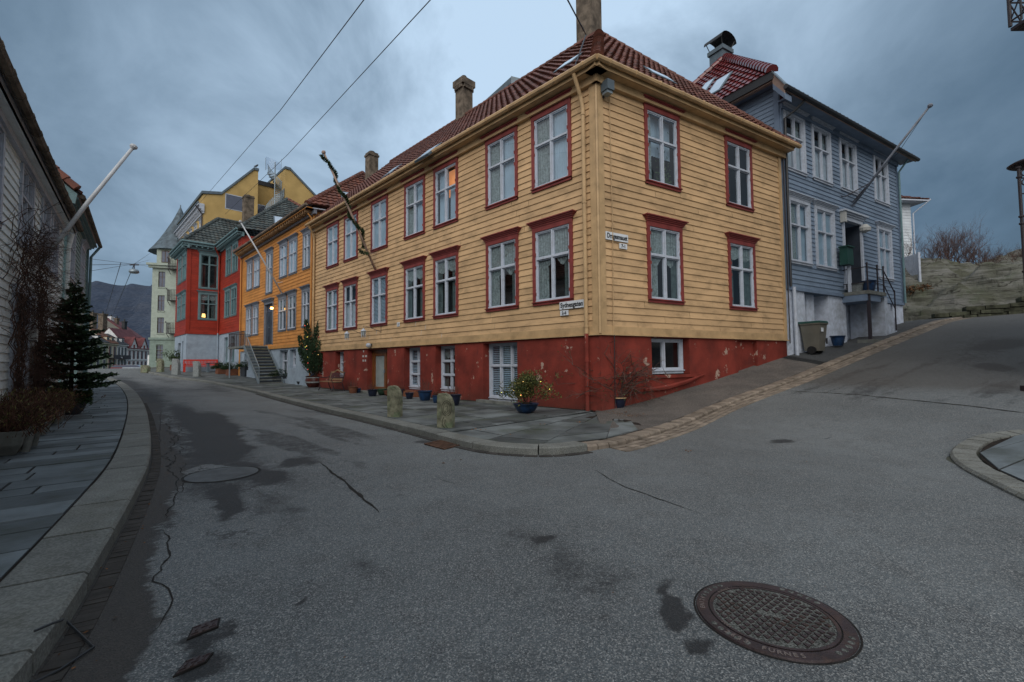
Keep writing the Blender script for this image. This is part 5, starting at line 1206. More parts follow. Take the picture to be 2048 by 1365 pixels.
# crow on the gable
cw = FG.p(4.75, .1, 23.2); mb = MB()
mb.tube([cw+UZ*.16-FG.R*.22, cw+UZ*.22-FG.R*.05, cw+UZ*.34+FG.R*.1, cw+UZ*.44+FG.R*.16, cw+UZ*.46+FG.R*.27], [.03, .09, .10, .06, .012], M_DARK, n=8)
mb.tube([cw+FG.R*.02, cw+UZ*.18+FG.R*.03], .012, M_DARK); mb.tube([cw+FG.R*.02+FG.I*.06, cw+UZ*.18+FG.R*.03+FG.I*.04], .012, M_DARK)
solo('crow', mb, 'small black bird perched on the yellow gable peak', 'bird', loc=cw, smooth=True)

# ---------------------------------------------------------------- mint building with the turret
gb = at(299, 740, 54); gb.z = 0; FM = Fr(gb, Vector((.95, .30, 0)))
mi = thing('mint_building', 'mint green rendered corner building with slate turret roof', 'building', gb)
mb = MB(); gh = []
for u in (.9,):
    for z0_, z1_ in ((1.9, 3.9), (5.3, 7.2), (8.0, 9.9), (10.9, 12.8)): gh.append((u-.28, u+.42, z0_, z1_))
plane_wall(mb, FM, 0, 8, 4.7, 13.4, [h for h in gh if h[2] > 4.7], M_STUCCO_GR, depth=.25); mb.face([FM.p(0, 0, 0), FM.p(0, 0, 13.4), FM.p(1.5, 9, 13.4), FM.p(1.5, 9, 0)], M_STUCCO_GR)
FM.box(mb, 8, 8.1, 0, 6, 0, 13.4, M_STUCCO_GR)
part('wall', mb, mi)
mb = MB(); plane_wall(mb, FM, -.05, 8.05, -.3, 4.6, [gh[0]], M_STUCCO_DG, y=-.06, depth=.3)
for k in range(9): FM.box(mb, -.06, 8, -.075, -.06, .6+k*.45, .64+k*.45, M_STUCCO_DG)
FM.box(mb, -.15, 8.1, -.2, 0, 4.5, 4.75, M_STUCCO_DG); FM.box(mb, -.12, 8.1, -.16, 0, -.3, .9, M_STUCCO_DG); part('rusticated_base', mb, mi)
mb = MB(); FM.box(mb, -.45, 8, -.55, 0, 13.5, 13.75, M_STUCCO_GR); FM.box(mb, -.3, 8, -.35, 0, 13.2, 13.5, M_STUCCO_GR); part('cornice', mb, mi)
M_BROWNF = mat('brown_sash', (.10, .06, .035), rough=.5)
for h in gh:
    m_ = MB(); FM.box(m_, h[0], h[1], .16, .24, h[2], h[3], M_BROWNF); w_ = part('window', m_, mi); m_ = MB(); um = (h[0]+h[1])/2; zm = h[2]+(h[3]-h[2])*.66
    for a_, b_ in ((h[0]+.05, um-.03), (um+.03, h[1]-.05)): FM.box(m_, a_, b_, .145, .16, h[2]+.06, zm-.03, M_WSLAT); FM.box(m_, a_, b_, .145, .16, zm+.03, h[3]-.05, M_WSLAT)
    part('pane', m_, w_); m_ = MB(); FM.box(m_, h[0]-.05, h[1]+.05, -.08, .1, h[2]-.1, h[2], M_STUCCO_GR); part('sill', m_, w_)
tc_ = FM.p(1.8, 2.6, 0); mb = MB(); FM.box(mb, .35, 7, .1, 5, 13.7, 15.6, M_STUCCO_GR); t_ = part('turret', mb, mi)
mb = MB(); mb.lathe([(3.2, 15.6), (2.75, 16.2), (2.2, 17.1), (1.55, 18.3), (.8, 19.8), (.05, 21.7)], tc_, M_SLATE, n=12); mb.lathe([(.06, 21.7), (.05, 22.0)], tc_, M_LEAD, n=6); part('spire', mb, t_)
mb = MB(); FM.box(mb, .85, 1.65, .06, .2, 13.95, 15.4, M_BROWNF); FM.box(mb, .92, 1.21, .04, .06, 14.02, 15.3, M_WSLAT); FM.box(mb, 1.29, 1.58, .04, .06, 14.02, 15.3, M_WSLAT); FM.box(mb, 2.7, 3.1, .06, .2, 14.0, 15.4, M_BROWNF); FM.box(mb, 2.8, 3.0, .04, .06, 14.5, 15.2, M_LIT); part('turret_window', mb, t_)
for z in (5.2, 9.2, 13.0):
    m_ = MB(); u0, u1 = 1.9, 3.1
    for uu in (u0, u1): m_.tube([FM.p(uu, 0, z-.5), FM.p(uu, -.9, z)], .03, M_IRON)
    FM.box(m_, u0, u1, -.9, 0, z, z+.05, M_IRON)
    for k in range(9): uu = u0+(u1-u0)*k/8; m_.tube([FM.p(uu, -.9, z), FM.p(uu, -.9, z+1.3)], .02, M_IRON, n=4)
    for k in range(4): m_.tube([FM.p(u0, -.2*k-.15, z), FM.p(u0, -.2*k-.15, z+1.3)], .02, M_IRON, n=4)
    for zz in (.65, 1.3): m_.tube([FM.p(u0, 0, z+zz), FM.p(u0, -.9, z+zz), FM.p(u1, -.9, z+zz)], .022, M_IRON)
    m_.lathe([(.1, z+1.3), (.02, z+1.5)], FM.p(u0-.05, -.95, 0), M_IRON, n=6); part('balcony', m_, mi)

# ---------------------------------------------------------------- blue house
FU = Fr(K+B*0, B); S0, S1 = 8.87, 18.95; BZ = 10.85; BB = 4.05
bh_ = thing('blue_house', 'blue grey clapboard house with white windows, porch and roughcast basement', 'house', K+B*S0)
bw = [(9.78, 8.42, 1.5, 2.3, 'half'), (11.78, 8.42, 1.5, 2.3, 'half'), (14.0, 8.45, 1.5, 2.3, 'half'), (17.15, 8.5, 1.5, 2.3, 'half'), (9.9, 4.95, 1.55, 2.5, 'net'), (11.8, 4.95, 1.55, 2.5, 'blind'), (17.2, 5.0, 1.5, 2.45, 'blind')]
mb = MB(); hb = [hole(u, z, w_, h_) for u, z, w_, h_, _ in bw] + [(13.35, 14.85, 4.27, 7.2)]
siding(mb, FB, S0+.12, S1-.1, BB, BZ-.02, hb, M_BLUE, pitch=.17)
FBs = Fr(K+B*S0-NB*8, NB)     # side wall facing down the hill, seen above the ochre roof
siding(mb, FBs, 0, 8-.1, 8, 11.6, [], M_BLUE, pitch=.17); FBe = Fr(K+B*S1, -NB); mb.face([FBe.p(0, 0, 2), FBe.p(8, 0, 2), FBe.p(8, 0, BZ), FBe.p(0, 0, BZ)], M_BLUE)
part('wall', mb, bh_)
mb = MB(); FB.box(mb, S0, S0+.14, -.05, .05, BB, BZ, M_BLUE_T); mb.brk(); FBs.box(mb, 7.82, 8.0, -.05, .05, 8, 11.6, M_BLUE_T); mb.brk(); FB.box(mb, S1-.12, S1, -.05, .05, BB, BZ, M_BLUE_T); part('corner_board', mb, bh_); mb = MB(); FB.box(mb, S0, S1, -.08, .05, BB-.1, BB+.02, M_BLUE_T); part('skirting_board', mb, bh_)
for u, z, w_, h_, c_ in bw: window(bh_, FB, u, z, w_, h_, M_WHITE, cur=c_, wide=.15)
# roughcast basement: three piers and a recess
mb = MB(); zb_ = lambda s: hz(*(K+B*s).xy)-.3
for a, b, o0, o1 in ((S0, 10.1, -.0, .6), (10.75, 11.3, .25, 1.0), (11.9, 13.3, .0, 1.2), (13.3, 16.1, .45, 1.2), (16.0, 16.6, -.0, 1), (17.8, S1, .0, 1.0)): FB.box(mb, a, b, o0, o1, zb_(a), BB-.1, M_STUCCO_W)
FB.box(mb, S0, 13.4, 1.0, 1.3, 1, BB-.1, M_STUCCO_W); FB.box(mb, 16.6, 17.8, .5, 1.0, 1, BB-.1, M_STUCCO_W); FB.box(mb, 13.3, 16.2, .9, 1.2, 1, BB-.1, M_STUCCO_W)
part('basement_wall', mb, bh_)
window(bh_, FB, 11.6, 2.1, .62, 1.75, M_WHITE, head=False, layout='one2', cur='net', y=.6, wide=.05); window(bh_, FB, 10.42, 2.0, .66, 1.85, M_WHITE, head=False, layout='one2', cur='net', y=.5, wide=.05)
mb = MB()      # porch door
FB.box(mb, 13.22, 13.36, -.07, .1, 4.27, 7.3, M_WHITE); FB.box(mb, 14.84, 14.98, -.07, .1, 4.27, 7.3, M_WHITE); FB.box(mb, 13.22, 14.98, -.08, .1, 7.2, 7.36, M_WHITE)
for k, (o_, e_) in enumerate(((.12, .04), (.17, .09), (.24, .16))): FB.box(mb, 13.2-e_, 15+e_, -.0-o_, 0, 7.36+.07*k, 7.43+.07*k, M_WHITE)
FB.box(mb, 13.1, 13.25, -.2, 0, 7.05, 7.55, M_CREAMW); mb.lathe([(.02, -.16), (.2, -.08), (.22, .05), (.1, .2)], FB.p(14.95, -.15, 7.0), M_CREAMW, n=10)
FB.box(mb, 13.36, 14.84, .55, .62, 4.27, 7.2, M_DOORBL); FB.box(mb, 13.36, 13.38, .0, .6, 4.27, 7.2, M_DOORBL); FB.box(mb, 14.82, 14.84, .0, .6, 4.27, 7.2, M_DOORBL)
FB.box(mb, 13.36, 14.84, .48, .55, 6.3, 6.42, M_DOORBL)
for sx in (13.42, 14.14):
    FB.box(mb, sx, sx+.62, .50, .55, 4.3, 6.3, M_DOORBL)
    for z0_, z1_ in ((4.45, 4.95), (5.1, 6.1)): FB.box(mb, sx+.1, sx+.52, .48, .50, z0_, z1_, M_DOORBL); FB.box(mb, sx+.17, sx+.45, .465, .48, z0_+.08, z1_-.08, M_DOORBL)
d_ = part('door', mb, bh_); mb = MB(); FB.box(mb, 13.42, 14.78, .53, .545, 6.45, 7.12, M_BLIND); part('transom_window', mb, d_); mb = MB(); FB.box(mb, 14.5, 14.62, .47, .5, 5.3, 5.5, M_LEAF_Y); FB.box(mb, 14.1, 14.14, .42, .5, 5.2, 5.35, M_GALV); part('handle', mb, d_)
mb = MB(); FB.box(mb, 13.0, 14.6, -.92, .45, 3.98, 4.12, M_CONC); FB.box(mb, 13.02, 14.2, -.86, .4, 3.72, 3.98, M_BLUE_T); pf = part('porch_platform', mb, bh_)
mb = MB(); FB.box(mb, 13.1, 13.2, -.9, -.8, 2.0, 3.98, M_IRON); part('porch_post', mb, pf)
mb = MB()
for s in (13.05, 13.95, 14.5): mb.tube([FB.p(s, -.88, 4.1), FB.p(s, -.88, 5.15)], .03, M_IRON); mb.lathe([(.045, 5.15), (.03, 5.22)], FB.p(s, -.88, 0), M_IRON, n=6)
for z in (4.45, 5.05): mb.tube([FB.p(13.05, -.88, z), FB.p(14.5, -.88, z)], .018, M_IRON)
mb.tube([FB.p(13.05, -.88, 5.05), FB.p(13.05, -.05, 5.05)], .018, M_IRON); mb.tube([FB.p(13.05, -.88, 4.45), FB.p(13.05, -.05, 4.45)], .018, M_IRON)
mb.tube([FB.p(14.5, -.88, 5.05), FB.p(15.5, -.88, 4.2)], .024, M_IRON); mb.tube([FB.p(15.5, -.88, 4.3), FB.p(15.5, -.88, 2.6)], .028, M_IRON); mb.tube([FB.p(14.5, -.88, 4.45), FB.p(15.5, -.88, 3.5)], .018, M_IRON)
part('porch_railing', mb, pf)
for k in range(4): m_ = MB(); s = 14.6+k*.27; FB.box(m_, s, s+.28, -.84, .4, zb_(15.5), 3.95-k*.27, M_STUCCO_W); part('step', m_, pf)
mb = MB(); FB.box(mb, 12.8, 13.7, -1.15, -.55, zb_(13), 2.18, M_CONC); part('post_base', mb, pf)
# roof: hipped, glazed tiles; the side eaves sit higher than the street eaves
bo = .60; zf = 10.95; zs = 11.80
q0 = K+B*(S0-.75)+NB*bo; q1 = K+B*(S1+.6)+NB*bo
s_up = up_(K+B*(S0-.57)+NB*.10, zs); hb0 = up_(K+B*(S0-.57)-NB*8.3, zs)
top0 = up_(K+B*12.0-NB*4.1, 16.2); top1 = up_(K+B*15.6-NB*4.1, 16.2)
mb = MB(); f0 = up_(q0+B*.35, zf); f1 = up_(q1, zf)
tiles(mb, [f0, f1, top1, top0], M_TILE_R, tw=.3, th=.4)
tiles(mb, [s_up, hb0, top0], M_TILE_R, tw=.28, th=.36)
mb.face([f1, up_(q1-NB*9, zf), top1], M_TILE_R)
rf = part('roof', mb, bh_)
mb = MB(); ridge(mb, s_up+UZ*.06, top0, M_TILE_R, r=.19); mb.brk(); ridge(mb, hb0+UZ*.06, top0, M_TILE_R, r=.17); mb.brk(); ridge(mb, top0, top1, M_TILE_R, r=.16); part('ridge_tiles', mb, rf)
mb = MB(); FB.box(mb, S0-.1, S1+.5, -bo+.02, 0, BZ-.0, BZ+.06, M_BLUE_T); FB.box(mb, S0-.6, S1+.55, -bo-.0, -bo+.04, BZ-.04, BZ+.10, M_PINE); FB.box(mb, S0, S1, -.1, .0, BZ-.2, BZ, M_BLUE_T); part('front_eaves', mb, bh_)
mb = MB(); FBs.box(mb, 0, 8.15, -.55, .02, zs-.26, zs-.20, M_BLUE_T); FBs.box(mb, 0, 8.15, -.60, -.55, zs-.28, zs+.02, M_DARK); FBs.box(mb, 0, 8.12, -.52, -.36, zs-.32, zs-.26, M_PINE)
part('side_eaves', mb, bh_)
mb = MB(); e1 = s_up-UZ*.02; e2 = f0-B*.38
mb.prism([e1, e2+UZ*.05, e2-UZ*.26, e1-UZ*.42], B*.06, M_PINE); mb.prism([e1+UZ*.05-B*.05, e2+UZ*.12-B*.05, e2+UZ*.06-B*.05, e1-UZ*.01-B*.05], B*.34, M_GALV)
mb.prism([e1-UZ*.42, e2-UZ*.26, e2-UZ*.46, e1-UZ*.62], B*.45, M_BLUE_T)
part('verge_board', mb, bh_)
mb = MB(); gutter(mb, up_(q0+NB*.06-B*.05, zf-.06), up_(q1+NB*.06, zf-.06), M_DARK, r=.085); part('gutter', mb, bh_)
mb = MB(); mb.tube([FB.p(S0+.55, -bo, zf-.15), FB.p(S0+.35, -.35, BZ-.35), FB.p(S0+.1, -.13, BZ-.6), FB.p(S0+.1, -.12, BB)], .045, M_DARK, n=8); mb.tube([FB.p(S0+.3, -.12, BB), FB.p(S0+.32, -.14, zb_(S0)+.3)], .06, M_WHITE, n=8)
mb.brk(); mb.tube([FB.p(S1-.06, -bo+.1, zf-.1), FB.p(S1-.06, -.12, BZ-.5), FB.p(S1-.06, -.12, BB)], .045, M_TEAL, n=8); part('downpipe', mb, bh_)
sH = slope(s_up, hb0, top0)
for (px, py, w_, h_) in ((1438, 174, .8, 1.5), (1413, 178, .6, 1.2)): u, v = on_roof(px, py, *sH); roof_window(bh_, [(u-w_/2, v-h_/2)], *sH, (w_, h_))
cc = up_(top0, 0)-NB*.35+B*.15; zc = 16.75; mb = MB(); mb.box(cc-B*.36+NB*.36+UZ*(zc-1.6), B*.72, -NB*.72, UZ*1.5, M_LEAD); mb.box(cc-B*.43+NB*.43+UZ*(zc-.2), B*.86, -NB*.86, UZ*.2, M_LEAD)
c_ = part('chimney', mb, bh_); mb = MB(); vs = []
for k in range(9):
    a = math.pi*(k/8); x_ = -math.cos(a)*.58; z_ = math.sin(a)*.38; vs += [cc+B*x_+NB*.5+UZ*(zc+.28+z_), cc+B*x_-NB*.5+UZ*(zc+.28+z_)]
mb.mesh(vs, [(2*k, 2*k+1, 2*k+3, 2*k+2) for k in range(8)], M_DARK); mb.mesh([v_+UZ*.03 for v_ in vs], [(2*k, 2*k+1, 2*k+3, 2*k+2) for k in range(8)], M_DARK)
for a_ in (-1, 1):
    for b_ in (-1, 1): mb.tube([cc+B*.34*a_+NB*.34*b_+UZ*zc, cc+B*.52*a_+NB*.42*b_+UZ*(zc+.42)], .02, M_DARK)
part('chimney_cowl', mb, c_)

# ---------------------------------------------------------------- white house on the hill
hw = at(1802, 480, 33); hw.z = 0; FH = Fr(hw-Vector((3, 0, 0)), Vector((1, .12, 0)))
wh = thing('white_hill_house', 'small white clapboard house on the hill behind the blue house', 'house', hw)
zk = at(1838, 400, 33).z; mb = MB(); siding(mb, FH, 0, 4.3, 3, zk, [hole(2.95, zk-2.5, .9, 2.0)], mat('chalk_siding', (.55, .60, .64), rough=.6, var=.08, island=.06), pitch=.22); Fh2 = Fr(FH.p(4.3, 0, 0), FH.I); siding(mb, Fh2, 0, 6, 3, zk, [], MATS['chalk_siding'], pitch=.22); part('wall', mb, wh)
window(wh, FH, 2.95, zk-2.5, .9, 2.0, M_WHITE, cur='dark', head=False)
mb = MB(); a_, b_, c_, d_ = FH.p(-1, -.7, zk), FH.p(5.1, -.7, zk), FH.p(5.1, 6.7, zk), FH.p(-1, 6.7, zk); t1, t2 = FH.p(1.5, 3, zk+2.0), FH.p(0, 3, zk+2.0)
tiles(mb, [a_, b_, t1, t2], M_TILE, tw=.3, th=.4); tiles(mb, [b_, c_, t1], M_TILE, tw=.3, th=.4); part('roof', mb, wh)
mb = MB(); FH.box(mb, -1, 5.1, -.7, 6.7, zk-.12, zk-.03, M_WHITE); mb.tube([FH.p(5.2, -.75, zk), FH.p(4.4, -.1, zk-.9), FH.p(4.38, -.08, 4)], .05, M_WHITE, n=6); part('eaves', mb, wh)

# ---------------------------------------------------------------- left row: white house and teal house
FL = Fr(LP, LD)               # right = away from the viewer
lw = thing('white_clapboard_house', 'white grey clapboard house close on the left with bare vine', 'house', LP)
WZ = 6.0; l1 = 7.95
lws = [(-1.6, 4.0, 1.5, 1.95), (1.5, 4.05, 1.5, 1.95), (4.05, 4.05, 1.35, 1.95), (5.75, 4.05, 1.35, 1.95)]
mb = MB(); siding(mb, FL, -16, l1-.1, .6, WZ, [hole(u, z, w_, h_) for u, z, w_, h_ in lws]+[(.62, 2.2, 0, 2.95)], M_WHITE_S, pitch=.18); part('wall', mb, lw)
M_BLOCK = mat('grey_stone_block', (.13, .15, .165), rough=.95, var=.25, scale=4, bump=1, bscale=15, island=.2)
mb = MB()
for k in range(3):
    u = -8.0
    while u < l1:
        w_ = rnd.uniform(.7, 1.2); 
        if not (u < 2.2 and u+w_ > .6): FL.box(mb, u, u+w_-.015, -.04-.01*rnd.random(), .06, -.1+k*.26, .15+k*.26, M_BLOCK)
        u += w_
part('stone_base', mb, lw)
for (u, z, w_, h_), c_ in zip(lws, ('dark', 'sides', 'net', 'sides')): window(lw, FL, u, z, w_, h_, M_WHITE, cur=c_, wide=.14)
mb = MB(); FL.box(mb, .62, 2.2, .25, .32, 0.1, 2.95, M_DOORBL); FL.box(mb, .5, .64, -.07, .25, 0.1, 3.05, M_WHITE); FL.box(mb, 2.18, 2.32, -.07, .25, .1, 3.05, M_WHITE); FL.box(mb, .45, 2.37, -.12, .25, 2.95, 3.15, M_WHITE); FL.box(mb, .7, 1.35, .2, .25, .3, 1.4, M_DOORBL); FL.box(mb, 1.45, 2.1, .2, .25, .3, 1.4, M_DOORBL)
d_ = part('door', mb, lw); mb = MB(); FL.box(mb, 1.3, 1.5, -.3, -.1, 2.0, 2.25, M_CREAMW); part('door_lamp', mb, d_)
zt = 6.22; lo = .32
e0_, e1_ = FL.p(-16, -lo, zt), FL.p(l1+.15, -lo, zt); mb = MB(); tiles(mb, [e1_, e0_, FL.p(-16, 4, zt+2.6), FL.p(l1+.15, 4, zt+2.6)], M_TILE, tw=.3, th=.4); part('roof', mb, lw)
mb = MB(); FL.box(mb, -16, l1+.1, -lo+.03, .02, zt-.22, zt-.17, M_WHITE_S); FL.box(mb, -16, l1+.1, -lo+.03, -lo+.07, zt-.22, zt-.03, M_WHITE); FL.box(mb, -16, l1, -.12, 0, zt-.36, zt-.22, M_WHITE); mb.prism([FL.p(l1+.1, -lo, zt-.2), FL.p(l1+.1, .1, zt-.2), FL.p(l1+.1, 3.5, zt+2.8), FL.p(l1+.1, -lo, zt)], LD*.05, M_WHITE); part('eaves', mb, lw)
mb = MB(); gutter(mb, FL.p(-16, -lo-.07, zt-.06), FL.p(l1+.2, -lo-.07, zt-.06), M_CHIM, r=.085)
for k in range(24): mb.tube([FL.p(-12+k*.83, -lo-.07, zt-.06), FL.p(-12+k*.83+.04, -lo-.07, zt-.06)], .097, M_CHIM, n=8)
part('gutter', mb, lw)
th = thing('teal_house', 'narrow teal clapboard house with overhanging metal eaves beside the white one', 'house', LP+LD*12)
l2 = 15.8; TZ = 7.1
tws = [(9.95, 4.55, 1.5, 2.1), (13.6, 4.55, 1.5, 2.1)]
mb = MB(); siding(mb, FL, l1+.15, l2-.1, .6, TZ, [hole(u, z, w_, h_) for u, z, w_, h_ in tws]+[(12.2, 13.3, 0.6, 2.9)], M_TEAL_S, pitch=.18); Fl2 = Fr(FL.p(l2, 0, 0), FL.I); siding(mb, Fl2, 0, 8, .6, TZ, [], M_TEAL_S, pitch=.18)
Fl0 = Fr(FL.p(l1+.1, 8, 0), -FL.I); siding(mb, Fl0, 0, 8, 5.5, TZ, [], M_TEAL_S, pitch=.18); part('wall', mb, th)
mb = MB(); FL.box(mb, l1+.02, l1+.3, -.08, .05, 0, TZ, M_TEAL); mb.brk(); FL.box(mb, l2-.15, l2, -.08, .05, 0, TZ, M_TEAL); part('corner_board', mb, th)
mb = MB(); FL.box(mb, l1, l2, -.05, .1, -.3, .6, M_BLOCK); part('stone_base', mb, th)
for u, z, w_, h_ in tws: window(th, FL, u, z, w_, h_, M_WHITE, cur='dark', wide=.14)
mb = MB(); FL.box(mb, 12.2, 13.3, .1, .16, .2, 2.9, M_DOORBL); part('door', mb, th)
zt2 = 7.34; lo2 = .36; mb = MB(); tiles(mb, [FL.p(l2+.5, -lo2, zt2), FL.p(l1-.2, -lo2, zt2), FL.p(l1-.2, 3.5, zt2+3.6), FL.p(l2-3, 3.5, zt2+3.6)], M_TILE_B, tw=.3, th=.4); rf = part('roof', mb, th)
mb = MB(); ridge(mb, FL.p(l1-.2, -lo2+.1, zt2+.1), FL.p(l1-.2, 3.5, zt2+3.7), M_TILE_B, r=.2); mb.prism([FL.p(l1-.25, -lo2+.05, zt2-.05), FL.p(l1-.25, .6, zt2+.75), FL.p(l1-.25, .6, zt2-.2), FL.p(l1-.25, -lo2+.1, zt2-.4)], LD*.1, M_TEAL); part('ridge_tiles', mb, rf)
mb = MB()
for k in range(3): FL.box(mb, l1-.1, l2+.35, -lo2+.03+k*.1, .02, zt2-.20-k*.07, zt2-.13-k*.07, M_TEAL)
part('eaves', mb, th)
mb = MB(); gutter(mb, FL.p(l1-.1, -lo2-.07, zt2-.08), FL.p(l2+.55, -lo2-.07, zt2-.08), M_CHIM, r=.085); part('gutter', mb, th)
mb = MB(); mb.tube([FL.p(l2+.3, -lo2-.05, zt2-.2), FL.p(l2-.05, -.15, zt2-.75), FL.p(l2-.06, -.12, .1)], .055, M_TEAL, n=8); mb.brk(); mb.tube([FL.p(l1-.1, -lo+.1, zt-.3), FL.p(l1-.12, -.14, zt-.8), FL.p(l1-.12, -.13, .1)], .055, M_WHITE_S, n=8); part('downpipe', mb, th)

# ================================================================== FAR STREET, HILLS, ROCK
# row of houses at the end of the street
F0 = Vector((-103.5, 110, 0)); F1 = Vector((-110.9, 136, 0)); FD = (F1-F0).normalized(); FN = Fr(F0, FD)
M_FGRN = mat('far_green', (.30, .35, .23), rough=.9); M_FCRM = mat('far_cream', (.62, .58, .45), rough=.9); M_FWHT = mat('far_white', (.78, .80, .80), rough=.9); M_FROOF = mat('far_slate', (.05, .055, .065), rough=.8, island=.2); M_FRED = mat('far_red_tile', (.15, .05, .055), rough=.8, var=.2, scale=1); M_FBRN = mat('far_brown_tile', (.17, .075, .045), rough=.8, var=.2, scale=1); M_FWIN = mat('far_pane', (.06, .07, .08), rough=.3); M_FREDW = mat('far_red_frame', (.22, .04, .035), rough=.7)
def row_house(label, u0, u1, ze, zr, wall, roofm, fram, nwin, gables=0, dormers=0, depth=9, balc=False):
    r_ = thing('row_house', label, 'house', FN.p((u0+u1)/2, 0, 0), 'houses lining the far end of the street'); m_ = MB()
    m_.box(FN.p(u0, 0, -1), FN.R*(u1-u0), FN.I*depth, UZ*(ze+1), wall)
    if gables == 9: m_.prism([FN.p(u0, 0, ze), FN.p(u0, depth, ze), FN.p(u0, depth*.6, zr)], FN.R*(u1-u0), wall)
    part('wall', m_, r_); m_ = MB(); FN.box(m_, u0-.1, u1+.1, -.35, 0, ze-.3, ze, M_FCRM if wall is not M_FWHT else M_FWHT); FN.box(m_, u0, u1, -.15, 0, ze*.5-.15, ze*.5+.1, M_FCRM if wall is not M_FWHT else M_FWHT); part('cornice', m_, r_)
    m_ = MB(); a, b = FN.p(u0-.1, -.45, ze), FN.p(u1+.1, -.45, ze); c, d = FN.p(u1+.1, depth*.5, zr), FN.p(u0-.1, depth*.5, zr)
    m_.prism([a, b, c, d], UZ*.12, roofm); m_.prism([FN.p(u0-.1, depth, ze), FN.p(u1+.1, depth, ze), c, d], UZ*.12, roofm); m_.prism([FN.p(u0, 0, ze), FN.p(u0, depth, ze), FN.p(u0, depth*.5, zr)], FN.R*.1, wall); rf_ = part('roof', m_, r_)
    for k in range(nwin):
        for fl in (0, 1):
            uu = u0+(u1-u0)*(k+.5)/nwin; z_ = .5+fl*ze*.48; h_ = ze*.33; wd = (u1-u0)/nwin*.17
            m_ = MB(); FN.box(m_, uu-wd-.1, uu+wd+.1, -.08, 0, z_-.1, z_+h_+.1, fram); o_ = part('window', m_, r_); m_ = MB(); FN.box(m_, uu-wd, uu+wd, -.10, -.08, z_, z_+h_, M_FWIN); part('pane', m_, o_)
    for k in range(dormers):
        uu = u0+(u1-u0)*(k+.5)/dormers; m_ = MB(); FN.box(m_, uu-.6, uu+.6, .5, 3, ze+.4, ze+1.7, M_FCRM if wall is M_FCRM else M_FWHT); FN.box(m_, uu-.4, uu+.4, .46, .5, ze+.6, ze+1.5, M_FWIN); FN.box(m_, uu-.75, uu+.75, .35, 3.1, ze+1.7, ze+1.85, roofm); part('dormer', m_, rf_)
    for k in range(gables if gables < 9 else 0):
        uu = u0+(u1-u0)*(k+.5)/gables; m_ = MB(); m_.prism([FN.p(uu-1.5, -.3, ze-.2), FN.p(uu+1.5, -.3, ze-.2), FN.p(uu+1.5, -.3, ze+.9), FN.p(uu, -.3, ze+3.2), FN.p(uu-1.5, -.3, ze+.9)], FN.I*3, M_FWHT); FN.box(m_, uu-.4, uu+.4, -.35, -.3, ze, ze+1.2, M_FREDW)
        m_.prism([FN.p(uu-1.7, -.5, ze+.7), FN.p(uu, -.5, ze+3.3), FN.p(uu, -.5, ze+3.5), FN.p(uu-1.7, -.5, ze+.9)], FN.I*4, M_FRED); m_.prism([FN.p(uu+1.7, -.5, ze+.7), FN.p(uu, -.5, ze+3.3), FN.p(uu, -.5, ze+3.5), FN.p(uu+1.7, -.5, ze+.9)], FN.I*4, M_FRED); part('gable', m_, rf_)
    if balc:
        m_ = MB(); FN.box(m_, u0+.5, u1-.5, -1.2, 0, ze*.48-.3, ze*.48-.1, M_IRON); FN.box(m_, u0+.5, u1-.5, -1.2, -1.1, ze*.48-.1, ze*.48+.8, M_IRON); part('balcony', m_, r_)
    return r_
h1 = row_house('olive green two storey house with dark slate roof at the far bend', -3, 7.6, 7.4, 10.6, M_FGRN, M_FROOF, M_FWHT, 4, dormers=2)
h2 = row_house('cream two storey house with brown tiles beside the olive green one', 7.8, 12.0, 7.3, 11.3, M_FCRM, M_FBRN, M_FREDW, 2, dormers=2, balc=True)
h3 = row_house('narrow pale grey house with balcony and tall grey gable at the far bend', 12.2, 17.0, 7.2, 10.2, M_FWHT, M_FROOF, M_FWIN, 3, dormers=2, balc=True)
h4 = row_house('white villa with red tiled roof and pointed gables at the far bend', 17.2, 28.5, 6.2, 12.0, M_FWHT, M_FRED, M_FREDW, 5, gables=2)
tg = thing('grey_gable_house', 'large grey gabled house rising behind the far row with red roof', 'house', at(225, 690, 138)); m_ = MB()
g1, g2, g3 = at(196, 735, 138), at(262, 735, 138), at(207, 636, 138); g1.z = g2.z = 0; zq = at(250, 675, 138).z
m_.prism([g1, g2, up_(g2, zq), g3, up_(g1, zq+2)], Vector((-6, 10, 0)), mat('far_grey', (.17, .17, .15), rough=.9)); part('wall', m_, tg); m_ = MB()
m_.prism([g3, up_(g2, zq), up_(g2, zq)+UZ*.4, g3+UZ*.4], Vector((-6, 12, 0)), M_FRED); part('roof', m_, tg)
def far_chim(px, y0, y1, w, Y, root, m=M_CHIM):
    a = at(px, y1, Y); b = at(px, y0, Y); m_ = MB(); m_.bx(a.x-w/2, a.x+w/2, a.y, a.y+w, a.z, b.z, m); m_.bx(a.x-w/2-.15, a.x+w/2+.15, a.y-.15, a.y+w+.15, b.z, b.z+.35, m); m_.lathe([(.25, 0), (.2, .7)], Vector((a.x, a.y+w/2, b.z+.3)), M_DARK, n=6); part('chimney', m_, root)
far_chim(200, 630, 668, 1.4, 125, h2); far_chim(180, 628, 662, 1.2, 118, h1); far_chim(219, 636, 652, 1.0, 141, tg, M_FWHT); far_chim(231, 639, 656, .8, 141, tg); far_chim(246, 645, 660, .9, 139, h4, M_DARK)
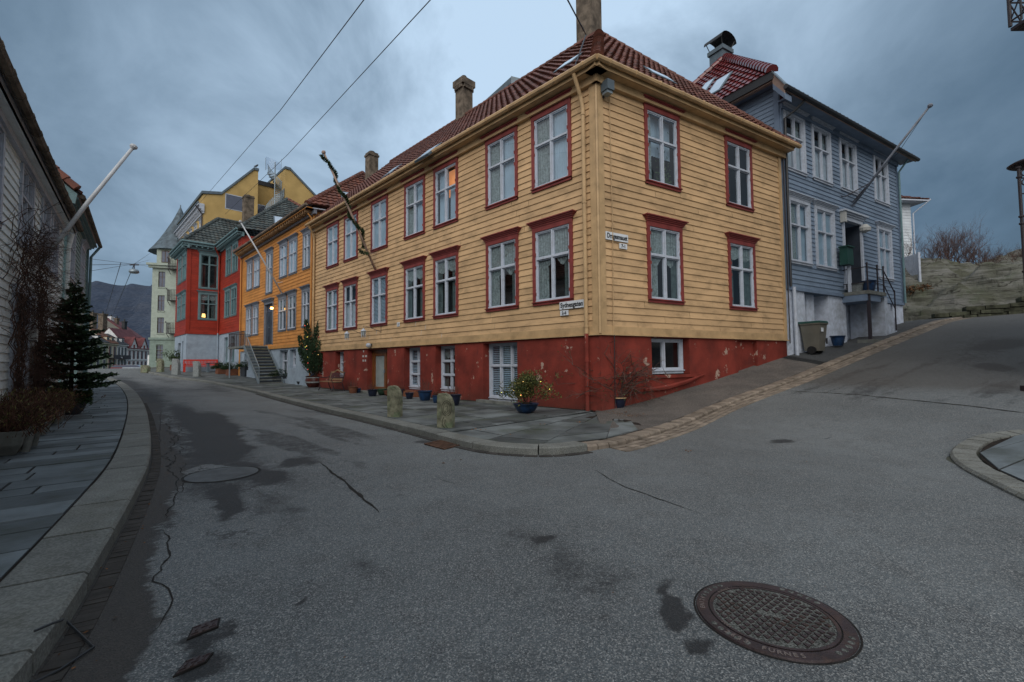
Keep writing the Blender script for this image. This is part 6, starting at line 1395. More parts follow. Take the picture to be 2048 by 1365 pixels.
m_ = MB(); q = at(293, 735, 170); q.z = 0; m_.box(q-Vector((3, 0, 0)), (9, 0, 0), (0, 8, 0), UZ*5.5, M_FWHT); sh = thing('white_shed', 'low white building glimpsed between the villa and the mint building', 'building', q); part('wall', m_, sh); m_ = MB(); m_.prism([q+Vector((-3, -.3, 5.5)), q+Vector((6, -.3, 5.5)), q+Vector((6, 4, 7.6)), q+Vector((-3, 4, 7.6))], UZ*.2, M_FROOF); part('roof', m_, sh)
# mountain across the valley
def mountain():
    n, k = 150, 46; vs = []; fs = []; rr = random.Random(3); ph = [(rr.uniform(0, 6), rr.uniform(.004, .05), rr.uniform(.2, 1)) for _ in range(16)]
    for j in range(k):
        f = j/(k-1)
        for i in range(n):
            x = -3600+2600*i/(n-1); ridge_z = 458+3*sum(a*math.sin(p+x*w_) for p, w_, a in ph)
            prof = f**1.15*.86 if f < .72 else .60+(f-.72)/.28*.40
            prof = min(1, (f/.72)**1.2*.60 if f < .72 else .60+((f-.72)/.28)**.7*.40)
            y = 1500+f*900+30*math.sin(x*.011+f*5)+18*math.sin(x*.043+f*17)
            env = math.exp(-((max(0, x+1250))/260)**2)
            vs.append((x, y, (ridge_z*prof+7*math.sin(x*.06+f*30)*f*(1-f)*4)*env-15))
    for j in range(k-1):
        for i in range(n-1): a = j*n+i; fs.append((a, a+1, a+n+1, a+n))
    mb = MB(); m = mat('mountain_forest', (.028, .045, .078), rough=1, var=.3, scale=.012, col2=(.018, .030, .055), dirt=(.075, .09, .12), dirt_amt=.4, dscale=.006, stretch=(.6, .6, 3.0), speck=.12, bscale=.12); mb.mesh(vs, fs, m)  # blue haze of the distance is mixed into the forest colour
    solo('mountain', mb, kind='structure')
mountain()
# cars parked far down the street
def far_car(px, py, Y, L, ang, body, label):
    g = at(px, py, Y); g.z = hz(g.x, g.y)+.02; c, s_ = math.cos(ang), math.sin(ang); X = Vector((c, s_, 0)); Yv = Vector((-s_, c, 0)); t = thing('parked_car', label, 'car', g, 'cars parked far down the street')
    def pr(pts, w0, w1, m): m__ = MB(); m__.prism([g+X*x+Yv*w0+UZ*z for x, z in pts], Yv*(w1-w0), m); return m__
    part('body', pr([(-2.1, .35), (2.1, .35), (2.15, .75), (1.2, .92), (-2.0, .98), (-2.15, .7)], -.85, .85, body), t); part('cabin', pr([(-1.9, .95), (1.1, .93), (.4, 1.42), (-1.5, 1.45)], -.72, .72, M_WSLAT), t)
    part('roof_panel', pr([(-1.55, 1.44), (.42, 1.41), (.4, 1.47), (-1.5, 1.5)], -.73, .73, body), t)
    for x in (-1.35, 1.35):
        for y in (-.88, .68): m__ = MB(); m__.tube([g+X*x+Yv*y+UZ*.33, g+X*x+Yv*(y+.2)+UZ*.33], .33, M_RUB, n=12); part('wheel', m__, t)
far_car(272, 741, 96, 4, .3, mat('car_silver', (.35, .40, .45), rough=.3, spec=.6), 'small pale silver car far down the street by the villa')
far_car(292, 737, 120, 4, .5, mat('car_dark', (.02, .025, .03), rough=.3, spec=.6), 'small dark car far down the street by the mint building')
far_car(248, 742, 98, 4, .2, mat('car_red', (.16, .02, .02), rough=.3, spec=.6), 'small dark red car far down the street before the row houses')

# rock outcrop at the top of the hill
def fbm(x, y, o=5):
    s_ = 0; a = 1; f = 1
    for k in range(o): s_ += a*(math.sin(x*f*1.3+k*2.1+1.7*math.sin(y*f*.9+k))*math.cos(y*f*1.1+k*1.3+1.3*math.sin(x*f*.7))); a *= .52; f *= 2.03
    return s_
def rock():
    n, k = 260, 90; vs = []; fs = []; b0 = Vector((18.2, 23.6, 0)); b1 = Vector((34.5, 14.0, 0)); d = (b1-b0); L_ = d.length; d.normalize(); nrm = Vector((-d.y, d.x, 0))
    for j in range(k):
        v_ = j/(k-1)*11.0
        for i in range(n):
            u = L_*i/(n-1)-2.0; p = b0+d*u+nrm*v_; top = 3.9+.05*u+.55*math.sin(u*.5+1.7)
            e = 1-math.exp(-(max(0, v_-.1)/2.4)**1.25); z = hz(p.x, p.y)-.15+top*e + (.26*fbm(u*.35+v_*.25, v_*.9)+.09*fbm(u*1.1+3, v_*3.6+u*.6))*min(1, v_/1.0)
            z -= 1.1*math.exp(-((u-.6)/1.3)**2)*(v_ < 3.4)*min(1, v_); led = math.floor(z*2.1+.35*math.sin(u*.8))/2.1; z = z*.86+led*.14
            rg = abs(float(fb(np.array(u*.22+v_*.16+3), np.array(v_*.3-u*.05+7), 4, .5)))*2; bl = float(fb(np.array(u*.7), np.array(v_*1.3+u*.3), 5, .6))
            z += (min(1, v_/.8))*(-1.5*max(0, .22-rg)*2.2+.55*bl)
            vs.append((p.x, p.y, z if 0 < v_ else hz(p.x, p.y)-.4))
    for j in range(k-1):
        for i in range(n-1): a = j*n+i; fs.append((a, a+1, a+n+1, a+n))
    mb = MB(); mb.mesh(vs, fs, M_ROCK); solo('rock_outcrop', mb, kind='structure'); return b0, d, nrm
rb0, rd, rn = rock()
# a few dark fissures are real steps: drystone wall at the foot
mb = MB(); wd_ = thing('drystone_wall', 'low mossy drystone wall along the foot of the rock', 'wall', rb0+rd*8)
for row in range(5):
    u = 2.6+row*.35+rnd.random()*.3
    while u < 14:
        w_ = rnd.uniform(.3, .9); p = rb0+rd*u-rn*(.10+rnd.uniform(0, .08)); zz = hz(p.x, p.y)-.05+row*.2
        if row < 1+min(4, (u-2)*.55): mb.box(p+UZ*zz, rd*(w_-.03), rn*.6, UZ*(.18+rnd.uniform(-.02, .01)), M_DRYW)
        u += w_
part('stones', mb, wd_)
# picket fence
fp = at(1806, 540, 25.5); fq = at(1836, 530, 24.4); fz = at(1820, 512, 25).z; ft = thing('picket_fence', 'short white board fence between the blue house and the rock', 'fence', fp); dd_ = (fq-fp); dd_.z = 0; Lf = dd_.length+1.0; dd_.normalize(); fo = up_(fp, 0)-dd_*1.0; mb = MB()
nP = int(Lf/.11)
for k in range(nP): q = fo+dd_*(k*.11); mb.box(q+UZ*(fz-1.15), dd_*.085, Vector((-dd_.y, dd_.x, 0))*.02, UZ*1.15, M_WHITE)
part('pickets', mb, ft); mb = MB()
for z_ in (.25, .9): mb.box(fo+Vector((-dd_.y, dd_.x, 0))*.021+UZ*(fz-1.15+z_), dd_*Lf, Vector((-dd_.y, dd_.x, 0))*.03, UZ*.07, M_WHITE)
mb.box(fo+dd_*(Lf-.05)+UZ*(fz-1.6), dd_*.1, Vector((-dd_.y, dd_.x, 0))*.1, UZ*1.65, M_WHITE); part('rails', mb, ft)

# ================================================================== PLANTS
def twig_tree(mb, p, d, L_, r_, lev, m, rr, spread=.6, upb=.15, nmax=3, ends=None, n0=4):
    P = [p]; dd = d.normalized(); k = 4
    for i in range(k):
        dd = (dd+Vector((rr.gauss(0, .13), rr.gauss(0, .13), rr.gauss(0, .10)+upb*.3))).normalized(); P.append(P[-1]+dd*L_/k)
    mb.tube(P, [r_*(1-.5*i/k) for i in range(k+1)], m, n=n0, cap=False)
    if ends is not None: ends.append((P[-1], dd))
    if lev <= 0: return
    for i in range(rr.randint(2, nmax)):
        q = P[rr.randint(1, k)]; e = (dd+Vector((rr.gauss(0, spread), rr.gauss(0, spread), rr.gauss(0, spread*.7)+upb))).normalized(); twig_tree(mb, q, e, L_*rr.uniform(.55, .85), r_*.58, lev-1, m, rr, spread, upb, nmax, ends, 3)
def leaf(mb, p, d, L_, w_, m, rr):
    d = d.normalized(); s_ = d.cross(Vector((rr.uniform(-1, 1), rr.uniform(-1, 1), rr.uniform(-1, 1)))); s_ = s_.normalized() if s_.length > 1e-3 else Vector((1, 0, 0)); mb.face([p, p+d*L_*.5+s_*w_/2, p+d*L_, p+d*L_*.5-s_*w_/2], m)
# bare bushes on the rock
for (px, py, Y, hh, lab) in ((1862, 500, 27, 2.0, 'bare reddish bush on the rock beside the white hill house, leftmost'), (1905, 500, 27.5, 2.5, 'tallest bare reddish bush in the middle of the rock'), (1958, 506, 27, 1.6, 'low bare reddish bush on the rock right of the tallest'), (2005, 502, 27, .9, 'smallest bare bush at the right end on the bare rock')):
    rr = random.Random(px); base = at(px, py, Y)-UZ*1.0; t = thing('bare_bush', lab, 'bush', base, 'bare bushes on the rock'); mb = MB()
    for k in range(24): twig_tree(mb, base+Vector((rr.gauss(0, .8), rr.gauss(0, .5), 0)), Vector((rr.gauss(0, .6), rr.gauss(0, .4), 1)), hh*.48, .016, 4, M_TWIG, rr, .6, .2, 4)
    part('twigs', mb, t)
mb = MB(); rr = random.Random(5)
for _ in range(2600):
    u = rr.uniform(.2, 3.5); v_ = rr.uniform(1.6, 2.6)+.2*u; p = rb0+rd*u+rn*v_; q = Vector((p.x, p.y, hz(p.x, p.y)+1.35+rr.uniform(-.15, .4)+.1*(v_-1.6))); leaf(mb, q, Vector((rr.gauss(0, 1), rr.gauss(0, 1), .5)), .16, .05, M_LITTER, rr)
solo('dead_bracken', mb, 'rusty brown dead bracken on the ledge of the rock', 'bracken', kind='stuff')

def pot(mb, c, prof, m, n=20, soil=True):
    mb.lathe(prof, c, m, n=n, cap=False)
    r_, z_ = prof[-1]; mb.lathe([(r_, z_), (r_*.88, z_), (r_*.86, z_-.06)], c, m, n=n, cap=False)
    mb.lathe([(prof[0][0], .0), (.001, .0)], c, m, n=n, cap=False)
BOWL = lambda R, H: [(R*.45, 0), (R*.72, H*.2), (R*.92, H*.6), (R, H*.9), (R*1.06, H*.92), (R*1.06, H)]
TUB = lambda R, H: [(R*.68, 0), (R*.8, H*.3), (R*.93, H*.7), (R*.97, H*.88), (R*1.07, H*.9), (R*1.07, H)]
BELLY = lambda R, H: [(R*.6, 0), (R*.78, H*.15), (R*.98, H*.45), (R, H*.65), (R*.88, H*.85), (R*.9, H*.93), (R*1.0, H*.94), (R*1.0, H)]
def potted(name, label, cat, c, prof, pm, group=None, soilm=None):
    t = thing(name, label, cat, c, group); mb = MB(); pot(mb, c, prof, pm); o = part('pot', mb, t, smooth=False)
    for p_ in o.data.polygons: p_.use_smooth = True
    mb = MB(); mb.lathe([(prof[-1][0]*.9, prof[-1][1]-.05), (.001, prof[-1][1]-.02)], c, soilm or M_SOIL, n=16, cap=False); part('soil', mb, t); return t
M_FAIRY = [emis('fairy_warm', (1, .6, .2), 5), emis('fairy_red', (1, .12, .10), 5), emis('fairy_yellow', (.9, .9, .15), 4)]
def fairy(mb_list, pts, rr, r_=.012):
    for p in pts: rr.choice(mb_list).lathe([(.001, -r_), (r_, 0), (.001, r_)], p, M_FAIRY[rr.randint(0, 2)], n=5, cap=False)
PV = .12
# blue bowl with leafy fairy-lit shrub
c = gp(1052, 826, PV); rr = random.Random(11); t = potted('potted_shrub', 'leafy shrub with fairy lights in a wide bright blue bowl', 'potted plant', c, BOWL(.31, .24), M_POTB)
mb = MB(); ml = MB(); ends = []
for k in range(9): twig_tree(mb, c+Vector((rr.gauss(0, .05), rr.gauss(0, .05), .2)), Vector((rr.gauss(-.15, .55), rr.gauss(0, .35), 1)), .36, .014, 3, M_BARK, rr, .55, .12, 3, ends)
for k in range(2): twig_tree(mb, c+UZ*.22, Vector((1.1, .1, .45)), .5, .010, 2, M_BARK, rr, .3, .1, 2, ends)
for p, d in ends:
    for _ in range(14): leaf(ml, p+Vector((rr.gauss(0, .06), rr.gauss(0, .06), rr.gauss(0, .05))), d+Vector((rr.gauss(0, .8), rr.gauss(0, .8), rr.gauss(0, .6))), .06, .028, M_LEAF_Y if rr.random() < .6 else M_LEAF, rr)
part('branches', mb, t); part('leaves', ml, t); mf = MB(); fairy([mf], [p+Vector((rr.gauss(0, .04), -.05, rr.gauss(0, .04))) for p, d in rr.sample(ends, min(20, len(ends)))], rr, .008); part('fairy_lights', mf, t)
# bare rose in navy pot at the corner
c = gp(1238, 818, PV); rr = random.Random(21); t = potted('potted_rose', 'bare sprawling rose bush in a navy pot with ochre rim at the house corner', 'potted plant', c, TUB(.19, .30), M_POTBL)
mb = MB(); mb.lathe([(.19, .27), (.205, .28), (.205, .305), (.17, .305)], c, M_OCHRE_T, n=20, cap=False); part('rim', mb, t); mb = MB(); ml = MB(); ends = []
for k in range(42):
    d = Vector((rr.gauss(-.12, .75), rr.gauss(-.1, .25), 1.0)); P = [c+UZ*.25+Vector((rr.gauss(0, .05), rr.gauss(0, .05), 0))]; L_ = rr.uniform(.8, 1.75); 
    for i in range(12): d = (d+Vector((rr.gauss(0, .16), rr.gauss(0, .1), -.055-.03*rr.random()))).normalized(); P.append(P[-1]+d*L_/12)
    mb.tube(P, [.012*(1-.5*i/12) for i in range(13)], M_TWIG if k % 3 else M_BARK, n=4, cap=False)
    for _ in range(4): q = rr.choice(P[4:]); twig_tree(mb, q, Vector((rr.gauss(0, 1), rr.gauss(0, .5), rr.gauss(.2, .6))), .34, .008, 2, M_TWIG, rr, .5, .0, 2, ends)
for p, d in ends:
    if rr.random() < .16: leaf(ml, p, d, .05, .025, M_LEAF, rr)
part('branches', mb, t); part('leaves', ml, t)
# small pots along the ochre house
def small_pot(px, py, prof, m, label, dry=True, seed=1, h_=.25):
    c = gp(px, py, PV); rr = random.Random(seed+px); t = potted('flower_pot', label, 'flower pot', c, prof, m, 'pots along the red basement'); mb = MB()
    if dry:
        for k in range(26): twig_tree(mb, c+Vector((rr.gauss(0, prof[-1][0]*.4), rr.gauss(0, prof[-1][0]*.4), prof[-1][1]-.05)), Vector((rr.gauss(0, .35), rr.gauss(0, .35), 1)), h_*.6, .004, 1, M_TWIG if seed % 2 else M_HEATH, rr, .3, .3, 2)
        part('dry_stems', mb, t)
    return t
small_pot(908, 811, TUB(.21, .33), M_POTBL, 'dark navy pot partly behind the carved stone bollard', seed=2, h_=.5)
small_pot(872, 806, TUB(.12, .24), M_POTB, 'small violet blue pot just left of the carved stone bollard', seed=4)
small_pot(850, 801, TUB(.24, .33), M_POTB, 'large blue pot between the two near stone bollards', seed=3, h_=.6)
small_pot(819, 798, TUB(.15, .22), M_POTBL, 'small dark pot on the left under the six pane basement window', dry=False)
small_pot(803, 793, TUB(.13, .27), M_POTBL, 'dark pot right behind the plain stone bollard', seed=6)
small_pot(776, 792, BOWL(.17, .2), M_TERRA, 'pale terracotta bowl at the right edge of the doorstep', dry=False)
small_pot(764, 791, BOWL(.20, .26), M_POTG, 'green glazed bowl in front of the brown basement door', dry=False)
small_pot(745, 793, TUB(.19, .27), M_POTBL, 'navy pot with dry heather left of the basement door', seed=5, h_=.35)
small_pot(706, 787, TUB(.20, .29), M_TERRA, 'brown terracotta pot with dry grass beside the bench', seed=7, h_=.4)
small_pot(717, 786, TUB(.11, .2), M_POTB, 'little bright blue pot right of the terracotta one', dry=False)
# conifer columns in the maroon glazed pot, with fairy lights
c = gp(627, 775, PV); rr = random.Random(33); t = potted('potted_conifer', 'upright dark conifer with coloured fairy lights in a banded maroon pot', 'potted plant', c, BELLY(.42, .62), M_POTR)
mb = MB(); mb.lathe([(.405, .24), (.418, .25), (.425, .31), (.421, .32)], c, M_GSTONE, n=20, cap=False); mb.lathe([(.385, .50), (.40, .51), (.38, .56)], c, M_GSTONE, n=20, cap=False); mb.tube([c+Vector((-.3, -.1, .45)), c+Vector((.05, -.1, .75))], .02, M_POTB); part('glaze_band', mb, t)
mb = MB(); ml = MB(); mf = MB()
def plume(b, top, R):
    mb.tube([b, b.lerp(top, .5)+Vector((rr.gauss(0, .05), 0, 0)), top], [.03, .018, .005], M_BARK, n=5); n = int((top-b).length*330*(R/.3))
    for _ in range(n):
        f = rr.uniform(.08, 1)**.75; q = b.lerp(top, f); w_ = R*(1-f)**.55*min(1, (f+.03)*3.2)+.03; a = rr.uniform(0, 6.28); rad = w_*rr.random()**.45; q = q+Vector((math.cos(a)*rad, math.sin(a)*rad, rr.gauss(0, .05))); leaf(ml, q, Vector((math.cos(a)*.5, math.sin(a)*.5, 1)), .13, .045, M_NEEDLE, rr)
        if rr.random() < .012: fairy([mf], [q+Vector((math.cos(a)*.04, math.sin(a)*.04, 0))], rr, .013)
for dx, dy, h_, R in ((-.95, .3, 2.2, .26), (-.45, 0, 3.0, .34), (-.1, .4, 2.6, .34), (.25, .1, 3.0, .36), (.6, -.2, 2.1, .34), (-.25, -.3, 2.0, .3), (.95, .2, 1.7, .25), (.1, -.4, 1.7, .32), (-.75, -.1, 1.5, .25)): plume(c+Vector((dx*.12, dy*.12, .55)), c+Vector((dx, dy, .55+h_)), R)
part('branches', mb, t); part('foliage', ml, t); part('fairy_lights', mf, t)
# square planters by the stairs
def planter_box(px, py, w_, h_, label, kind, seed, dz=PV, fol=1.0, m=None):
    c = gp(px, py, dz); t = thing('planter', label, 'planter', c, 'planters by the stairs'); mb = MB(); X = -A; Y = NA; o = c-X*w_/2-Y*w_/2; m = m or M_PLANTER; th_ = .035
    mb.box(o, X*w_, Y*th_, UZ*h_, m); mb.box(o+Y*(w_-th_), X*w_, Y*th_, UZ*h_, m); mb.box(o+Y*th_, X*th_, Y*(w_-2*th_), UZ*h_, m); mb.box(o+Y*th_+X*(w_-th_), X*th_, Y*(w_-2*th_), UZ*h_, m); part('box', mb, t)
    mb = MB(); mb.box(o+X*th_+Y*th_+UZ*.02, X*(w_-2*th_), Y*(w_-2*th_), UZ*(h_-.08), M_SOIL); part('soil', mb, t); rr = random.Random(seed); mb = MB(); ml = MB(); ends = []
    if kind == 'tree':
        for k in range(4): twig_tree(mb, c+UZ*(h_-.1), Vector((rr.gauss(0, .3), rr.gauss(0, .3), 1)), .75, .03, 2, M_BARK, rr, .5, .2, 3, ends)
        for p, d in ends:
            for _ in range(26): leaf(ml, p+Vector((rr.gauss(0, .12), rr.gauss(0, .12), rr.gauss(0, .12))), Vector((rr.gauss(0, 1), rr.gauss(0, 1), rr.gauss(0, .6))), .14, .06, M_LEAF, rr)
        part('branches', mb, t)
    else:
        for _ in range(int(900*fol)):
            a = rr.uniform(0, 6.28); rad = w_*.85*rr.random()**.5; q = c+Vector((math.cos(a)*rad, math.sin(a)*rad, h_-.1+fol*.45*(1-(rad/(w_*.9))**2)*rr.random()+.05)); leaf(ml, q, Vector((math.cos(a), math.sin(a), rr.uniform(-.1, 1))), .17, .035, M_LEAF if kind == 'fern' else M_FIR, rr)
    part('foliage', ml, t); return t
planter_box(566, 765, .95, .42, 'charcoal square planter of low green conifer beside the stair foot', 'low', 41)
planter_box(589, 763, .75, .62, 'charcoal square planter with a small leafy tree before the grey basement', 'tree', 42)
planter_box(500, 753, 1.0, .75, 'dark planter with trailing green shrub under the stair landing', 'low', 43, fol=1.2)
planter_box(468, 751, .95, .5, 'wooden tub with drooping green conifer by the red house basement', 'low', 44, m=M_TERRA, fol=1.5)
planter_box(446, 748, .9, .45, 'wooden tub of green conifer nearest the red bench', 'low', 45, m=M_TERRA, fol=1.3)
mb = MB(); c = gp(602, 770, PV); pot(mb, c, BOWL(.24, .2), M_PLANTER); solo('black_bowl', mb, 'low black bowl between planters and the maroon pot', 'bowl', loc=c)
rr = random.Random(9); c = gp(454, 748, PV)+NA*-.6; t = thing('weeping_shrub', 'small bare weeping shrub with purple twigs before the red house basement', 'shrub', c); mb = MB(); mb.tube([c, c+UZ*2.3], .03, M_BARK)
for k in range(40):
    a = rr.uniform(0, 6.28); R = rr.uniform(.3, .8); P = [c+UZ*2.2, c+Vector((math.cos(a)*R*.5, math.sin(a)*R*.5, 2.55)), c+Vector((math.cos(a)*R, math.sin(a)*R, 2.1)), c+Vector((math.cos(a)*R*1.1, math.sin(a)*R*1.1, 1.0+rr.random()*.6))]; mb.tube(P, [.012, .01, .008, .004], M_TWIG, n=3)
part('twigs', mb, t)
# plant at the far corner of the red house
t = planter_box(352, 741, .8, .5, 'pot of yellow green shrub at the far corner of the red house', 'tree', 46, m=M_TERRA)

# ---------------------------------------------------------------- left side plants
rr = random.Random(50)
# stone troughs with heather
def trough(px, py, L_, label, seed, hh=.75):
    c = gp(px, py, KH); t = thing('stone_trough', label, 'planter', c, 'stone troughs along the white house'); X = LD; Y = Vector((LD.y, -LD.x, 0)); rr = random.Random(seed); mb = MB(); W_ = .55; H_ = .34
    o = c-X*L_/2-Y*W_/2; prof = [(0.10, 0), (.04, .12), (0, H_)]
    ring = lambda s_, z: [c+X*(a*(L_/2-s_))+Y*(b*(W_/2-s_))+UZ*z for a, b in ((-1, -1), (1, -1), (1, 1), (-1, 1))]
    R0, R1, R2, R3, R4 = ring(.12, 0), ring(.04, .14), ring(0, H_), ring(.07, H_), ring(.09, H_-.1)
    vs = R0+R1+R2+R3+R4; fs = [(3, 2, 1, 0)]
    for k in range(4):
        for q in range(4): fs.append((k*4+q, k*4+(q+1) % 4, (k+1)*4+(q+1) % 4, (k+1)*4+q))
    mb.mesh(vs, fs, M_CONC)
    for q in (-.3, .3): mb.tube([c+X*q*L_-Y*0+Y*(W_/2-.03)+UZ*.02, c+X*q*L_+Y*(W_/2+.01)+UZ*H_*.8], .05, M_CONC, n=8)
    part('trough', mb, t); mb = MB(); mb.face([p for p in ring(.08, H_-.07)], M_SOIL); part('soil', mb, t); ml = MB()
    for k in range(420):
        p = c+X*rr.uniform(-L_/2-.05, L_/2+.05)+Y*rr.gauss(0, .2)+UZ*(H_-.08); d = Vector((rr.gauss(0, .55), rr.gauss(0, .55), 1)).normalized(); hl = hh*rr.uniform(.35, 1.0); P = [p, p+d*hl*.5+Vector((rr.gauss(0, .03), rr.gauss(0, .03), 0)), p+d*hl+Vector((rr.gauss(0, .08), rr.gauss(0, .08), -.02))]
        ml.tube(P, [.005, .004, .002], M_HEATH, n=3, cap=False)
        for _ in range(5): q = P[0].lerp(P[2], rr.uniform(.3, 1)); leaf(ml, q+Vector((rr.gauss(0, .02), rr.gauss(0, .02), 0)), d+Vector((rr.gauss(0, .6), rr.gauss(0, .6), .2)), .07, .016, M_HEATH if rr.random() < .75 else M_LEAF_Y, rr)
    part('heather', ml, t); return t
trough(10, 905, 1.0, 'nearest stone trough of brown heather at the left edge', 51, .75)
trough(48, 872, .85, 'middle stone trough of brown heather on the left pavement', 52, .7)
trough(84, 850, .8, 'farthest stone trough of brown heather beside the potted spruce', 53, .6)
# spruce in a pot
c = gp(140, 829, KH); rr = random.Random(61); t = potted('potted_spruce', 'spruce tree in a dark round pot on the left pavement', 'potted tree', c, BELLY(.32, .5), M_PLANTER)
ml = MB(); mb = MB(); Hs = 3.1; mb.tube([c+UZ*.4, c+UZ*(.4+Hs)], [.05, .012], M_BARK, n=6)
for lv in range(26):
    f = lv/25; z = .75+(Hs-.5)*f+rr.gauss(0, .03); R = .86*(1-f)**.85+.08; nb = 9 if f < .8 else 5
    for b in range(nb):
        a = b*6.283/nb+lv*1.1+rr.gauss(0, .25); RR = R*rr.uniform(.7, 1.12); d = Vector((math.cos(a), math.sin(a), 0)); e_ = c+UZ*(z-.12*RR+.12+rr.gauss(0, .09))+d*RR; s0 = c+UZ*z; P = [s0, s0.lerp(e_, .5)+UZ*.0, e_+UZ*.10*RR]; mb.tube(P, [.012, .009, .004], M_BARK, n=3, cap=False)
        for k in range(int(95*RR)+8):
            g_2 = rr.uniform(.12, 1.0); q = s0.lerp(e_, g_2)+UZ*(.1*RR*g_2**2); sd_ = Vector((-d.y, d.x, 0))*rr.choice((-1, 1)); dr_ = d*.75+sd_*rr.uniform(.2, 1)+UZ*rr.uniform(-.35, .25); leaf(ml, q, dr_+UZ*rr.gauss(0, .25), .13*(1.1-.4*g_2), .045, M_NEEDLE if rr.random() < .6 else M_FIR, rr)
part('branches', mb, t); part('needles', ml, t)
ml = MB()
for _ in range(1500): a = rr.uniform(0, 6.28); rad = .38*rr.random()**.4; zz = .62-.35*rr.random()*(rad/.38); q = c+Vector((math.cos(a)*rad, math.sin(a)*rad, zz)); leaf(ml, q, Vector((math.cos(a), math.sin(a), rr.uniform(-1, .4))), .1, .04, M_FIR, rr)
part('trailing_greenery', ml, t)
# leafy pot shrub between troughs and spruce
c = gp(108, 842, KH)-Vector((.45, -.15, 0)); t = thing('juniper_bush', 'low olive juniper bush behind the stone troughs', 'bush', c); ml = MB(); mb = MB(); mb.tube([c, c+UZ*.4], .03, M_BARK); part('stem', mb, t)
for _ in range(1900): a = rr.uniform(0, 6.28); b_ = rr.uniform(0, 1); rad = .55*rr.random()**.5; q = c+Vector((math.cos(a)*rad, math.sin(a)*rad*.8, .15+.6*b_*(1-.5*(rad/.75)**2))); leaf(ml, q, Vector((math.cos(a), math.sin(a), rr.uniform(0, 1))), .09, .03, M_LEAF_Y if rr.random() < .6 else M_HEATH, rr)
part('foliage', ml, t)
# vine climbing the white house round the door
rr = random.Random(70); t = thing('climbing_vine', 'leafless tangled vine climbing the white house around its door', 'vine', FL.p(.5, -.2, 0)); mb = MB(); ml = MB()
for k in range(46):
    u = rr.choice((.35, .5, 2.45, 2.7, 3.0))+rr.gauss(0, .1); P = [FL.p(u, -.12, .1)]; z = .1; du = rr.gauss(0, .03)
    zt_ = rr.uniform(2.6, 5.0) if u < 1 else rr.uniform(1.8, 4.2)
    while z < zt_: z += .16; du = du*.7+rr.gauss(0, .028); u += du; P.append(FL.p(u, -.10-.14*rr.random(), z))
    mb.tube(P, [.011*(1-.5*i/len(P)) for i in range(len(P))], M_VINE, n=4, cap=False)
    for _ in range(9):
        q = rr.choice(P[2:]); twig_tree(ml, q, FL.R*rr.gauss(0, .8)-FL.I*rr.uniform(.1, .5)+UZ*rr.gauss(.1, .7), .45, .006, 2, M_VINE, rr, .6, .0, 3)
for _ in range(170): q = FL.p(rr.gauss(1.6, 1.1), -.15, rr.gauss(3.5, .55)); twig_tree(ml, q, FL.R*rr.gauss(0, 1)-FL.I*.4+UZ*rr.gauss(0, .7), .5, .007, 2, M_VINE, rr, .6, .0, 3)
part('stems', mb, t); part('twigs', ml, t)

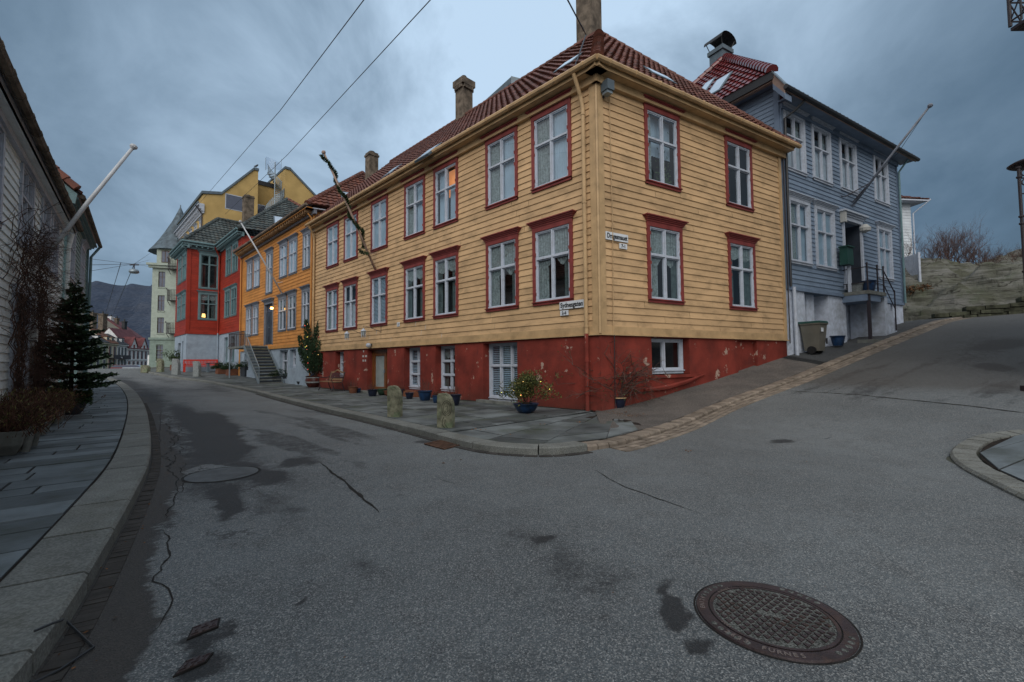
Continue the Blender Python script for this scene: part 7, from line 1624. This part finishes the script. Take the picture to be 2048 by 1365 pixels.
# ================================================================== STREET THINGS
# stone bollards (slab with quarter round top), one carved
def bollard(px, py, w_, h_, th_, label, carve=False, m=None, dz=PV, rot=0, cat='bollard'):
    c = gp(px, py, dz); t = thing('stone_bollard', label, cat, c, 'stone bollards along the kerb'); m = m or M_STONE
    X = Vector((.93, -.36, 0)) if not rot else Vector((math.cos(rot), math.sin(rot), 0)); Y = Vector((-X.y, X.x, 0))
    pts = [(-w_/2, -.1), (w_/2, -.1), (w_/2, h_*.58)]
    for k in range(1, 9): a = math.pi/2*k/8; pts.append((w_/2-w_*.62*(1-math.cos(a)), h_*.58+h_*.40*math.sin(a)))
    pts += [(-w_/2+.05, h_*.985), (-w_/2, h_*.94)]
    bm = bmesh.new(); F_ = [bm.verts.new(c+X*x+UZ*z-Y*th_/2) for x, z in pts]; B_ = [bm.verts.new(c+X*x*.96+UZ*z+Y*th_/2) for x, z in pts]
    bm.faces.new(F_); bm.faces.new(B_[::-1]); n = len(pts)
    for i in range(n): bm.faces.new((F_[i], B_[i], B_[(i+1) % n], F_[(i+1) % n]))
    bmesh.ops.recalc_face_normals(bm, faces=bm.faces); bmesh.ops.bevel(bm, geom=[e for e in bm.edges], offset=.018, segments=2, affect='EDGES')
    bmesh.ops.triangulate(bm, faces=bm.faces); bmesh.ops.subdivide_edges(bm, edges=[e for e in bm.edges if e.calc_length() > .12], cuts=3)
    r2 = random.Random(px)
    for v_ in bm.verts: v_.co += Vector((r2.gauss(0, .0035), r2.gauss(0, .0035), r2.gauss(0, .0035)))
    me = bpy.data.meshes.new('shaft'); 
    for v_ in bm.verts: v_.co -= c
    bm.to_mesh(me); bm.free(); me.materials.append(m); o = bpy.data.objects.new('shaft', me); COL.objects.link(o); o.parent = t
    if carve:
        mb = MB()
        def cl(pts_, w=.011):
            for i in range(len(pts_)-1):
                a, b = pts_[i], pts_[i+1]; d = Vector((b[0]-a[0], b[1]-a[1])); nn = Vector((-d[1], d[0])).normalized()*w/2; mb.mesh([c+X*(x)+UZ*z-Y*(th_/2+.007) for x, z in ((a[0]-nn[0], a[1]-nn[1]), (b[0]-nn[0], b[1]-nn[1]), (b[0]+nn[0], b[1]+nn[1]), (a[0]+nn[0], a[1]+nn[1]))], [(0, 1, 2, 3)], M_STONE_C)
        ox, oz = .07, h_*.56
        cl([(ox+.11*math.cos(a*.35), oz+.15*math.sin(a*.35)) for a in range(-4, 14)]); cl([(ox+.075*math.cos(a*.35), oz+.115*math.sin(a*.35)) for a in range(0, 19)], .008)
        cl([(ox-.03, oz+.03), (ox, oz+.05), (ox+.03, oz+.03), (ox, oz-.01), (ox+.035, oz-.05), (ox-.01, oz-.08), (ox-.04, oz-.05)], .009)
        cl([(ox-.06, oz-.17), (ox-.1, oz-.24), (ox-.1, oz-.33), (ox-.03, oz-.40), (ox+.05, oz-.46)]); cl([(ox-.02, oz-.22), (ox-.05, oz-.3), (ox+.01, oz-.37), (ox+.07, oz-.42)], .009)
        part('carving', mb, t)
    return t
bollard(892, 855, .33, .69, .18, 'mossy stone bollard with a carved head, nearest the corner', True)
bollard(790, 834, .33, .76, .20, 'plain mossy stone bollard left of the carved one')
bollard(394, 753, .58, 1.15, .25, 'pale granite bollard in front of the red bench', m=M_GSTONE, rot=-.3)
bollard(352, 749.5, .68, 1.25, .25, 'pale granite bollard in front of the red house corner', m=M_GSTONE, rot=-.3)
bollard(320.5, 744.5, .62, 1.15, .25, 'brown mossy stone bollard before the mint building', rot=-.3)
bollard(291, 743.5, .8, .55, .3, 'low broken brown stone at the far end of the kerb', rot=-.3)

# manhole cover and small ironwork, lying just over the asphalt
def disc_frame(c):
    n = Vector((float(hgt(c.x-.3, c.y)-hgt(c.x+.3, c.y))/.6, float(hgt(c.x, c.y-.3)-hgt(c.x, c.y+.3))/.6, 1)).normalized(); return n
c = gp(1543, 1234); c.z = hz(c.x, c.y)+.006; R1 = .378; mc = thing('manhole_cover', 'large round cast iron manhole cover with raised triangles near the viewer', 'manhole cover', c)
mb = MB(); N_ = 72
def annulus(mb, c, r0, r1, z, m, n=72, z1=None): 
    vs = []
    for k in range(n): a = 2*math.pi*k/n; vs += [c+Vector((math.cos(a)*r0, math.sin(a)*r0, z)), c+Vector((math.cos(a)*r1, math.sin(a)*r1, z if z1 is None else z1))]
    mb.mesh(vs, [(2*k, 2*k+1, (2*k+3) % (2*n), (2*k+2) % (2*n)) for k in range(n)], m)
annulus(mb, c, .318, R1, .004, M_CAST); annulus(mb, c, R1, R1+.01, .004, M_CAST, z1=-.02); annulus(mb, c, R1+.008, R1+.018, -.003, M_TAR)
annulus(mb, c, .311, .318, .0005, M_TAR); fr_ = part('frame', mb, mc)
mb = MB(); annulus(mb, c, .0005, .311, .0015, M_CAST); annulus(mb, c, .293, .310, .005, M_CAST)
part('cover', mb, mc)
mb = MB(); M_GRIT = mat('cover_grit', (.13, .14, .125), rough=.9, var=.3, bump=.8, bscale=90, speck=.5); annulus(mb, c, .0005, .292, .0022, M_GRIT)
ca, sa_ = math.cos(-.42), math.sin(-.42); st = .043
for i in range(-8, 9):
    for j in range(-8, 9):
        x = (i+(.5 if j % 2 else 0))*st; y = j*st*.92
        if (x*x+y*y)**.5 > .275 or (abs(x) < .05 and abs(y) < .025): continue
        rot_ = lambda a, b: c+Vector(((x+a)*ca-(y+b)*sa_, (x+a)*sa_+(y+b)*ca, .002)); T = [rot_(-.017, .012), rot_(.017, .012), rot_(0, -.016)]
        if x > .03 and y > -.1: T = [rot_(-.017, .002), rot_(.0, .016), rot_(.017, .002), rot_(0, -.014)]
        mb.prism(T, UZ*.006, M_CAST)
part('raised_pattern', mb, mc)
mb = MB()
for a0, cnt in ((1.95, 5), (3.35, 5), (5.1, 5), (.35, 5)):
    for k in range(cnt):
        a = a0+k*.135; q = c+Vector((math.cos(a)*.352, math.sin(a)*.352, 0)); mb.lathe([(.016, .0045), (.012, .0065), (.001, .007)], q, M_GRIT, n=10, cap=False)
    mb.brk()
part('studs', mb, mc)
def arc_text(txt, r_, amid, size, m, z, parent, out=True, sp=1.0):
    n = len(txt); step = size*.78*sp/r_
    for i, ch in enumerate(txt):
        if ch == ' ': continue
        a = amid+(i-(n-1)/2)*step*(1 if out else -1); me = text_mesh(ch, size, m, .0012); o = bpy.data.objects.new('letter', me); COL.objects.link(o); o.parent = parent
        o.location = Vector((math.cos(a)*r_, math.sin(a)*r_, z)); o.rotation_euler = (0, 0, a+(math.pi/2 if out else -math.pi/2))
M_LETT = mat('iron_letters', (.16, .13, .12), rough=.5, spec=.6)
arc_text('FURNES', .352, -1.95, .042, M_LETT, .006, mc); arc_text('2623', .35, -2.55, .042, M_LETT, .006, mc)
arc_text('EN124', .35, 2.75, .036, M_LETT, .006, mc, out=False); arc_text('FURNES', .301, 2.05, .022, M_LETT, .007, mc, out=False); arc_text('2001', .301, -2.85, .022, M_LETT, .007, mc)
# oval worn service cover on the left lane
c = gp(445, 949); mb = MB(); annulus(mb, c, .001, .40, .006, mat('worn_cover', (.085, .095, .10), rough=.6, var=.2, scale=5, bump=.4, bscale=50)); annulus(mb, c, .40, .43, .005, M_TAR); solo('old_manhole_cover', mb, 'worn smooth round grey cover in the dark patch of the left lane', 'manhole cover', loc=c)
def hatch(pts, label, seed, m=M_CAST):
    q = [gp(*p) for p in pts]; c = sum(q, Vector())/4; t = thing('valve_hatch', label, 'hatch', c, 'small iron hatches in the road'); mb = MB(); up2 = UZ*.008
    mb.prism([p+up2*.2 for p in q], UZ*.008, M_TAR); part('frame', mb, t); mb = MB(); q2 = [c+(p-c)*.86+UZ*.009 for p in q]; mb.prism(q2, UZ*.004, m); rr = random.Random(seed)
    for i in range(3):
        for j in range(3):
            u, v_ = (i+.5)/3, (j+.5)/3; p = (q2[0]*(1-u)+q2[1]*u)*(1-v_)+(q2[3]*(1-u)+q2[2]*u)*v_; e1 = (q2[1]-q2[0])*.13; e2 = (q2[3]-q2[0])*.03
            if (i+j) % 2: e1, e2 = (q2[3]-q2[0])*.13, (q2[1]-q2[0])*.03
            mb.prism([p-e1-e2+UZ*.003, p+e1-e2+UZ*.003, p+e1+e2+UZ*.003, p-e1+e2+UZ*.003], UZ*.006, m)
    part('lid', mb, t)
hatch([(373, 1283), (437, 1257), (441, 1238), (385, 1258)], 'small rusty square iron hatch, the upper of two at lower left', 1)
hatch([(345, 1358), (412, 1328), (428, 1308), (372, 1325)], 'small rusty square iron hatch, the lower of two at lower left', 2)
# drain grate at the kerb
q = [gp(848, 890), gp(888, 900.5), gp(922, 892), gp(880, 882.5)]; c = sum(q, Vector())/4; t = thing('drain_grate', 'rusty iron drain grate against the kerb by the carved bollard', 'drain', c); mb = MB(); M_RUST = mat('rusty_iron', (.13, .07, .045), rough=.8, var=.3, scale=9)
mb.mesh([p+UZ*.004 for p in q], [(0, 1, 2, 3)], M_RUB); part('pit', mb, t); mb = MB()
for k in range(10):
    a = q[0].lerp(q[1], (k+.2)/10); b = q[0].lerp(q[1], (k+.75)/10); a2 = q[3].lerp(q[2], (k+.2)/10); b2 = q[3].lerp(q[2], (k+.75)/10)
    mb.prism([a+UZ*.005, b+UZ*.005, b2+UZ*.005, a2+UZ*.005], UZ*.014, M_RUST)
for i in range(4): strip = [q[i]+UZ*.005, q[(i+1) % 4]+UZ*.005, (q[(i+1) % 4].lerp(c, .12))+UZ*.005, q[i].lerp(c, .12)+UZ*.005]; mb.prism(strip, UZ*.017, M_RUST)
part('bars', mb, t)
mb = MB(); pts = [gp(68, 1268, KH), gp(105, 1252, KH), gp(125, 1245, KH), gp(128, 1243, .02), gp(187, 1300), gp(120, 1345), gp(60, 1375)]; mb.tube([p+UZ*.012 for p in pts], .006, M_DARK); solo('black_strap', mb, 'thin black strap lying bent over the kerb at lower left', 'strap', loc=pts[4])

# iron and wood bench
c = gp(683, 781, PV); c = K+A*(c-K).dot(A)+NA*.72; c.z = hz(c.x, c.y)+PV; X = Vector((.7057, -.7085, 0)); 
def bench(c, X, label):
    Y = Vector((-X.y, X.x, 0)); t = thing('garden_bench', label, 'bench', c); P = lambda x, y, z: c+X*x+Y*y+UZ*z; Wb = 1.55
    for x in (-Wb/2, Wb/2):
        mb = MB(); mb.tube([P(x, -.28, 0), P(x, -.2, .18), P(x, -.24, .42), P(x, .2, .42), P(x, .26, .2), P(x, .34, 0)], .022, M_IRON); mb.tube([P(x, .2, .42), P(x, .27, .65), P(x, .34, .9)], .02, M_IRON); mb.tube([P(x, -.26, .42), P(x, -.3, .58), P(x, -.22, .64), P(x, .1, .62), P(x, .26, .66)], .02, M_IRON); part('side_frame', mb, t)
    for k in range(5): mb = MB(); mb.box(P(-Wb/2-.02, -.26+k*.095, .43), X*(Wb+.04), Y*.075, UZ*.028, M_BENCH); part('slat', mb, t)
    mb = MB(); top = [(x, .84+.11*math.exp(-(x/.28)**2)) for x in [(-Wb/2+.03)+(Wb-.06)*k/16 for k in range(17)]]
    for k in range(16): a, b = top[k], top[k+1]; mb.prism([P(a[0], .32, a[1]), P(b[0], .32, b[1]), P(b[0], .32, b[1]+.07), P(a[0], .32, a[1]+.07)], Y*.03, M_BENCH)
    mb.box(P(-Wb/2+.03, .24, .5), X*(Wb-.06), Y*.03, UZ*.09, M_BENCH)
    for s_ in (-1, 1): mb.prism([P(s_*(Wb/2-.07), .24, .5), P(s_*(Wb/2-.01), .24, .5), P(s_*(Wb/2-.01), .34, .9), P(s_*(Wb/2-.07), .34, .9)], Y*.03, M_BENCH)
    part('backrest', mb, t); mb = MB()
    for k in range(17):
        x0 = -Wb/2+.08+k*(Wb-.16)/16
        for dx in (-.3, .3):
            x1 = min(max(x0+dx, -Wb/2+.08), Wb/2-.08); f = abs(x1-x0)/.3; mb.tube([P(x0, .255, .56), P(x1, .255+.07*f, .56+.30*f)], .007, M_IRON, n=4)
    part('lattice', mb, t)
bench(c, X, 'wooden bench with black iron frame and arched back by the red basement')
c = FWs.p(1.0, -.62, 0); c.z = hz(c.x, c.y)+PV; rbn = thing('red_bench', 'long bright red slatted bench against the grey wing of the red house', 'bench', c); X = FWs.R; Y = FWs.I; P = lambda x, y, z: c+X*x+Y*y+UZ*z; mb = MB()
L_ = 2.5
for k in range(4): mb.box(P(-L_/2, -.45+k*.12, .44), X*L_, Y*.1, UZ*.04, M_REDBENCH)
part('seat', mb, rbn); mb = MB(); mb.box(P(-L_/2, .05, .95), X*L_, Y*.05, UZ*.12, M_REDBENCH); mb.box(P(-L_/2, .05, .55), X*L_, Y*.05, UZ*.08, M_REDBENCH)
for k in range(24): mb.box(P(-L_/2+.05+k*L_/24, .06, .6), X*.06, Y*.02, UZ*.38, M_REDBENCH)
part('backrest', mb, rbn)
for x in (-L_/2, L_/2-.08):
    mb = MB(); mb.box(P(x, -.5, 0), X*.08, Y*.08, UZ*.72, M_REDBENCH); mb.box(P(x, .02, 0), X*.08, Y*.08, UZ*1.05, M_REDBENCH); mb.box(P(x, -.5, .68), X*.08, Y*.56, UZ*.05, M_REDBENCH); part('leg', mb, rbn)
c = FWs.p(1.75, -1.5, 0); c.z = hz(c.x, c.y)+PV; tb = thing('side_table', 'dark grey trestle table in front of the red bench', 'table', c); mb = MB(); P = lambda x, y, z: c+X*x+Y*y+UZ*z; mb.box(P(-.55, -.35, .74), X*1.15, Y*.6, UZ*.06, M_PLANTER); part('tabletop', mb, tb)
for x in (-.5, .38):
    mb = MB(); mb.box(P(x, -.3, 0), X*.16, Y*.5, UZ*.74, M_LEAD); part('leg', mb, tb)

# wheelie bin
c = gp(1614, 701, .09+.2); c = K+B*9.85+NB*.42; c.z = hz(c.x, c.y)+KH2+.12; wb_ = thing('wheelie_bin', 'grey wheelie bin with green lid outside the blue house', 'bin', c); X = B; Y = -NB; P = lambda x, y, z: c+X*x+Y*y+UZ*z
vs = []
for z, a, b, c0, d0 in ((.1, -.2, .18, -.22, .26), (.5, -.23, .21, -.26, .3), (1.03, -.27, .25, -.3, .36), (1.05, -.30, .28, -.33, .39), (1.1, -.30, .28, -.33, .39)): vs += [P(a, c0, z), P(b, c0, z), P(b, d0, z), P(a, d0, z)]
mb = MB(); fs = [(3, 2, 1, 0)]
for k in range(4):
    for q in range(4): fs.append((k*4+q, k*4+(q+1) % 4, (k+1)*4+(q+1) % 4, (k+1)*4+q))
fs.append((16, 17, 18, 19)); mb.mesh(vs, fs, M_BINM); mb.box(P(.12, -.34, .35), X*.05, Y*.04, UZ*.2, M_DARK); part('body', mb, wb_)
mb = MB(); mb.prism([P(-.31, -.34, 1.1), P(.29, -.34, 1.1), P(.29, -.3, 1.17), P(-.27, -.3, 1.17)], Y*.74, M_BING); mb.tube([P(-.32, .42, 1.12), P(.3, .42, 1.12)], .02, M_BING); part('lid', mb, wb_)
mb = MB(); mb.box(P(-.2, -.315, .78), X*.16, Y*.008, UZ*.14, M_SIGN); part('label_plate', mb, wb_)
for x in (-.29, .17): mb = MB(); mb.tube([P(x, -.0, .13), P(x+.09, -.0, .13)], .14, M_RUB, n=16); part('wheel', mb, wb_)
def hillpot(s_, o_, prof, m, label, z=None):
    c = K+B*s_+NB*o_; c.z = z if z is not None else hz(c.x, c.y)+KH2+.10; t = potted('flower_pot', label, 'flower pot', c, prof, m, 'pots of the blue house'); return t
hillpot(11.7, .35, TUB(.24, .38), M_POTB, 'blue pot with terracotta rim on the ground outside the blue house')
hillpot(13.4, .35, TUB(.3, .34), M_GSTONE, 'pale stone pot on the porch of the blue house', z=4.125); hillpot(13.55, .72, TUB(.26, .42), M_POTB, 'bright blue pot on the porch of the blue house', z=4.125)
c = FB.p(12.9, -.25, 5.2); mbx = thing('mailbox', 'dark green metal mailbox on the porch corner of the blue house', 'mailbox', c); mb = MB(); FB.box(mb, 12.62, 13.12, -.42, -.14, 5.2, 5.9, M_BING); part('body', mb, mbx); mb = MB(); FB.box(mb, 12.58, 13.16, -.47, -.12, 5.9, 5.95, M_BING); part('lid', mb, mbx); mb = MB(); FB.box(mb, 13.0, 13.1, -.33, -.23, 4.12, 5.2, M_WHITE); part('post', mb, mbx)

# flagpoles standing out from the facades
def flagpole(name, label, fr, base_px, tip_px, r_, m, brk=True, garland=False, lean=None):
    b = wp(*base_px, fr.P, fr.R); O = -fr.I       # outward
    ax = O + fr.R*(lean or 0); ax.normalize(); n = Vector((-ax.y, ax.x, 0)); r2 = ray(*tip_px); tp = CAM+r2*(n.dot(b-CAM)/n.dot(r2)); t = thing(name, label, 'flagpole', b); mb = MB(); mb.tube([b+O*.05, b.lerp(tp, .5), tp], [r_, r_*.95, r_*.75], m, n=10); part('pole', mb, t, smooth=True)
    d = (tp-b).normalized(); mb = MB(); mb.tube([tp, tp+d*.06, tp+d*.12, tp+d*.16], [r_*.9, r_*1.7, r_*1.6, r_*.3], m, n=10); part('knob', mb, t)
    mb = MB(); q = b.lerp(tp, .16); mb.tube([q, Vector((q.x, q.y, q.z))-O*((q-b).dot(O)-.02)+UZ*.1], .018, m); mb.brk(); mb.tube([b-O*.02, b+O*.12], .05, m); part('bracket', mb, t); return t, b, tp
flagpole('flagpole', 'white flagpole leaning out from the white house on the left', FL, (75, 528), (264, 298), .055, M_PEELW)
t, b, tp = flagpole('flagpole', 'pole wound with green garland on the ochre house front', FA, (754, 543), (649, 309), .05, M_PINE, lean=0)
gl = thing('garland', 'green fir garland wound round the pole of the ochre house', 'garland', b.lerp(tp, .5)); rr = random.Random(80); mb = MB(); P = []; d = (tp-b).normalized(); s1 = d.cross(UZ).normalized(); s2 = s1.cross(d)
for k in range(150): f = .16+.84*k/149; a = f*24; rad = .085+.06*math.sin(f*40)+(.16 if f < .22 else 0); P.append(b.lerp(tp, f)+(s1*math.cos(a)+s2*math.sin(a))*rad)
mb.tube(P, .012, M_BARK, n=4)
part('stem', mb, gl); mb = MB()
for q in P:
    for _ in range(17): leaf(mb, q, Vector((rr.gauss(0, 1), rr.gauss(0, 1), rr.gauss(0, 1))), .12, .03, M_FIR, rr)
part('needles', mb, gl)
flagpole('flagpole', 'bare white flagpole on the orange house front', FA, (566, 588), (482, 446), .05, M_PEELW)
t, b, tp = flagpole('flagpole', 'weathered flagpole rising over the porch of the blue house', FB, (1703, 412), (1857, 216), .05, M_GREYTRIM)
mb = MB(); q = b.lerp(tp, .25); mb.tube([tp, b.lerp(tp, .62)+UZ*-.25, q], .008, M_DARK, n=4); mb.tube([q, FB.p(13.4, -.1, 8.15), FB.p(13.2, -.0, 8.2)], .02, M_IRON); mb.tube([q, FB.p(14.0, -.1, 8.0)], .02, M_IRON); part('halyard', mb, t)

# overhead wires and the lamp hung over the street
def wire(pts, r_, label, nm='overhead_wire', sag=0.0):
    mb = MB(); P = []
    for i in range(len(pts)-1):
        for k in range(8): f = k/8; q = pts[i].lerp(pts[i+1], f); P.append(q-UZ*sag*4*f*(1-f))
    P.append(pts[-1]); mb.tube(P, r_, M_DARK, n=5); solo(nm, mb, label, 'wire', loc=pts[0])
wire([at(392, 415, 45.4), at(560, 222, 18), at(728, 0, 10), at(820, -140, 7)], .012, 'thin overhead wire from the yellow gable, the left of two')
wire([at(450, 429, 42.6), at(575, 310, 24), at(863, -2, 10), at(960, -140, 7)], .012, 'thin overhead wire from the red house ridge, the right of two')
wire([FA.p(-.36, -.5, 9.05), at(1172, 70, 14.5), at(1135, 0, 12), at(1110, -60, 10)], .022, 'black twisted cable rising from the ochre house corner past the chimney', 'service_cable')
Lq = at(268, 546, 30); lmp = thing('hanging_street_lamp', 'grey street lamp hanging from wires across the street', 'street lamp', Lq); mb = MB(); mb.lathe([(.02, .28), (.19, .23), (.27, .14), (.29, .04), (.26, .0)], Lq, M_GALV, n=14); part('hood', mb, lmp, smooth=True); mb = MB(); mb.lathe([(.26, 0), (.2, -.04), (.001, -.06)], Lq, M_FROST, n=14, cap=False); part('glass', mb, lmp); mb = MB(); mb.tube([Lq+UZ*.26, Lq+UZ*.62], .03, M_IRON); mb.bx(Lq.x-.3, Lq.x+.3, Lq.y-.03, Lq.y+.03, Lq.z+.5, Lq.z+.56, M_IRON); part('hanger', mb, lmp)
Lt = Lq+UZ*.6
wire([FL.p(15.7, -.1, 6.2), Lt, at(303, 530, 53.9)], .012, 'wire carrying the hanging lamp from teal house to mint building')
wire([FL.p(15.7, -.1, 6.5), Lt+Vector((-.9, 0, .1)), at(348, 540, 50)], .010, 'upper thin wire crossing the street beside the lamp wire')
wire([FL.p(15.7, -.1, 5.9), Lt, at(300, 520, 53.9)], .010, 'lower thin wire from the teal house to the hanging lamp')
wire([Lt, at(303, 505, 53.9)], .012, 'steep thin wire rising right from the hanging lamp to the turret')
wire([Lt+Vector((-.9, 0, .1)), at(206, 645, 100)], .02, 'long thin wire running down the street from the lamp, left one')
wire([Lt, at(222, 640, 100)], .02, 'long thin wire running down the street from the lamp, right one')

# ironwork at the right edge
g = at(2050, 760, 9.2); g.z = hz(g.x, g.y); tp_ = at(2037, 336, 9.2); il = thing('iron_lamp_stand', 'slim dark iron post with saucer cap and scrollwork at the right edge', 'lamp post', g)
base = Vector((tp_.x, tp_.y, g.z)); Hh = tp_.z; mb = MB()
for dx in (0, .68): 
    mb.tube([base+Vector((dx, 0, -.1)), Vector((tp_.x+dx, tp_.y, Hh))], .027, M_IRON, n=8)
    for z in (Hh-.02, Hh-.22, Hh-1.05, Hh-1.2, Hh-2.2): mb.lathe([(.042, z), (.048, z+.02), (.042, z+.04)], Vector((tp_.x+dx, tp_.y, 0)), M_IRON, n=8)
mb.bx(base.x-.12, base.x+.80, base.y-.12, base.y+.12, g.z-.1, g.z+.12, M_IRON); part('post', mb, il)
mb = MB(); ctr = Vector((tp_.x+.34, tp_.y, 0)); mb.lathe([(.10, Hh), (.16, Hh+.03), (.26, Hh+.06), (.36, Hh+.08), (.40, Hh+.11), (.32, Hh+.16), (.15, Hh+.2), (.02, Hh+.26)], ctr, M_IRON, n=20); part('saucer_cap', mb, il, smooth=True)
mb = MB()
for z0_ in (Hh-.22, Hh-.42):
    for s_ in (0, 1):
        cx_ = tp_.x+(.11 if s_ == 0 else .57); mb.tube([Vector((cx_+.085*math.cos(a*.42)*(1-.04*a), tp_.y, z0_+.1+.085*math.sin(a*.42)*(1-.04*a))) for a in range(16)], .012, M_IRON, n=5)
mb.tube([Vector((tp_.x, tp_.y, Hh-.22)), Vector((tp_.x+.68, tp_.y, Hh-.22))], .014, M_IRON); mb.tube([Vector((tp_.x, tp_.y, Hh-.01)), Vector((tp_.x+.68, tp_.y, Hh-.01))], .016, M_IRON); mb.tube([Vector((tp_.x, tp_.y, Hh-.55)), Vector((tp_.x+.68, tp_.y, Hh-.55))], .012, M_IRON); part('scrollwork', mb, il)
# wrought balcony of a pale house standing outside the right edge
bp = at(2021, 58, 8.4); rhs = thing('pale_corner_house', 'dark wrought iron balcony corner of a house outside the upper right edge', 'house', Vector((bp.x+2.0, bp.y, 0))); mb = MB(); wx = bp.x+1.9; mb.bx(wx, wx+9, bp.y-3.6, bp.y+1.2, -.3, bp.z+6, M_CREAMW); part('wall', mb, rhs)
mb = MB(); mb.prism([bp+Vector((0, 0, -.05)), bp+Vector((1.5, 0, -.05)), bp+Vector((1.5, -2.2, -.05)), bp+Vector((0, -2.2, -.05))], UZ*.06, M_IRON); bal = part('balcony_floor', mb, rhs); mb = MB()
RH = 1.15; cor = [bp+Vector((1.5, 0, 0)), bp, bp+Vector((0, -2.2, 0))]
for z in (.14, .52, RH): mb.tube([q+UZ*z for q in cor], .018, M_IRON)
for a, b in ((cor[0], cor[1]), (cor[1], cor[2])):
    L_ = (b-a).length; n = int(L_/.19)
    for k in range(n+1): q = a.lerp(b, k/n); mb.tube([q+UZ*.04, q+UZ*RH], .011, M_IRON, n=5)
    for k in range(n):
        q0_, q1_ = a.lerp(b, k/n), a.lerp(b, (k+1)/n); mb.tube([q0_+UZ*.14, q1_+UZ*.52], .012, M_IRON, n=4); mb.tube([q1_+UZ*.52, q0_+UZ*RH], .012, M_IRON, n=4)
        m0 = q0_.lerp(q1_, .5)+UZ*.8; e1 = (q1_-q0_).normalized()*.06; mb.tube([m0+e1*math.cos(t_)+UZ*.06*math.sin(t_) for t_ in [i*.785 for i in range(9)]], .009, M_IRON, n=4)
mb.tube([bp+UZ*.04, bp+UZ*(RH+.15)], .03, M_IRON, n=8); part('balcony_railing', mb, bal)
